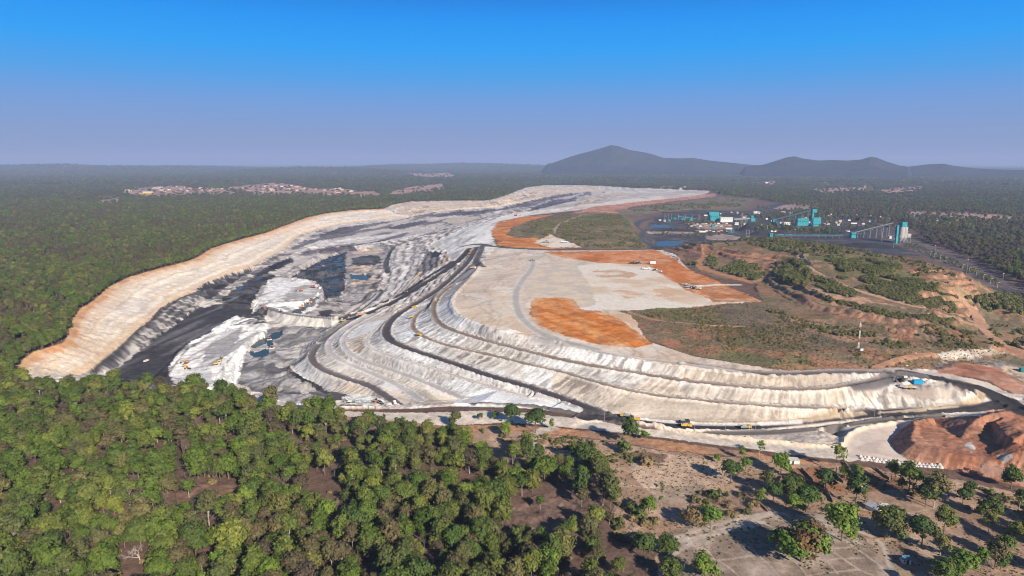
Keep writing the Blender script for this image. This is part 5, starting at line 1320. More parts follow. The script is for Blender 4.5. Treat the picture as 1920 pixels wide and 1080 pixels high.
for cell, r0, r1, smul, sside in ((7.6, 330, 1500, 1.0, 0), (8.6, 1500, 3000, 1.05, 0), (15, 3000, 5200, 1.75, 1), (30, 5200, 9500, 3.0, 2), (60, 9500, 17000, 5.0, 3)):
    x, y = stand(cell, r0, r1, -66, 66)
    a = np.degrees(np.arctan2(x, y))
    if r0 < 3000: kp = pip(lw, x, y) | pip(rw, x, y)
    else: kp = np.ones(len(x), bool) if r0 > 5000 else (pip(lw, x, y) | pip(rw, x, y) | (np.hypot(x, y) > 4300))
    kp |= ((a < -37.6) & (np.hypot(x, y) > 420)) | ((a > 37.6) & (np.hypot(x, y) > 850)) | ((a > 37.6) & (rng.random(len(x)) < .25))
    rg = reg_at(x, y)
    ok = (rg == RID['ground']) | ((rg == RID['village_ground']) & (rng.random(len(x)) < np.where(x > 0, .2, .14))) | ((rg == RID['scrubland']) & (rng.random(len(x)) < .1)) | ((rg == RID['plant_yard']) & (rng.random(len(x)) < .8))
    kp &= ok
    kp &= ~in_world(NEARF, x, y)
    if r0 >= 1500:
        fr_ = np.zeros(len(x), bool)
        for q_ in (1.02, 1.05, 1.09): fr_ |= reg_at(x * q_, y * q_) == RID['village_ground']
        kp &= ~(fr_ & (rng.random(len(x)) < np.where(x < 0, .7, .5)))
    if r0 < 5000:
        dn = fbm(x, y, 300, 3, 211); rightside = a > 12
        thin = np.where(rightside & (np.hypot(x, y) < 3000), (a < 31) & (rng.random(len(x)) < .55), False)
        kp &= ~thin
    x, y = x[kp], y[kp]
    if r0 < 1500:
        d = line_dist(line_world(RIM[:24], 1, 10), x, y, 12.0); k2 = d > 2.0; x, y = x[k2], y[k2]
    a = np.degrees(np.arctan2(x, y)); br = fbm(x, y, 90, 3, 221)
    pb = np.where(a > 20, .40, .30) + .5 * sm(br, .50, .60)
    kind = np.where(rng.random(len(x)) < pb, rng.choice(BARE[:1] + DRY, len(x)), rng.choice(SALF, len(x)))
    PX.append(x); PY.append(y); PK.append(kind); PS.append(rng.uniform(.72, 1.12, len(x)) * smul)
rl = dens(line_world(RIM[2:34], 1, 8), 3.4); tv = np.gradient(rl, axis=0); tv /= np.linalg.norm(tv, axis=1)[:, None]
for off in (2.5, 8.5):
    q = rl + np.stack([-tv[:, 1], tv[:, 0]], 1) * off + rng.uniform(-2, 2, rl.shape); far_ = np.hypot(q[:, 0], q[:, 1]); kk = rng.random(len(q)) < np.clip(1400 / far_, .3, .8); q = q[kk & (reg_at(q[:, 0], q[:, 1]) == 0)]
    PX.append(q[:, 0]); PY.append(q[:, 1]); PK.append(rng.choice(SALF, len(q))); PS.append(rng.uniform(.65, 1.0, len(q)))
for px, n in (([(1420, 388), (1500, 392), (1660, 425), (1640, 436), (1560, 430), (1480, 428), (1430, 420)], 420), ([(1240, 404), (1330, 400), (1400, 398), (1420, 410), (1360, 408), (1250, 410)], 120), ([(1400, 420), (1520, 430), (1620, 440), (1520, 440), (1420, 436)], 160)):
    P_ = poly_world(px, 20); q = rng.uniform(P_.min(0), P_.max(0), (n * 4, 2)); q = q[pip(P_, q[:, 0], q[:, 1])][:n]
    q = q[fbm(q[:, 0], q[:, 1], 110, 2, 241) > .45]
    PX.append(q[:, 0]); PY.append(q[:, 1]); PK.append(rng.choice(SAL + BROAD + DRY, len(q))); PS.append(rng.uniform(.5, .95, len(q)))
PX = np.concatenate(PX); PY = np.concatenate(PY); PK = np.concatenate(PK); PS = np.concatenate(PS)
print('forest instances', len(PX))

def scatter(name, x, y, z, kind, scl, kinds, flat=None):
    """one object of many plants: points that carry copies of the plants built above"""
    me = bpy.data.meshes.new(name); n = len(x)
    me.vertices.add(n); me.vertices.foreach_set('co', np.stack([x, y, z], 1).astype(np.float32).ravel())
    mp = {k: i for i, k in enumerate(kinds)}
    me.attributes.new('pick', 'INT', 'POINT').data.foreach_set('value', np.array([mp[int(k)] for k in kind], np.int32))
    me.attributes.new('turn', 'FLOAT_VECTOR', 'POINT').data.foreach_set('vector', np.stack([np.zeros(n), np.zeros(n), rng.uniform(0, 6.28, n)], 1).astype(np.float32).ravel())
    sv = np.stack([scl, scl, scl * (flat if flat is not None else 1)], 1)
    me.attributes.new('size', 'FLOAT_VECTOR', 'POINT').data.foreach_set('vector', sv.astype(np.float32).ravel())
    o = bpy.data.objects.new(name, me); COL.objects.link(o); o['kind'] = 'stuff'
    g = bpy.data.node_groups.new(name, 'GeometryNodeTree')
    g.interface.new_socket('Geometry', in_out='INPUT', socket_type='NodeSocketGeometry'); g.interface.new_socket('Geometry', in_out='OUTPUT', socket_type='NodeSocketGeometry')
    gi = g.nodes.new('NodeGroupInput'); go = g.nodes.new('NodeGroupOutput')
    jn = g.nodes.new('GeometryNodeJoinGeometry')
    for k in reversed(kinds):
        c, tr = FIRST[k]
        j = g.nodes.new('GeometryNodeJoinGeometry')
        for ob in (c, tr):
            if ob is None: continue
            oi = g.nodes.new('GeometryNodeObjectInfo'); oi.inputs['Object'].default_value = ob; oi.transform_space = 'ORIGINAL'
            g.links.new(oi.outputs['Geometry'], j.inputs[0])
        ti = g.nodes.new('GeometryNodeGeometryToInstance'); g.links.new(j.outputs[0], ti.inputs[0]); g.links.new(ti.outputs[0], jn.inputs[0])
    ip = g.nodes.new('GeometryNodeInstanceOnPoints'); ip.inputs['Pick Instance'].default_value = True
    def nat(nm, ty):
        a = g.nodes.new('GeometryNodeInputNamedAttribute'); a.data_type = ty; a.inputs[0].default_value = nm; return a.outputs[0]
    g.links.new(gi.outputs[0], ip.inputs['Points']); g.links.new(jn.outputs[0], ip.inputs['Instance'])
    g.links.new(nat('pick', 'INT'), ip.inputs['Instance Index']); g.links.new(nat('turn', 'FLOAT_VECTOR'), ip.inputs['Rotation']); g.links.new(nat('size', 'FLOAT_VECTOR'), ip.inputs['Scale'])
    g.links.new(ip.outputs[0], go.inputs[0])
    md = o.modifiers.new(name, 'NODES'); md.node_group = g
    return o
kinds = [k for k in SALF + BARE + DRY + [ROUND_BRIGHT] if k in FIRST]
okk = np.isin(PK, kinds)
scatter('forest', PX[okk], PY[okk], zat(PX[okk], PY[okk]) - .2, PK[okk], PS[okk], kinds, rng.uniform(.85, 1.12, okk.sum()) * np.where(np.hypot(PX[okk], PY[okk]) > 3000, .6, 1))

# ---- shrubs of the scrubland and the planted rows on the rehabilitated dump
PROTO.append((crown_mesh('crown', [((0, 0, 1.0), (1.3, 1.3, .9)), ((.8, .3, .8), (.8, .8, .6)), ((-.6, -.5, .7), (.9, .9, .6))], 16, 16, .6, .3, LEAF_SCRUB, 71), None, 2.2, 3)); SH1 = len(PROTO) - 1
PROTO.append((crown_mesh('crown', [((0, 0, 1.6), (1.2, 1.2, 1.5)), ((.5, .5, 1.2), (.9, .9, .9))], 18, 16, .6, .3, LEAF_HILL, 72), None, 3.2, 2.6)); SH2 = len(PROTO) - 1
PROTO.append((bare_mesh('crown', 2.6, 1.2, 73, TWIG, .05, 3), None, 2.6, 3)); SH3 = len(PROTO) - 1
def bush(u, v, k, s, lab, name='bush'):
    x, y = ground_at(u, v, ZG); t = tree(name, k, float(x[0]), float(y[0]), 1.0, (s, s, s), lab, None, 'bush'); return t
bush(1212, 872, SH1, 2.2, 'low dry bush at the top left corner of the sandy plot')
bush(1168, 850, SH2, 2.4, 'dark green bush below the tall dark tree by the haul road')
bush(1300, 905, SH3, 2.0, 'leafless little bush on the lower edge of the sandy plot')
def shrubs(px, n, mix, s0, s1, reg=None, thr=None, ns=20):
    n = int(n * 1.05); s0 *= .72; s1 *= .8
    P = poly_world(px, 20); b0, b1 = P.min(0), P.max(0)
    x = rng.uniform(b0[0], b1[0], n * 3); y = rng.uniform(b0[1], b1[1], n * 3)
    k = pip(P, x, y)
    if thr is not None: k &= fbm(x, y, ns, 3, 231) > thr
    k &= (mix[2] > .3) | (fbm(x, y, 16, 3, 233) > .40)
    x, y = x[k][:n], y[k][:n]
    SX.append(x); SY.append(y); SK.append(rng.choice([SH1, SH2, SH3], len(x), p=mix)); SSC.append(rng.uniform(s0, s1, len(x)))
SX, SY, SK, SSC = [], [], [], []
GREENM = [.55, .45, 0]
shrubs([(1390, 447), (1450, 446), (1530, 456), (1600, 466), (1650, 478), (1630, 486), (1560, 483), (1500, 478), (1450, 468), (1410, 460)], 5200, GREENM, .8, 1.5)
shrubs([(1545, 490), (1620, 487), (1690, 500), (1690, 512), (1640, 516), (1580, 508)], 2300, GREENM, .8, 1.5)
shrubs([(1605, 515), (1680, 522), (1760, 538), (1755, 548), (1690, 542), (1620, 530)], 1800, GREENM, .9, 1.6)
shrubs([(1700, 512), (1740, 504), (1788, 506), (1770, 514), (1720, 520)], 1000, GREENM, .9, 1.5)
shrubs([(1510, 520), (1560, 530), (1620, 550), (1600, 560), (1540, 545)], 500, GREENM, .8, 1.4)
shrubs([(1330, 475), (1345, 490), (1345, 505), (1325, 500)], 160, GREENM, .8, 1.5); shrubs([(1350, 508), (1380, 490), (1430, 500), (1440, 515), (1412, 526)], 900, [.4, .6, 0], .8, 1.6)
shrubs([(1440, 500), (1500, 490), (1520, 515), (1510, 545), (1460, 530)], 1500, [.4, .6, 0], .8, 1.7); shrubs([(1288, 486), (1315, 492), (1310, 500), (1290, 496)], 60, GREENM, 1, 1.6)
shrubs([(1290, 455), (1345, 452), (1400, 448), (1390, 462), (1350, 458), (1300, 462)], 260, [.6, .4, 0], .8, 1.6)
shrubs([(1520, 548), (1620, 575), (1720, 596), (1790, 604), (1780, 612), (1680, 600), (1560, 572)], 1800, [.6, .3, .1], .5, 1.2)
shrubs([(1560, 520), (1640, 530), (1760, 552), (1800, 560), (1790, 590), (1700, 570), (1620, 545)], 2600, [.7, .25, .05], .5, 1.2)
shrubs([(1190, 590), (1330, 575), (1430, 570), (1520, 600), (1640, 620), (1760, 660), (1700, 690), (1560, 686), (1480, 694), (1320, 668)], 4200, [.5, .05, .45], .3, .75, thr=.50, ns=26); shrubs([(1180, 588), (1330, 572), (1430, 566), (1520, 600), (1640, 615), (1780, 645), (1900, 660), (1860, 690), (1740, 690), (1560, 686), (1480, 694), (1320, 668)], 9000, [.45, .02, .53], .16, .42)
shrubs([(1430, 575), (1500, 600), (1640, 625), (1720, 650), (1690, 655), (1560, 630), (1460, 600)], 1300, [.6, .2, .2], .6, 1.3, thr=.48, ns=18)
shrubs([(1690, 610), (1800, 612), (1900, 655), (1860, 660), (1760, 650)], 500, [.6, .1, .3], .6, 1.2, thr=.48, ns=14)
shrubs([(1840, 600), (1925, 615), (1925, 660), (1870, 640)], 300, [.6, .2, .2], .6, 1.3, thr=.45)
shrubs([(1810, 560), (1870, 556), (1925, 562), (1925, 580), (1850, 586)], 240, GREENM, 1.4, 2.4); shrubs([(1862, 555), (1925, 560), (1990, 575), (1990, 600), (1890, 590)], 200, GREENM, 1.4, 2.6)
shrubs([(960, 430), (1000, 413), (1060, 403), (1160, 402), (1190, 430), (1210, 464), (1100, 464), (1060, 448)], 4200, [.75, .15, .1], .7, 1.5, thr=.47, ns=40)
shrubs([(1150, 396), (1250, 384), (1400, 374), (1390, 388), (1240, 396)], 1500, [.6, .4, 0], 1.4, 2.6, thr=.48, ns=60)
shrubs([(1700, 452), (1790, 486), (1880, 530), (1870, 536), (1780, 496), (1690, 462)], 700, GREENM, .8, 1.6); shrubs([(1640, 480), (1700, 486), (1790, 520), (1770, 524), (1700, 500)], 500, GREENM, .8, 1.5)
shrubs([(1240, 440), (1300, 412), (1400, 420), (1560, 415), (1640, 432), (1540, 428), (1400, 440), (1300, 445)], 500, [.4, .6, 0], 1.0, 2.4, thr=.5, ns=60)
shrubs([(900, 808), (1000, 812), (1100, 824), (1250, 848), (1180, 870), (1140, 900), (1080, 858), (1000, 836), (940, 840)], 420, [.6, .25, .15], .3, .95, thr=.48, ns=16)
shrubs([(1640, 880), (1800, 902), (1925, 945), (1925, 1000), (1800, 950), (1700, 930)], 420, [.6, .2, .2], .3, .9, thr=.47, ns=16)
shrubs([(1300, 925), (1420, 925), (1420, 965), (1290, 985)], 260, [.12, .03, .85], .8, 1.7, thr=.45, ns=14); shrubs([(1150, 940), (1230, 975), (1220, 1040), (1150, 1010)], 200, [.2, .1, .7], .8, 1.7, thr=.42, ns=12)
shrubs([(905, 802), (1000, 814), (1250, 848), (1560, 876), (1800, 902), (1925, 935), (2000, 1090), (1240, 1090), (1150, 1000), (1150, 900), (1080, 860), (960, 870)], 5200, [.5, .1, .4], .10, .34, thr=.46, ns=22)
x, y = jitter(-430, 130, 170, 640, 9.0, .5); k_ = in_world(NEARF, x, y) & (rng.random(len(x)) < .75); SX.append(x[k_]); SY.append(y[k_]); SK.append(rng.choice([SH1, SH2, SH3], k_.sum(), p=[.35, .2, .45])); SSC.append(rng.uniform(.6, 1.5, k_.sum()))
SX = np.concatenate(SX); SY = np.concatenate(SY); SK = np.concatenate(SK); SSC = np.concatenate(SSC)
rg = reg_at(SX, SY); k_ = ~np.isin(rg, [RID['haul_road'], RID['dirt_road'], RID['spoil_slope'], RID['mine_pit'], RID['plateau'], RID['orange_earth']]); SX, SY, SK, SSC = SX[k_], SY[k_], SK[k_], SSC[k_]
print('shrubs', len(SX))
scatter('shrubs', SX, SY, zat(SX, SY) - .1, SK, SSC, [SH1, SH2, SH3])
# ------------------------------------------------------------------ made things: small mesh kit
class MB:
    def __init__(s): s.v = []; s.f = []
    def box(s, c, d, rz=0, taper=1.0, rx=0):
        n = len(s.v); ca, sa = math.cos(rz), math.sin(rz); cx_, sx_ = math.cos(rx), math.sin(rx)
        for z in (-.5, .5):
            k = taper if z > 0 else 1
            for a, b in ((-.5, -.5), (.5, -.5), (.5, .5), (-.5, .5)):
                x, y, zz = a * d[0] * k, b * d[1] * k, z * d[2]
                y, zz = y * cx_ - zz * sx_, y * sx_ + zz * cx_
                s.v.append((c[0] + x * ca - y * sa, c[1] + x * sa + y * ca, c[2] + zz))
        s.f += [(n, n + 3, n + 2, n + 1), (n + 4, n + 5, n + 6, n + 7)] + [(n + i, n + (i + 1) % 4, n + 4 + (i + 1) % 4, n + 4 + i) for i in range(4)]
        return s
    def prism(s, prof, y0, y1):
        """profile in x-z, pulled along y"""
        n = len(s.v); k = len(prof)
        s.v += [(x, y0, z) for x, z in prof] + [(x, y1, z) for x, z in prof]
        s.f += [tuple(n + i for i in range(k)), tuple(n + k + i for i in reversed(range(k)))] + [(n + i, n + k + i, n + k + (i + 1) % k, n + (i + 1) % k) for i in range(k)]
        return s
    def bar(s, a, b, r, n=6, r2=None):
        tube(s.v, s.f, [a, b], [r, r if r2 is None else r2], n)
        m = len(s.v); s.f += [tuple(m - 2 * n + i for i in reversed(range(n))), tuple(m - n + i for i in range(n))]
        return s
    def wheel(s, c, r, w, n=12):
        return s.bar((c[0], c[1] - w / 2, c[2]), (c[0], c[1] + w / 2, c[2]), r, n)
    def mesh(s, name, mat):
        me = bpy.data.meshes.new(name); me.from_pydata(s.v, [], s.f); me.update()
        import bmesh as _b
        bm = _b.new(); bm.from_mesh(me); _b.ops.recalc_face_normals(bm, faces=bm.faces); bm.to_mesh(me); bm.free()
        me.materials.append(mat); return me
def paint_(name, c, r=.45): return plain(name, c, r, noise=(.8, .12))
YEL = paint_('yellow_paint', (.58, .36, .06)); ORG = paint_('orange_paint', (.44, .19, .075)); WHT = paint_('white_paint', (.62, .60, .57)); GRY = paint_('grey_steel', (.24, .245, .25)); DRK = plain('dark_steel', (.035, .035, .04), .6)
RDP = paint_('red_paint', (.33, .085, .06)); BLU = paint_('blue_paint', (.02, .30, .52)); TEAL = plain('teal_cladding', (.02, .235, .275), .7, noise=(.35, .3)); RUB = plain('rubber', (.025, .025, .027), .9); GLS = plain('window_glass', (.02, .03, .04), .15)
CONC = plain('concrete', (.36, .34, .32), .9, noise=(.2, .15)); TIN = plain('tin_roof', (.34, .34, .36), .5, noise=(.8, .2)); LIME = plain('limewash', (.66, .60, .52), .9, noise=(.7, .1)); MUD = plain('mud_wall', (.26, .15, .095), .95, noise=(1, .25)); TILE = plain('clay_tiles', (.20, .095, .07), .9, noise=(1.5, .3)); THATCH = plain('thatch', (.24, .18, .12), .95, noise=(2, .3)); STONE = plain('white_gravel', (.50, .47, .44), .95, noise=(2, .15)); FAROOF = plain('pale_roof', (.45, .33, .27), .9); BLUEROOF = plain('blue_roof', (.07, .15, .22), .6, noise=(1, .2)); RSTK = plain('rust_stack', (.46, .24, .12), .9, noise=(.5, .3))

_c = {}
def cached(key, fn):
    if key not in _c: _c[key] = fn()
    return _c[key]
def spot(u, v):
    x, y = ground_at(u, v, ZG); x, y = float(x[0]), float(y[0]); return x, y, float(zat(x, y))
def thing(name, u, v, label, cat, rz=0, s=1.0, group=None, dz=0):
    x, y, z = spot(u, v); t = empty(name, (x, y, z + dz), rz, (s, s, s)); tag(t, label, cat, group); return t

def tipper(u, v, rz, bed, cabm, label, s=1.0, name='dump_truck', dz=.05, group=None):
    """six-wheeled tipping lorry, nose along +x"""
    t = thing(name, u, v, label, 'dump truck', rz, s * .76, group, dz)
    part('chassis', cached('t_ch', lambda: MB().box((0, 0, .95), (7.6, .95, .28)).box((-.6, 0, .75), (1.4, 1.9, .4)).box((3.75, 0, .7), (.25, 2.4, .4)).mesh('chassis', DRK)), t)
    part('cab', cached(('t_cab', cabm.name), lambda: MB().prism([(2.1, .95), (4.0, .95), (4.0, 1.9), (3.75, 2.95), (2.1, 3.0)], -1.2, 1.2).mesh('cab', cabm)), t)
    part('windscreen', cached('t_ws', lambda: MB().prism([(3.99, 1.95), (4.03, 1.95), (3.81, 2.75), (3.77, 2.75)], -1.0, 1.0).mesh('windscreen', GLS)), t)
    part('bed', cached(('t_bed', bed.name), lambda: MB().prism([(-3.9, 1.3), (1.9, 1.3), (1.9, 2.85), (1.4, 3.05), (-4.05, 2.6)], -1.3, -1.18).prism([(-3.9, 1.3), (1.9, 1.3), (1.9, 2.85), (1.4, 3.05), (-4.05, 2.6)], 1.18, 1.3).box((1.82, 0, 2.1), (.14, 2.34, 1.5)).box((-3.93, 0, 1.9), (.1, 2.34, 1.2)).box((-1, 0, 1.36), (5.7, 2.34, .12)).mesh('bed', bed)), t)
    part('load', cached('t_load', lambda: MB().prism([(-3.8, 1.45), (1.7, 1.45), (.6, 2.75), (-1.2, 2.95), (-2.8, 2.7)], -1.1, 1.1).mesh('load', STONE)), t)
    for x in (3.0, -1.7, -3.0):
        for y in (-1.05, 1.05): part('wheel', cached('t_wh', lambda: MB().wheel((0, 0, 0), .55, .42).mesh('wheel', RUB)), t, (x, y, .55))
    return t
def pickup(u, v, rz, m, label, s=1.0, name='pickup_truck', cat='pickup truck'):
    t = thing(name, u, v, label, cat, rz, s, None, .03)
    part('body', cached(('p_b', m.name), lambda: MB().prism([(-2.5, .5), (2.6, .5), (2.6, 1.05), (1.3, 1.2), (-2.5, 1.2)], -.9, .9).prism([(-.5, 1.2), (1.2, 1.2), (.6, 1.85), (-.35, 1.9)], -.8, .8).mesh('body', m)), t)
    part('window', cached('p_w', lambda: MB().prism([(-.42, 1.25), (1.12, 1.25), (.58, 1.8), (-.3, 1.8)], -.82, .82).mesh('window', GLS)), t)
    for x in (-1.6, 1.7):
        for y in (-.85, .85): part('wheel', cached('p_wh', lambda: MB().wheel((0, 0, 0), .38, .25).mesh('wheel', RUB)), t, (x, y, .38))
    return t
def excavator(u, v, rz, m, label, s=1.0, dz=0):
    t = thing('excavator', u, v, label, 'excavator', rz, s * .76, None, dz)
    for y in (-1.3, 1.3): part('track', cached('e_t', lambda: MB().prism([(-2.1, .35), (-1.7, 0), (1.7, 0), (2.1, .35), (2.1, .65), (1.7, 1.0), (-1.7, 1.0), (-2.1, .65)], -.3, .3).mesh('track', DRK)), t, (0, y, 0))
    part('body', cached(('e_b', m.name), lambda: MB().box((-.7, 0, 1.95), (3.6, 2.7, 1.4)).box((-2.2, 0, 1.8), (.8, 2.6, 1.2)).box((0, 0, 1.15), (1.6, 1.6, .3)).mesh('body', m)), t)
    part('cab', cached(('e_c', m.name), lambda: MB().prism([(.2, 1.3), (1.5, 1.3), (1.6, 2.2), (1.2, 3.1), (.2, 3.1)], .35, 1.35).mesh('cab', m)), t)
    part('window', cached('e_w', lambda: MB().prism([(.35, 2.1), (1.55, 2.25), (1.25, 2.95), (.35, 2.95)], .32, 1.38).mesh('window', GLS)), t)
    part('boom', cached(('e_bm', m.name), lambda: MB().bar((.8, -.3, 2.0), (3.0, -.3, 5.0), .3, 6, .35).bar((3.0, -.3, 5.0), (5.4, -.3, 4.6), .34, 6, .25).mesh('boom', m)), t)
    part('arm', cached(('e_a', m.name), lambda: MB().bar((5.1, -.3, 4.9), (6.4, -.3, 1.6), .26, 6, .2).mesh('arm', m)), t)
    part('bucket', cached('e_k', lambda: MB().prism([(6.6, 1.7), (6.2, .4), (5.4, .1), (5.0, .7), (5.9, 1.2)], -.95, .35).mesh('bucket', DRK)), t)
    return t
def dozer(u, v, rz, m, label, s=1.0):
    t = thing('bulldozer', u, v, label, 'bulldozer', rz, s * .76)
    for y in (-1.15, 1.15): part('track', cached('d_t', lambda: MB().prism([(-1.9, .3), (-1.5, 0), (1.5, 0), (1.9, .35), (1.7, .8), (0, 1.15), (-1.7, .85)], -.3, .3).mesh('track', DRK)), t, (0, y, 0))
    part('body', cached(('d_b', m.name), lambda: MB().prism([(-1.9, .6), (2.0, .6), (2.0, 1.8), (.3, 1.95), (-1.9, 1.7)], -.8, .8).bar((1.2, .3, 1.8), (1.2, .3, 2.7), .09).mesh('body', m)), t)
    part('cab', cached(('d_c', m.name), lambda: MB().prism([(-1.3, 1.7), (.2, 1.8), (.05, 3.1), (-1.2, 3.1)], -.75, .75).mesh('cab', m)), t)
    part('window', cached('d_w', lambda: MB().prism([(-1.15, 2.2), (.17, 2.2), (.07, 2.95), (-1.1, 2.95)], -.77, .77).mesh('window', GLS)), t)
    part('blade', cached(('d_bl', m.name), lambda: MB().prism([(2.9, .05), (3.1, .1), (2.95, .7), (3.15, 1.4), (3.0, 1.4), (2.75, .7)], -1.9, 1.9).box((2.4, 1.4, .6), (1.2, .16, .2)).box((2.4, -1.4, .6), (1.2, .16, .2)).mesh('blade', m)), t)
    return t
def loader(u, v, rz, m, label, s=1.0):
    t = thing('wheel_loader', u, v, label, 'wheel loader', rz, s * .76)
    part('body', cached(('l_b', m.name), lambda: MB().prism([(-3.0, .9), (1.2, .8), (1.2, 1.6), (-.6, 1.9), (-2.9, 2.1)], -.95, .95).mesh('body', m)), t)
    part('cab', cached('l_c', lambda: MB().prism([(-.8, 1.9), (.6, 1.7), (.5, 3.2), (-.7, 3.2)], -.75, .75).mesh('cab', GLS)), t)
    part('roof', cached(('l_r', m.name), lambda: MB().box((-.1, 0, 3.27), (1.5, 1.7, .14)).mesh('roof', m)), t)
    part('bucket', cached('l_k', lambda: MB().prism([(3.0, .1), (4.1, .1), (4.2, .3), (3.2, .5), (3.1, 1.4), (2.8, 1.3)], -1.5, 1.5).bar((.9, .7, 1.5), (3.0, .7, .9), .14).bar((.9, -.7, 1.5), (3.0, -.7, .9), .14).mesh('bucket', DRK)), t)
    for x in (-1.9, 1.5):
        for y in (-1.1, 1.1): part('wheel', cached('l_w', lambda: MB().wheel((0, 0, 0), .8, .6).mesh('wheel', RUB)), t, (x, y, .8))
    return t

# ---- on the haul road below the dump
R = math.radians
tipper(1287, 801, R(-6), YEL, YEL, 'yellow dump truck on the black haul road left of the grey one', 1.0)
tipper(1398, 804, R(2), GRY, YEL, 'grey dump truck with a yellow cab on the black haul road', 1.0)
tipper(1173, 782, R(165), GRY, YEL, 'dark grey dump truck with yellow nose where the black roads join', 1.0)
tipper(1190, 789, R(-14), YEL, YEL, 'yellow dump truck half hidden behind the tall dark roadside tree', 1.0)
tipper(1283, 794, R(8), DRK, DRK, 'dark dump truck on the grey shoulder behind the yellow one', 1.0)
for i, (u, v) in enumerate([(1133, 790), (1245, 803), (1302, 808), (1360, 808), (1416, 806), (1477, 804), (1513, 800), (1575, 793), (1639, 784)]):
    od = ('first', 'second', 'third', 'fourth', 'fifth', 'sixth', 'seventh', 'eighth', 'ninth')[i]
    t = thing('lamp_post', u, v, '%s lamp post from the left along the black haul road' % od, 'lamp post', R(90), 1.0, 'lamp posts along the haul road')
    part('pole', cached('lp_p', lambda: MB().bar((0, 0, -.2), (0, 0, 6.6), .11, 6, .07).box((0, 0, .15), (.4, .4, .3)).mesh('pole', GRY)), t)
    part('lamp_arm', cached('lp_a', lambda: MB().bar((0, 0, 6.5), (1.1, 0, 6.8), .05).mesh('lamp_arm', GRY)), t)
    part('lamp_head', cached('lp_h', lambda: MB().box((1.4, 0, 6.82), (.7, .3, .16)).mesh('lamp_head', WHT)), t)
# ---- parked on the bench at the bend
excavator(1690, 715, R(200), DRK, 'black excavator parked on the upper bench left of the blue container')
tipper(1692, 728, R(140), WHT, GRY, 'grey and white truck parked leftmost of the three above the pale face', .85)
tipper(1702, 729, R(150), YEL, DRK, 'yellow dump truck parked in the middle above the pale face', .8)
tipper(1711, 729, R(150), WHT, YEL, 'yellow and white truck parked rightmost above the pale face', .8)
def container(u, v, rz, m, label, s=1.0):
    t = thing('container', u, v, label, 'container', rz, s)
    b = MB().box((0, 0, 1.5), (6.0, 2.4, 2.6))
    for k in range(14): b.box((-2.8 + k * .43, -1.22, 1.5), (.2, .06, 2.4))
    part('box', b.mesh('box', m), t); part('door', MB().box((3.02, .6, 1.5), (.05, 1.1, 2.4)).box((3.02, -.6, 1.5), (.05, 1.1, 2.4)).mesh('door', m), t)
    part('skid', MB().box((0, .8, .1), (6, .2, .2)).box((0, -.8, .1), (6, .2, .2)).mesh('skid', DRK), t); return t
container(1720, 720, R(3), BLU, 'bright blue container on the upper bench beside the tipped heaps')
container(1921, 697, R(-8), TEAL, 'teal container cut by the right edge of the picture on the red flat')
t = thing('light_tower', 1697, 709, 'white mobile light tower at the edge of the grey upper road', 'light tower')
part('cabinet', MB().box((0, 0, .9), (2.2, 1.3, 1.3)).mesh('cabinet', WHT), t); part('mast', MB().bar((.5, 0, 1.4), (.5, 0, 8.2), .09).mesh('mast', GRY), t); part('lamp_head', MB().box((.5, 0, 8.3), (1.4, .25, .4)).mesh('lamp_head', WHT), t)
for y in (-.7, .7): part('wheel', MB().wheel((0, y, .32), .32, .2).mesh('wheel', RUB), t)
# ---- at the lip of the near pit
excavator(654, 755, R(170), WHT, 'white excavator on the pale pad beside the perimeter road', .9)
excavator(663, 754, R(10), GRY, 'small grey excavator with its boom raised right of the white one', .7)
loader(706, 754, R(0), ORG, 'orange wheel loader on the pale pad', 1.15)
loader(713, 757, R(-40), GRY, 'grey wheel loader tipped towards the dark road beside the orange one', .9)
pickup(740, 756, R(110), WHT, 'white pickup driving down the bench road beside the perimeter road')
# ---- in the left pit
excavator(350, 681, R(185), ORG, 'orange-bodied excavator with long boom uppermost on the white pit bench', 1.1)
dozer(345, 687, R(30), YEL, 'yellow bulldozer on the white pit bench below the excavator boom')
loader(351, 692, R(0), YEL, 'yellow wheel loader lowest of the left machine group on the white bench')
excavator(405, 684, R(20), YEL, 'yellow excavator lowest of the right machine group on the white bench', .9)
dozer(411, 678, R(40), YEL, 'yellow bulldozer in the middle of the right machine group')
excavator(415, 671, R(-60), GRY, 'grey excavator uppermost of the right machine group on the white bench', .9)
tipper(275, 679, R(80), WHT, RDP, 'white and red truck alone on the black coal floor', 1.0)
excavator(500, 579, R(180), RDP, 'red excavator at the left end of the pit embankment road', 1.2)
dozer(527, 584, R(0), GRY, 'grey bulldozer on the embankment road beside the red excavator')
excavator(587, 540, R(0), RDP, 'large red excavator at the edge of the wet coal basin', 1.6)
excavator(565, 546, R(200), ORG, 'rust-red excavator left of the large red one on the white bench', 1.4)
tipper(580, 569, R(40), ORG, YEL, 'upper orange truck climbing the grey ramp of the white bench', 1.1)
tipper(565, 577, R(40), ORG, YEL, 'lower orange truck climbing the grey ramp of the white bench', 1.1)
for (u, v, lab) in ((600, 542, 'white round tank nearest the wet coal basin'), (596, 553, 'white round tank at the foot of the grey ramp')):
    t = thing('water_tank', u, v, lab, 'tank'); part('shell', MB().bar((0, 0, 0), (0, 0, 2.6), 2.0, 12).mesh('shell', WHT), t); part('lid', MB().bar((0, 0, 2.6), (0, 0, 3.5), 2.05, 12, .3).mesh('lid', WHT), t)
tipper(607, 500, R(20), ORG, RDP, 'small red truck among the pools of the coal basin', .9)
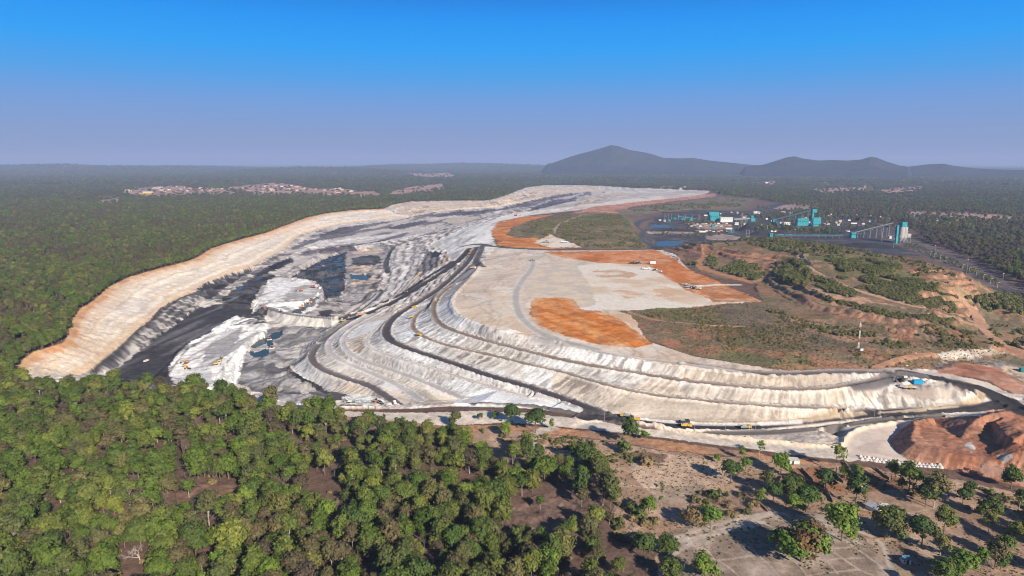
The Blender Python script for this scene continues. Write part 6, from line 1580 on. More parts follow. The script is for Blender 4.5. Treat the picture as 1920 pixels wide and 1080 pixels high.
for (u, v, lab) in ((505, 637, 'pump raft with an orange canopy at the upper end of the near pit pond'), (510, 653, 'pump raft with an orange canopy at the lower bank of the near pit pond')):
    t = thing('pump_raft', u, v, lab, 'raft', .4, 1.2); part('deck', MB().box((0, 0, .25), (4.2, 2.6, .4)).mesh('deck', WHT), t); part('canopy', MB().box((0, 0, 2.2), (2.6, 2.2, .2)).bar((-1.2, -1, .4), (-1.2, -1, 2.2), .06).bar((1.2, -1, .4), (1.2, -1, 2.2), .06).bar((-1.2, 1, .4), (-1.2, 1, 2.2), .06).bar((1.2, 1, .4), (1.2, 1, 2.2), .06).mesh('canopy', ORG), t); part('pump', MB().box((0, 0, .9), (1.5, 1.0, .9)).mesh('pump', DRK), t)
# ---- on the inner haul roads and benches
tipper(678, 592, R(20), ORG, ORG, 'orange dump truck at the foot of the long double haul road', 1.3)
pickup(643, 602, R(40), YEL, 'yellow pickup below the road fork on the embankment', 1.2)
tipper(760, 549, R(35), DRK, ORG, 'dark dump truck climbing the lower part of the double haul road')
tipper(791, 527, R(35), DRK, RDP, 'dark dump truck with red cab climbing the double haul road')
excavator(883, 472, R(70), ORG, 'upper orange excavator where the haul roads meet the plateau', 1.3)
excavator(880, 477, R(60), ORG, 'lower orange excavator where the haul roads meet the plateau', 1.2)
tipper(887, 504, R(5), ORG, WHT, 'orange and white truck on the dark spur below the plateau junction', 1.2)
dozer(771, 596, R(15), YEL, 'yellow bulldozer on the second bench at the turn of the dump', 1.1)
dozer(785, 629, R(-20), YEL, 'yellow bulldozer heading along the second bench road', 1.1)
pickup(777, 577, R(30), YEL, 'yellow pickup at the upper end of the second bench', 1.2)
pickup(998, 489, R(0), GRY, 'grey pickup alone on the pale plateau track', 1.5)
pickup(942, 464, R(180), DRK, 'black pickup on the road at the corner of the orange strip', 1.5)
# ---- on the plateau
tipper(1186, 494, R(5), DRK, RDP, 'dark red and black dump truck left of a pair at the orange strip', 1.2); tipper(1197, 494.5, R(-5), DRK, BLU, 'dark blue dump truck right of a pair at the orange strip', 1.2)
container(1224, 494.5, R(0), WHT, 'long white site cabin beyond the dark trucks on the orange strip', 1.2)
pickup(1211, 505, R(5), WHT, 'white pickup in front of the orange strip', 1.9); tipper(1228, 507.5, R(0), DRK, WHT, 'dark truck with a white cab at the orange strip edge', .9); tipper(1237, 510.5, R(0), GRY, WHT, 'grey truck with a white cab nearest the white ground', .9)
for k, (u, v, b, c, lab) in enumerate(((1283, 535, GRY, WHT, 'grey lorry leftmost of the row parked on the orange strip'), (1289, 536, GRY, GRY, 'grey lorry second from left in the parked row'), (1290, 540, GRY, RDP, 'grey lorry with red cab in front of the parked row'), (1296, 538, GRY, GRY, 'grey lorry in the middle of the parked row'), (1303, 541, DRK, YEL, 'dark lorry with yellow cab in the parked row'), (1309, 543, GRY, WHT, 'grey lorry rightmost of the row parked on the orange strip'))):
    tipper(u, v, R(-10), b, c, lab, 1.0)
pickup(1095, 450, R(0), DRK, 'dark pickup on the pale patch inside the vegetated spoil', 2.0); pickup(1058, 455, R(0), WHT, 'white pickup on the lower part of the pale patch', 2.0); pickup(1024, 455, R(0), GRY, 'grey pickup at the orange corner of the pale patch', 2.0)
excavator(967, 405, R(0), ORG, 'orange excavator on the far white spoil above the orange strip', 2.4)
pickup(967, 412, R(30), ORG, 'orange pickup below the far excavator', 1.5)

# ---- mast with red and white bands in the scrub
t = thing('radio_mast', 1609, 656, 'tall red and white lattice mast in the scrub', 'mast')
hh = 46 * math.hypot(*spot(1609, 656)[:2]) / F / .97
for k in range(7):
    m = MB(); z0_, z1_ = hh * k / 7, hh * (k + 1) / 7
    w0, w1 = .55 - .04 * k, .55 - .04 * (k + 1)
    C3 = [(math.cos(a), math.sin(a)) for a in (0, 2.094, 4.189)]
    for i in range(3):
        a, b_ = C3[i], C3[(i + 1) % 3]
        m.bar((a[0] * w0, a[1] * w0, z0_), (a[0] * w1, a[1] * w1, z1_), .11, 4); m.bar((a[0] * w0, a[1] * w0, z0_), (b_[0] * w1, b_[1] * w1, z1_), .05, 4); m.bar((a[0] * w1, a[1] * w1, z1_), (b_[0] * w1, b_[1] * w1, z1_), .05, 4)
    sec = part('mast_section', m.mesh('mast_section', RDP if k in (2, 5) else WHT), t)
part('antenna', MB().bar((.4, 0, hh * .84), (.4, 0, hh * .95), .22, 6).bar((-.4, .2, hh * .84), (-.4, .2, hh * .95), .22, 6).bar((0, 0, hh), (0, 0, hh + 1.2), .05, 4).mesh('antenna', WHT), t)
t = thing('equipment_cabinet', 1615, 658, 'small white cabinet at the foot of the red and white mast', 'cabinet'); part('box', MB().box((0, 0, 1.0), (2.0, 1.4, 1.8)).mesh('box', WHT), t); part('roof', MB().box((0, 0, 1.98), (2.3, 1.7, .14)).mesh('roof', GRY), t); part('plinth', MB().box((-.8, 0, .08), (4.6, 2, .16)).mesh('plinth', DRK), t)

# ---- cottages of the fields
def cottage(u, v, rz, L, Wd, hw, hr, wall, roof, label, name='house', lean=False, door=True, win=1, dz=-.1):
    t = thing(name, u, v, label, 'house' if L > 5 else 'hut', rz, 1.0, None, dz)
    w = MB().box((0, 0, hw / 2), (L, Wd, hw))
    if not lean: w.prism([(-L / 2, hw), (L / 2, hw), (L / 2 - .01, hw + .02), (-L / 2 + .01, hw + .02)], -.1, .1)
    part('wall', w.mesh('wall', wall), t)
    r = MB(); o = .35
    if lean: r.box((0, 0, hw + hr * .5 + .05), (L + 2 * o, Wd + 2 * o, .12), 0, 1, math.atan2(hr, Wd)); 
    else:
        n = len(r.v); y0, y1 = -Wd / 2 - o, Wd / 2 + o; x0, x1 = -L / 2 - o, L / 2 + o; zl_ = hw - .12; hip = min(1.2, L * .15)
        r.v += [(x0, y0, zl_), (x1, y0, zl_), (x1, y1, zl_), (x0, y1, zl_), (x0 + hip, 0, hw + hr), (x1 - hip, 0, hw + hr)]
        r.f += [(n, n + 1, n + 5, n + 4), (n + 2, n + 3, n + 4, n + 5), (n + 1, n + 2, n + 5), (n + 3, n, n + 4), (n, n + 3, n + 2, n + 1)]
    part('roof', r.mesh('roof', roof), t)
    if door: part('door', MB().box((L * .12, -Wd / 2 - .02, .95), (.9, .08, 1.9)).mesh('door', DRK), t)
    for k in range(win): part('window', MB().box((-L * .28 + k * L * .55, -Wd / 2 - .02, hw * .58), (.7, .08, .7)).mesh('window', DRK), t)
    return t
cottage(1481, 867, R(-4), 8.4, 3.4, 2.0, 1.0, LIME, TIN, 'long limewashed house with a mottled tin roof below the perimeter road')
cottage(1476, 906, R(-8), 8.0, 5.0, 2.0, 1.7, MUD, TILE, 'brown tiled hut among the dark trees left of the red plots')
cottage(1456, 916, R(60), 3.4, 2.4, 1.9, .7, MUD, THATCH, 'small thatched lean-to left of the brown tiled hut', 'hut', True)
cottage(1655, 955, R(-5), 4.6, 3.2, 2.2, .9, LIME, TIN, 'white-walled house with two doors in the brown ground', 'house', False, True, 2)
cottage(1638, 957, R(-62), 6.0, 3.2, 2.0, .8, LIME, TIN, 'grey tin-roofed wing joined to the left of the white-walled house', 'house', True, False, 0)
cottage(1697, 1054, R(-8), 3.0, 2.8, 2.1, .9, LIME, BLUEROOF, 'little white hut with a blue-grey roof in the pale field', 'hut')
cottage(1790, 1058, R(-22), 4.6, 3.6, 2.0, 1.2, MUD, TIN, 'brick-walled hut with a grey roof beside the lime green tree', 'hut')
cottage(1696, 1086, R(-10), 3.4, 2.6, 1.9, .6, LIME, THATCH, 'pale hut at the bottom edge of the picture', 'hut', True)
cottage(1655, 912, R(10), 2.2, 1.8, 1.6, .4, MUD, THATCH, 'tiny earth shed right of the red ploughed plots', 'hut', True, True, 0)
cottage(1617, 913, R(4), 3.0, 1.6, 1.5, .4, LIME, TIN, 'low whitish shed behind the tall two-tiered tree', 'hut', True, False, 0)
def earth_wall(px, h, label, w=.45, m=MUD):
    P = line_world(px, 1, 6); c = P.mean(0); z = float(zat(c[0], c[1]))
    t = empty('earth_wall', (c[0], c[1], z)); tag(t, label, 'wall'); b = MB(); cap = MB()
    for A, B in zip(P[:-1], P[1:]):
        d = B - A; L_ = np.hypot(*d); mid = (A + B) / 2 - c; zz = float(zat(*(A + B) / 2)) - z; hh_ = h * (.85 + .3 * rng.random())
        b.box((mid[0], mid[1], zz + hh_ / 2 - .2), (L_ * 1.02, w, hh_ + .2), math.atan2(d[1], d[0])); cap.box((mid[0], mid[1], zz + hh_ - .06), (L_ * .96, w + .14, .1), math.atan2(d[1], d[0]))
    part('wall', b.mesh('wall', m), t); part('coping', cap.mesh('coping', THATCH), t)
for px, h, lab in (([(1478, 881), (1496, 893), (1520, 908), (1545, 913)], 1.5, 'long shadowed earth wall below the leftmost red plot'), ([(1502, 881), (1512, 890), (1525, 904)], 1.4, 'earth wall between the first and second red plots'), ([(1536, 882), (1546, 896)], 1.3, 'short earth wall right of the second red plot'),
                   ([(1583, 868), (1594, 884), (1602, 894)], 1.3, 'earth wall behind the low yellow-green tree'), ([(1608, 873), (1618, 890), (1628, 906)], 1.3, 'long straight earth wall right of the upright green tree'), ([(1570, 895), (1582, 906)], 1.2, 'stub of earth wall below the low yellow-green tree'),
                   ([(1642, 880), (1655, 890), (1668, 900)], 1.2, 'earth wall left of the thin-topped dark tree'), ([(1533, 915), (1556, 930), (1562, 943)], 1.3, 'bent earth wall below the rounded dark tree'), ([(1562, 958), (1595, 956), (1640, 965)], 1.0, 'low earth wall along the lower edge of the walled plots'),
                   ([(1440, 960), (1425, 945), (1410, 938)], .9, 'earth wall slanting above the sandy track'), ([(1600, 1000), (1625, 1012), (1680, 1010)], .6, 'low wall beside the footpath junction')):
    earth_wall(px, h, lab)
# ---- row of white gravel heaps beside the pad
def heap_mesh(seed):
    g = random.Random(seed); v = [(0, 0, 1.5)]; f = []
    for ring, (r, z) in enumerate(((.55, .95), (1.1, .4), (1.6, -.15))):
        for k in range(9): a = 2 * math.pi * k / 9; q = r * g.uniform(.85, 1.15); v.append((math.cos(a) * q, math.sin(a) * q, z * g.uniform(.85, 1.15)))
    for k in range(9): f.append((0, 1 + k, 1 + (k + 1) % 9))
    for r in range(2):
        for k in range(9): a = 1 + r * 9 + k; b_ = 1 + r * 9 + (k + 1) % 9; f.append((a, a + 9, b_ + 9, b_))
    return make_mesh('gravel_heap', v, f, STONE)
HM = [heap_mesh(k) for k in range(4)]
for k in range(40):
    a = k / 39; u = 1613 + 152 * a + rng.uniform(-1, 1); v = 858 + 16 * a + 3 * math.sin(a * 3) + (2.2 if k % 2 else -1.5)
    x, y, z = spot(u, v); o = bpy.data.objects.new('gravel_heap', HM[k % 4]); COL.objects.link(o); o.location = (x, y, z); o.rotation_euler = (0, 0, rng.uniform(0, 6)); sc0 = rng.uniform(.65, 1.0); o.scale = (sc0, sc0, sc0 * rng.uniform(.8, 1.2))
    tag(o, 'white gravel heap in the zigzag row along the foot of the pale pad', 'gravel heap', 'white gravel heaps in a row')
# ---- living things of the field
def skinned(name, pts, edges, rad, mat, loc, rz, s, label, cat):
    me = bpy.data.meshes.new(name); me.from_pydata(pts, edges, []); me.materials.append(mat); o = bpy.data.objects.new(name, me); COL.objects.link(o)
    md = o.modifiers.new('skin', 'SKIN'); sv = me.skin_vertices[0].data
    for i, r in enumerate(rad): sv[i].radius = (r, r)
    sv[0].use_root = True
    o.modifiers.new('sub', 'SUBSURF').levels = 1; o.location = loc; o.rotation_euler = (0, 0, rz); o.scale = (s, s, s); tag(o, label, cat); return o
GP = [(0, 0, .62), (-.35, 0, .64), (.3, 0, .64), (.48, 0, .82), (.66, 0, .86), (-.36, .11, .35), (-.38, .11, 0), (-.36, -.11, .35), (-.38, -.11, 0), (.28, .1, .32), (.28, .1, 0), (.28, -.1, .32), (.28, -.1, 0), (-.5, 0, .72), (.46, .08, .95), (.46, -.08, .95)]
GE = [(0, 1), (0, 2), (2, 3), (3, 4), (1, 5), (5, 6), (1, 7), (7, 8), (2, 9), (9, 10), (2, 11), (11, 12), (1, 13), (3, 14), (3, 15)]
GR = [.19, .17, .17, .09, .06, .07, .035, .07, .035, .06, .035, .06, .035, .03, .03, .03]
skinned('goat', GP, GE, GR, LIME, spot(1467, 992), 2.4, 1.3, 'white goat standing on the grey plot above the huge round tree', 'goat')
skinned('goat', GP, GE, GR, DRK, spot(1475, 994), 1.0, 1.3, 'black goat right of the white one on the grey plot', 'goat')
PPn = [(0, 0, .92), (0, 0, 1.2), (0, 0, 1.42), (0, .02, 1.53), (0, .03, 1.62), (.1, 0, .88), (.12, .06, .48), (.12, .02, .05), (.12, .14, .02), (-.1, 0, .88), (-.12, -.06, .48), (-.13, -.1, .05), (-.13, .02, .02), (.2, 0, 1.38), (.26, .02, 1.1), (.27, .1, .84), (-.2, 0, 1.38), (-.26, .0, 1.1), (-.27, .06, .84)]
PE = [(0, 1), (1, 2), (2, 3), (3, 4), (0, 5), (5, 6), (6, 7), (7, 8), (0, 9), (9, 10), (10, 11), (11, 12), (2, 13), (13, 14), (14, 15), (2, 16), (16, 17), (17, 18)]
PR = [.15, .14, .15, .06, .1, .09, .06, .045, .035, .09, .06, .045, .035, .06, .045, .03, .06, .045, .03]
skinned('person', PPn, PE, PR, plain('dark_blue_cloth', (.03, .04, .11)), spot(1612, 1014), 2.0, 1.05, 'person in dark blue clothes walking on the footpath right of the leaning tree', 'person')

# ---- coal handling plant
def building(name, u, v, L, Wd, h, m, label, cat, rz=0, roofm=None, pitch=.0, bays=5, extra=None):
    t = thing(name, u, v, label, cat, rz, 1.0, None, -.3)
    part('wall', MB().box((0, 0, h / 2), (L, Wd, h)).mesh('wall', m), t)
    r = MB()
    if pitch: r.prism([(-L / 2 - .4, h), (L / 2 + .4, h), (L / 2 + .4, h + .3), (-L / 2 - .4, h + .3)], -Wd / 2 - .4, 0).prism([(-L / 2 - .4, h + .31), (L / 2 + .4, h + .31), (L / 2, h + pitch), (-L / 2, h + pitch)], -Wd / 2 + .5, Wd / 2 - .5)
    else: r.box((0, 0, h + .25), (L + .8, Wd + .8, .5))
    part('roof', r.mesh('roof', roofm or m), t)
    for k in range(bays): part('window', cached(('bw', round(L / bays, 1)), lambda: MB().box((0, 0, 0), (L / bays * .5, .2, 1.6)).mesh('window', GLS)), t, (-L / 2 + (k + .5) * L / bays, -Wd / 2 - .1, h * .72))
    if extra: extra(t)
    return t
px_m = lambda u, v: math.hypot(*spot(u, v)[:2]) / F
m1 = px_m(1340, 415)
building('crusher_house', 1338, 415, 16 * m1, 12 * m1 * .7, 12 * m1, TEAL, 'tall teal crusher house at the end of the long conveyor', 'industrial building', .1, None, 0, 4, lambda t: (part('top_floor', MB().box((-1.5 * m1, 0, 14.5 * m1), (18 * m1, 9 * m1, 5 * m1)).mesh('top_floor', TEAL), t), part('annex', MB().box((10 * m1, 0, 4.5 * m1), (8 * m1, 8 * m1, 9 * m1)).mesh('annex', TEAL), t)))
building('shed', 1361, 416, 22 * m1, 10, 8 * m1, WHT, 'long white shed right of the teal crusher house', 'shed', .05, None, 0, 6)
def conveyor(a, b, za, zb, label, legs=6, m=GRY, cover=TEAL, w=3.0):
    A = spot(*a); B = spot(*b); d = Vector((B[0] - A[0], B[1] - A[1], B[2] + zb - A[2] - za)); L_ = d.length
    t = empty('conveyor', A, math.atan2(d.y, d.x)); tag(t, label, 'conveyor'); hl = math.hypot(d.x, d.y)
    part('gallery', MB().prism([(0, za), (hl, za + d.z), (hl, za + d.z + 2.6), (0, za + 2.6)], -w / 2, w / 2).mesh('gallery', m), t)
    part('cover', MB().prism([(0, za + 2.62), (hl, za + d.z + 2.62), (hl, za + d.z + 3.4), (0, za + 3.4)], -w / 2 - .3, w / 2 + .3).mesh('cover', cover), t)
    for k in range(legs):
        f = (k + .5) / legs; x = hl * f; zt = za + d.z * f
        if zt > 1.5: part('trestle', MB().bar((x - 1.2, -w / 2, -2), (x, -w / 2, zt), .3, 4).bar((x + 1.2, w / 2, -2), (x, w / 2, zt), .3, 4).bar((x - 1.2, w / 2, -2), (x, -w / 2, zt), .2, 4).mesh('trestle', GRY), t)
    return t
conveyor((1240, 412), (1330, 415), 17, 18, 'long level conveyor running to the teal crusher house', 7, DRK, DRK)
for (u, v, s_, lab) in ((1265, 412, 1.0, 'teal stacker with a slanted boom leftmost by the ponds'), (1281, 413, 1.15, 'teal stacker second from left beyond the ponds'), (1296, 414, 1.0, 'teal stacker nearest the teal crusher house')):
    t = thing('stacker', u, v, lab, 'stacker', R(-12), s_); part('base', MB().box((0, 0, 3), (8, 7, 5)).mesh('base', TEAL), t); part('tower', MB().box((0, 0, 7.5), (4, 4, 5), 0, .5).mesh('tower', TEAL), t); part('boom', MB().bar((-10, 0, 9), (11, 0, 5), .9, 5).mesh('boom', TEAL), t); part('counterweight', MB().box((-9, 0, 9), (3, 3, 3)).mesh('counterweight', TEAL), t)
for (u, v, L_, h_, m_, lab) in ((1254, 415, 5, 3.5, TEAL, 'low teal shed between the pond and the stackers'), (1237, 414, 4, 2.5, WHT, 'white hut left of the low teal shed'), (1246, 415, 4, 2.5, WHT, 'white hut touching the low teal shed'), (1337, 426, 6, 4, TEAL, 'small teal kiosk in the scrap yard'), (1370, 435.5, 10, 2.5, TEAL, 'long low teal roof behind the scrap rows'),
                                (1417, 400, 9, 3.5, WHT, 'bright white store leftmost beyond the teal tower'), (1424, 401, 5, 3.5, WHT, 'bright white store second beyond the teal tower'), (1371, 400, 3, 2.5, WHT, 'small white cabin left of the lattice pylon'), (1382, 400, 3, 2.5, WHT, 'small white cabin right of the lattice pylon'), (1332, 403, 4, 3, WHT, 'tiny white cabin above the long conveyor')):
    mm_ = px_m(u, v); building('yard_shed', u, v, L_ * mm_, 7, h_ * mm_, m_, lab, 'shed', .05, None, 0, 2)
PALEG = plain('galvanised_sheet', (.30, .40, .43), .6)
mm_ = px_m(1410, 415); building('transfer_tower', 1409, 415, 5 * mm_, 5 * mm_, 10 * mm_, TEAL, 'teal transfer tower with a stepped annex above the coal stock', 'tower', .1, None, 0, 2, lambda t: part('annex', MB().box((4 * mm_, 0, 3 * mm_), (4 * mm_, 4 * mm_, 6 * mm_)).mesh('annex', TEAL), t))
conveyor((1376, 416), (1407, 415), 5, 6, 'thin pale conveyor left of the stepped teal tower', 3, GRY, GRY, 2.4)
m2 = px_m(1525, 424)
t = thing('screening_tower', 1524, 423.5, 'tallest teal tower with a small head house at the conveyor top', 'tower', .1, 1, None, -.3)
part('shaft', MB().box((-2 * m2, 0, 13 * m2), (3 * m2, 4 * m2, 26 * m2)).mesh('shaft', TEAL), t); part('head_house', MB().box((0, 0, 26 * m2), (8 * m2, 6 * m2, 6 * m2)).mesh('head_house', TEAL), t); part('hopper', MB().box((5 * m2, 0, 9 * m2), (14 * m2, 8 * m2, 11 * m2), 0, .97).mesh('hopper', TEAL), t); part('foot', MB().box((1 * m2, -6 * m2, 1.5 * m2), (10 * m2, 4 * m2, 3 * m2)).mesh('foot', TEAL), t)
conveyor((1452, 416), (1520, 421), 4, 24 * m2, 'long inclined conveyor rising to the tallest teal tower', 6, PALEG, PALEG, 3.4)
mm_ = px_m(1451, 416); building('transfer_tower', 1451, 416, 5 * mm_, 5 * mm_, 5 * mm_, TEAL, 'small teal transfer house at the low end of the inclined conveyor', 'tower', .1, None, 0, 1)
conveyor((1453, 417), (1459, 425), 3, 1, 'short teal chute conveyor below the small transfer house', 2, TEAL, TEAL, 2.4)
building('washery', 1503, 423, 20 * m2, 14 * m2 * .6, 11 * m2, TEAL, 'big teal washery building left of the tallest teal tower', 'industrial building', .12, None, 2.5, 6, lambda t: part('monitor_roof', MB().box((0, 0, 12.6 * m2), (9 * m2, 5 * m2, 1.8 * m2)).mesh('monitor_roof', TEAL), t))
building('shed', 1476, 422, 14 * m2, 9, 5 * m2, LIME, 'pale shed left of the big teal washery', 'shed', .1, None, 0, 4); building('shed', 1462, 419, 6 * m2, 6, 2.5 * m2, WHT, 'small white shed left of the pale shed', 'shed', .1, None, 0, 2); building('shed', 1549, 421, 10 * m2, 6, 2 * m2, WHT, 'flat white shed right of the tallest teal tower', 'shed', .1, None, 0, 3)
building('shed', 1517, 418, 6 * m2, 5, 2 * m2, WHT, 'white link shed between washery and tower', 'shed', .1, None, 0, 2)
mm_ = px_m(1443, 441); t = building('transfer_tower', 1444, 445, 6 * mm_, 6 * mm_, 7 * mm_, TEAL, 'teal transfer house peeping over the green hill crest', 'tower', .3, None, 0, 1)
conveyor((1452, 445), (1580, 446), 1.5, 2.5, 'low teal conveyor running behind the green hill crest', 10, DRK, TEAL, 3)
mm_ = px_m(1597, 445); building('transfer_tower', 1598, 446, 8 * mm_, 7 * mm_, 9 * mm_, TEAL, 'square teal transfer house beside the black coal yard', 'tower', .15, None, 0, 2)
conveyor((1602, 445), (1672, 446), 6 * mm_, 23 * mm_, 'long inclined conveyor climbing to the loading silo', 6, DRK, GRY, 2.6)
mm_ = px_m(1690, 456)
t = thing('loading_silo', 1690, 456, 'concrete train loading silo with a teal head house and teal lift shaft', 'silo', .25, 1, None, -.3)
for x_ in (-1.5, 4.5): part('silo', MB().bar((x_ * mm_, 0, 10 * mm_), (x_ * mm_, 0, 27 * mm_), 4.2 * mm_, 16).bar((x_ * mm_, 0, 10 * mm_), (x_ * mm_, 0, 4 * mm_), 4.2 * mm_, 16, 1.5 * mm_).mesh('silo', CONC), t)
part('head_house', MB().box((0, 0, 31 * mm_), (9.5 * mm_, 7 * mm_, 7.5 * mm_)).mesh('head_house', TEAL), t); part('lift_shaft', MB().box((-11 * mm_, 0, 15 * mm_), (3.6 * mm_, 3.6 * mm_, 30 * mm_)).mesh('lift_shaft', TEAL), t)
for x_ in (-6, 0, 6, 9, 14): part('column', MB().bar((x_ * mm_, -3 * mm_, 0), (x_ * mm_, -3 * mm_, 12 * mm_), .6, 6).bar((x_ * mm_, 3 * mm_, 0), (x_ * mm_, 3 * mm_, 12 * mm_), .6, 6).mesh('column', GRY), t)
part('gantry', MB().box((11.5 * mm_, 0, 12.5 * mm_), (7 * mm_, 6 * mm_, 6 * mm_)).box((2 * mm_, 0, 11 * mm_), (20 * mm_, 6.4 * mm_, .6 * mm_)).box((2 * mm_, 0, 19 * mm_), (16 * mm_, 6.4 * mm_, .5 * mm_)).mesh('gantry', CONC), t)
for (u, v, L_, h_, lab) in ((1464, 444, 9, 3.5, 'white cabin leftmost on the coal yard road'), (1483, 443.5, 5, 3, 'white cabin right of the blue one on the coal yard road'), (1638, 419, 5, 4.5, 'white block house beyond the inclined silo conveyor'), (1630, 416, 4, 3, 'smaller white house left of the white block house'), (1668, 447, 4, 4, 'white cube hut left of the loading silo')):
    mm2 = px_m(u, v); building('yard_shed', u, v, L_ * mm2, 6, h_ * mm2, WHT, lab, 'shed', .1, None, 0, 2)
mm2 = px_m(1476, 443); building('yard_shed', 1476, 443.5, 6 * mm2, 6, 3 * mm2, BLU, 'blue cabin between the white ones on the coal yard road', 'shed', .1, None, 0, 2)
COALM = plain('coal', (.022, .021, .026), .9, noise=(.15, .3))
def coal_pile(u, v, L_, Wd, h, rz, lab):
    x, y, z = spot(u, v); n = 28; g = random.Random(int(u)); vs, fs = [], []
    for j, (k, hz_) in enumerate(((1, -.5), (.72, .33), (.42, .72), (.14, 1.0))):
        for i in range(n):
            a = 2 * math.pi * i / n; q = k * g.uniform(.93, 1.07); ridge_ = L_ / 2 * (k if k > .3 else .3)
            vs.append((math.cos(a) * ridge_ * g.uniform(.96, 1.04), math.sin(a) * Wd / 2 * q, h * hz_ if hz_ > 0 else hz_))
    for j in range(3):
        for i in range(n): fs.append((j * n + i, j * n + (i + 1) % n, (j + 1) * n + (i + 1) % n, (j + 1) * n + i))
    fs.append(tuple(3 * n + i for i in range(n)))
    o = bpy.data.objects.new('coal_pile', make_mesh('coal_pile', vs, fs, COALM)); COL.objects.link(o); o.location = (x, y, z); o.rotation_euler = (0, 0, rz); tag(o, lab, 'coal pile')
for (u, v, L_, Wd, h, rz, lab) in ((1407, 432, 75, 50, 17, .6, 'big black coal heap behind the pair of lattice pylons'), (1428, 440, 60, 36, 10, .4, 'black coal heap left of the teal house at the hill crest'), (1560, 436, 90, 36, 8, .1, 'long low black coal heap beyond the low teal conveyor'), (1612, 432, 46, 30, 9, .1, 'small black coal heap beyond the square teal transfer house'), (1625, 462, 110, 60, 6, -.3, 'wide flat black coal heap below the silo conveyor'), (1265, 433, 110, 20, 4, 0, 'low dark coal bank between the two ponds')):
    coal_pile(u, v, L_, Wd, h, rz, lab)
for k in range(26):
    u, v = rng.uniform(1310, 1660), rng.uniform(400, 436); mm_ = px_m(u, v); t = thing('site_cabin', u, v, 'tiny pale cabin among the clutter of the coal plant', 'cabin', rng.uniform(-.4, .4), 1, 'small cabins of the coal plant')
    L_ = (6, 9, 14)[k % 3]; part('wall', cached(('sc', L_), lambda: MB().box((0, 0, 1.5), (L_, 5, 3)).mesh('wall', LIME)), t); part('roof', cached(('sr', L_, k % 2), lambda: MB().box((0, 0, 3.15), (L_ + .6, 5.6, .3)).mesh('roof', (WHT, TIN)[k % 2])), t)
# lattice pylons and yard lights
def pylon(u, v, hp_, label, arms=True):
    h = hp_ * px_m(u, v); t = thing('pylon', u, v, label, 'pylon', .3, 1, None, -.3); m = MB(); w = h * .10
    for a, b_ in ((-1, -1), (1, -1), (1, 1), (-1, 1)): m.bar((a * w, b_ * w, 0), (a * w * .25, b_ * w * .25, h), .28, 4)
    for k in range(6):
        z0_, z1_ = h * k / 6, h * (k + 1) / 6; q0_, q1_ = w * (1 - .75 * k / 6), w * (1 - .75 * (k + 1) / 6)
        m.bar((-q0_, -q0_, z0_), (q1_, -q1_, z1_), .14, 3).bar((q0_, -q0_, z0_), (-q1_, -q1_, z1_), .14, 3)
    part('lattice', m.mesh('lattice', GRY), t)
    if arms:
        for f in (.72, .84, .96): part('cross_arm', MB().bar((-h * .13, 0, h * f), (h * .13, 0, h * f), .2, 4).mesh('cross_arm', GRY), t)
pylon(1390, 427, 26, 'lattice pylon left of a pair in front of the coal stock'); pylon(1397, 432, 27, 'lattice pylon right of a pair in front of the coal stock'); pylon(1438, 436, 13, 'short lattice pylon above the teal house at the hill crest', False)
t = thing('gantry_frame', 1401, 444, 'square steel gantry frame rising above the green hill', 'gantry', .1); g_ = 12 * px_m(1401, 444)
part('frame', MB().bar((-2.5 , 0, 0), (-2.5, 0, g_), .35, 4).bar((4, 0, 0), (4, 0, g_), .35, 4).bar((-2.5, 0, g_), (4, 0, g_), .35, 4).bar((-2.5, 0, g_ * .55), (4, 0, g_ * .55), .35, 4).mesh('frame', GRY), t); part('footing', MB().box((.7, 0, .2), (8, 2, .4)).mesh('footing', CONC), t)
YP = [(1535, 446, 15), (1490, 440, 9), (1614, 444, 10), (1631, 443, 12), (1618, 432, 14), (1652, 454, 14), (1675, 466, 16), (1347, 412, 13), (1253, 410, 10), (1652, 436, 14), (1662, 444, 13)]
for i, (u, v, hp_) in enumerate(YP):
    h = hp_ * px_m(u, v); t = thing('yard_light', u, v, 'tall grey yard light pole, %s from the left among those of the coal plant' % ['eighth'.replace('eighth', w) for w in ('sixth', 'fourth', 'seventh', 'ninth', 'eighth', 'tenth', 'eleventh', 'second', 'first', 'third', 'fifth')][0] if False else ['pole in the middle of the black coal yard', 'pole behind the white cabins of the coal yard', 'left light pole under the silo conveyor', 'right light pole under the silo conveyor', 'pole beyond the square teal transfer house', 'pole on the near edge of the railway shrubs', 'pole in front of the loading silo', 'pole between the crusher house and the white shed', 'pole by the ponds beside the long conveyor', 'pole beyond the silo conveyor', 'pole left of the white cube hut'][i], 'light pole', .2)
    part('pole', MB().bar((0, 0, 0), (0, 0, h), .35, 5, .2).mesh('pole', GRY), t); part('lamp_head', MB().box((0, 0, h), (2.2, .6, .5)).mesh('lamp_head', WHT), t)
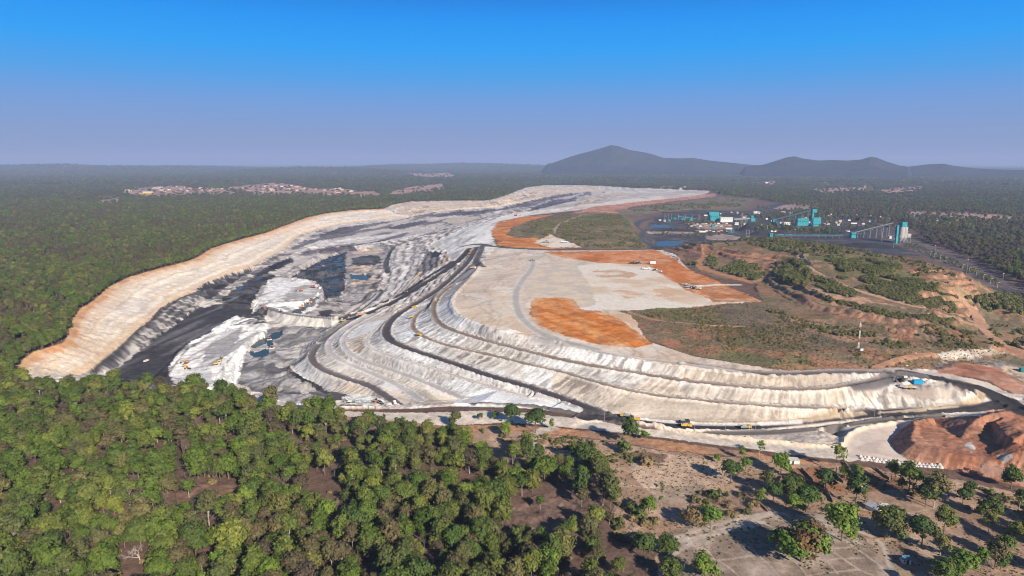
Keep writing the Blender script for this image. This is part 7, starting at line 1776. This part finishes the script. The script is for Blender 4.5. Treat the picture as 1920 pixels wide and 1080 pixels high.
# railway masts
RMAST = [(1752, 481, 18, 'tall mast beside the railway nearest the silo'), (1812, 514, 24, 'tall mast beside the railway above the round green hill'), (1880, 527, 12, 'thin mast at the wood edge beyond the railway')]
for (u, v, hp_, lab) in RMAST:
    h = hp_ * px_m(u, v); t = thing('mast', u, v, lab, 'mast'); part('pole', MB().bar((0, 0, 0), (0, 0, h), .32, 5, .2).mesh('pole', GRY), t); part('lamp_head', MB().box((0, 0, h), (1.6, .5, .5)).mesh('lamp_head', WHT), t)
for i, (u, v) in enumerate([(1745, 479), (1752, 483), (1763, 486), (1773, 490), (1805, 505), (1817, 511), (1830, 517), (1844, 524), (1857, 532), (1870, 540)]):
    t = thing('catenary_mast', u, v, '%s overhead-line mast along the railway counted from the silo' % ('first', 'second', 'third', 'fourth', 'fifth', 'sixth', 'seventh', 'eighth', 'ninth', 'tenth')[i], 'railway mast', .45, 1, 'overhead-line masts of the railway'); part('post', cached('cm_p', lambda: MB().bar((0, 0, 0), (0, 0, 6.5), .16, 5).mesh('post', WHT)), t); part('bracket', cached('cm_b', lambda: MB().bar((0, 0, 6.3), (4.6, 0, 6.5), .13, 4).mesh('bracket', WHT)), t)
# rails
def rails(px, off, label):
    P = line_world(px, 2, 8); d = np.gradient(P, axis=0); d /= np.linalg.norm(d, axis=1)[:, None]; n = np.stack([-d[:, 1], d[:, 0]], 1)
    vs, fs = [], []
    for o in (off - .8, off + .8):
        Q = P + n * o; z = zat(Q[:, 0], Q[:, 1]) + .35; tube(vs, fs, [(q[0], q[1], zz) for q, zz in zip(Q, z)], [.12] * len(Q), 4)
    o = bpy.data.objects.new('rail_track', make_mesh('rail_track', vs, fs, GRY)); COL.objects.link(o); o['kind'] = 'structure'
RP = [(1700, 459), (1740, 471), (1790, 491), (1850, 521), (1920, 557), (2040, 616)]
rails(RP, 0, ''); rails(RP, 5, ''); rails(RP, -6, '')
# rows of stacked goods in the yard
def stack(u, v, L_, h_, m_, lab):
    mm2 = px_m(u, v); t = thing('goods_stack', u, v, lab, 'stack', rng.uniform(-.1, .2)); b = MB(); n = 5
    for k in range(n): b.box((L_ * mm2 * ((k + .5) / n - .5), 0, h_ * mm2 * .35), (L_ * mm2 / n * .85, 4, h_ * mm2 * rng.uniform(.5, 1)))
    part('bale', b.mesh('bale', m_), t); part('pallet', MB().box((0, 0, -.1), (L_ * mm2, 4.4, .3)).mesh('pallet', DRK), t)
for k in range(30):
    row = k % 3; u = 1292 + (k // 3) * 8 + rng.uniform(-2, 2) + row * 3; v = (419.5, 424, 434)[row] + rng.uniform(-1, 1)
    stack(u, v, rng.uniform(3, 6), rng.uniform(1.5, 3), [RSTK, LIME, WHT, RSTK, TAN_ if False else FAROOF][k % 5], ['stacked goods in the upper row of the plant yard', 'stacked goods in the middle row of the plant yard', 'stacked goods in the lower orange row of the plant yard'][row])
for o in [o for o in COL.objects if o.name.startswith('goods_stack')]: o['group'] = 'goods stacked in the plant yard, ' + ('upper' if 'upper' in o['label'] else 'middle' if 'middle' in o['label'] else 'lower') + ' row'

# ---- houses of the far villages
def far_house(u, v, L_, Wd, h, wall, roof, rz, lab, grp):
    t = thing('village_house', u, v, lab, 'house', rz, 1, grp, -.3)
    part('wall', cached(('vh', L_, Wd, h, wall.name), lambda: MB().box((0, 0, h / 2), (L_, Wd, h)).mesh('wall', wall)), t)
    def rf():
        r = MB(); o = .6; r.v += [(-L_ / 2 - o, -Wd / 2 - o, h - .1), (L_ / 2 + o, -Wd / 2 - o, h - .1), (L_ / 2 + o, Wd / 2 + o, h - .1), (-L_ / 2 - o, Wd / 2 + o, h - .1), (-L_ / 2, 0, h + Wd * .28), (L_ / 2, 0, h + Wd * .28)]
        r.f += [(0, 1, 5, 4), (2, 3, 4, 5), (1, 2, 5), (3, 0, 4), (0, 3, 2, 1)]; return r.mesh('roof', roof)
    part('roof', cached(('vr', L_, Wd, h, roof.name), rf), t)
def scatter_houses(px, n, lab, grp, mats, big=1.0):
    P = poly_world(px, 20); b0, b1 = P.min(0), P.max(0); k = 0
    for _ in range(n * 30):
        x, y = rng.uniform(b0, b1)
        if not pip(P, np.array([x]), np.array([y]))[0]: continue
        w, r = mats[k % len(mats)]; L_, Wd, h = [(14, 8, 4), (10, 7, 3.5), (18, 9, 4.5)][k % 3]; L_, Wd, h = L_ * big, Wd * big, h * big
        z = float(zat(x, y)); u, v = proj(np.array(x), np.array(y), np.array(z)); far_house(float(u), float(v), L_, Wd, h, w, r, rng.uniform(-.5, .5), lab, grp); k += 1
        if k >= n: break
VM = [(FAROOF, FAROOF), (FAROOF, TILE), (LIME, FAROOF), (FAROOF, FAROOF), (FAROOF, TIN), (MUD, TILE), (LIME, TIN)]
VL = 'low pale house of the village strung along the left skyline clearing'; VG = 'houses of the left village'
for px, n in (([(225, 361), (250, 353), (345, 349), (440, 351), (440, 359), (330, 361)], 40), ([(430, 353), (520, 348), (600, 355), (600, 360), (480, 361)], 26), ([(600, 357), (640, 354), (700, 362), (640, 364)], 10), ([(500, 346), (640, 349), (700, 352), (600, 355)], 14), ([(760, 328), (850, 325), (860, 329), (780, 332)], 8)):
    scatter_houses(px, n, VL, VG, VM, 1.15)
o = cottage(275, 362.5, 0, 60, 14, 7, 4, paint_('ochre_wall', (.62, .46, .12)), TIN, 'long ochre-walled hall at the left end of the far village', 'hall', False, False, 0)
RL = 'small whitish house among the trees right of the coal plant'; RG = 'houses beyond the coal plant'
for px, n in (([(1560, 402), (1640, 398), (1700, 400), (1690, 412), (1600, 412)], 18), ([(1640, 408), (1720, 404), (1760, 418), (1680, 420)], 10), ([(1430, 396), (1560, 404), (1620, 420), (1560, 424), (1480, 404)], 12), ([(1740, 410), (1800, 412), (1860, 428), (1780, 424)], 6)):
    scatter_houses(px, n, RL, RG, [(LIME, TIN), (WHT, WHT), (FAROOF, FAROOF), (LIME, FAROOF)], .75)
SLB = 'tiny white house on the plain under the twin-peaked hill'; SGR = 'houses of the plain under the hills'
for px, n in (([(1490, 345), (1560, 344), (1640, 352), (1560, 358)], 9), ([(1400, 342), (1460, 338), (1470, 345)], 5), ([(1180, 354), (1330, 350), (1400, 356), (1300, 357)], 10)): scatter_houses(px, n, SLB, SGR, [(WHT, WHT), (LIME, FAROOF)], 1.6)
for (u, v, lab) in ((1686, 402.5, 'left teal-roofed long shed beyond the silo'), (1718, 404, 'right teal-roofed long shed beyond the silo')):
    mm2 = px_m(u, v); building('long_shed', u, v, 13 * mm2, 14, 1.6 * mm2, CONC, lab, 'shed', .05, TEAL, 2, 4)
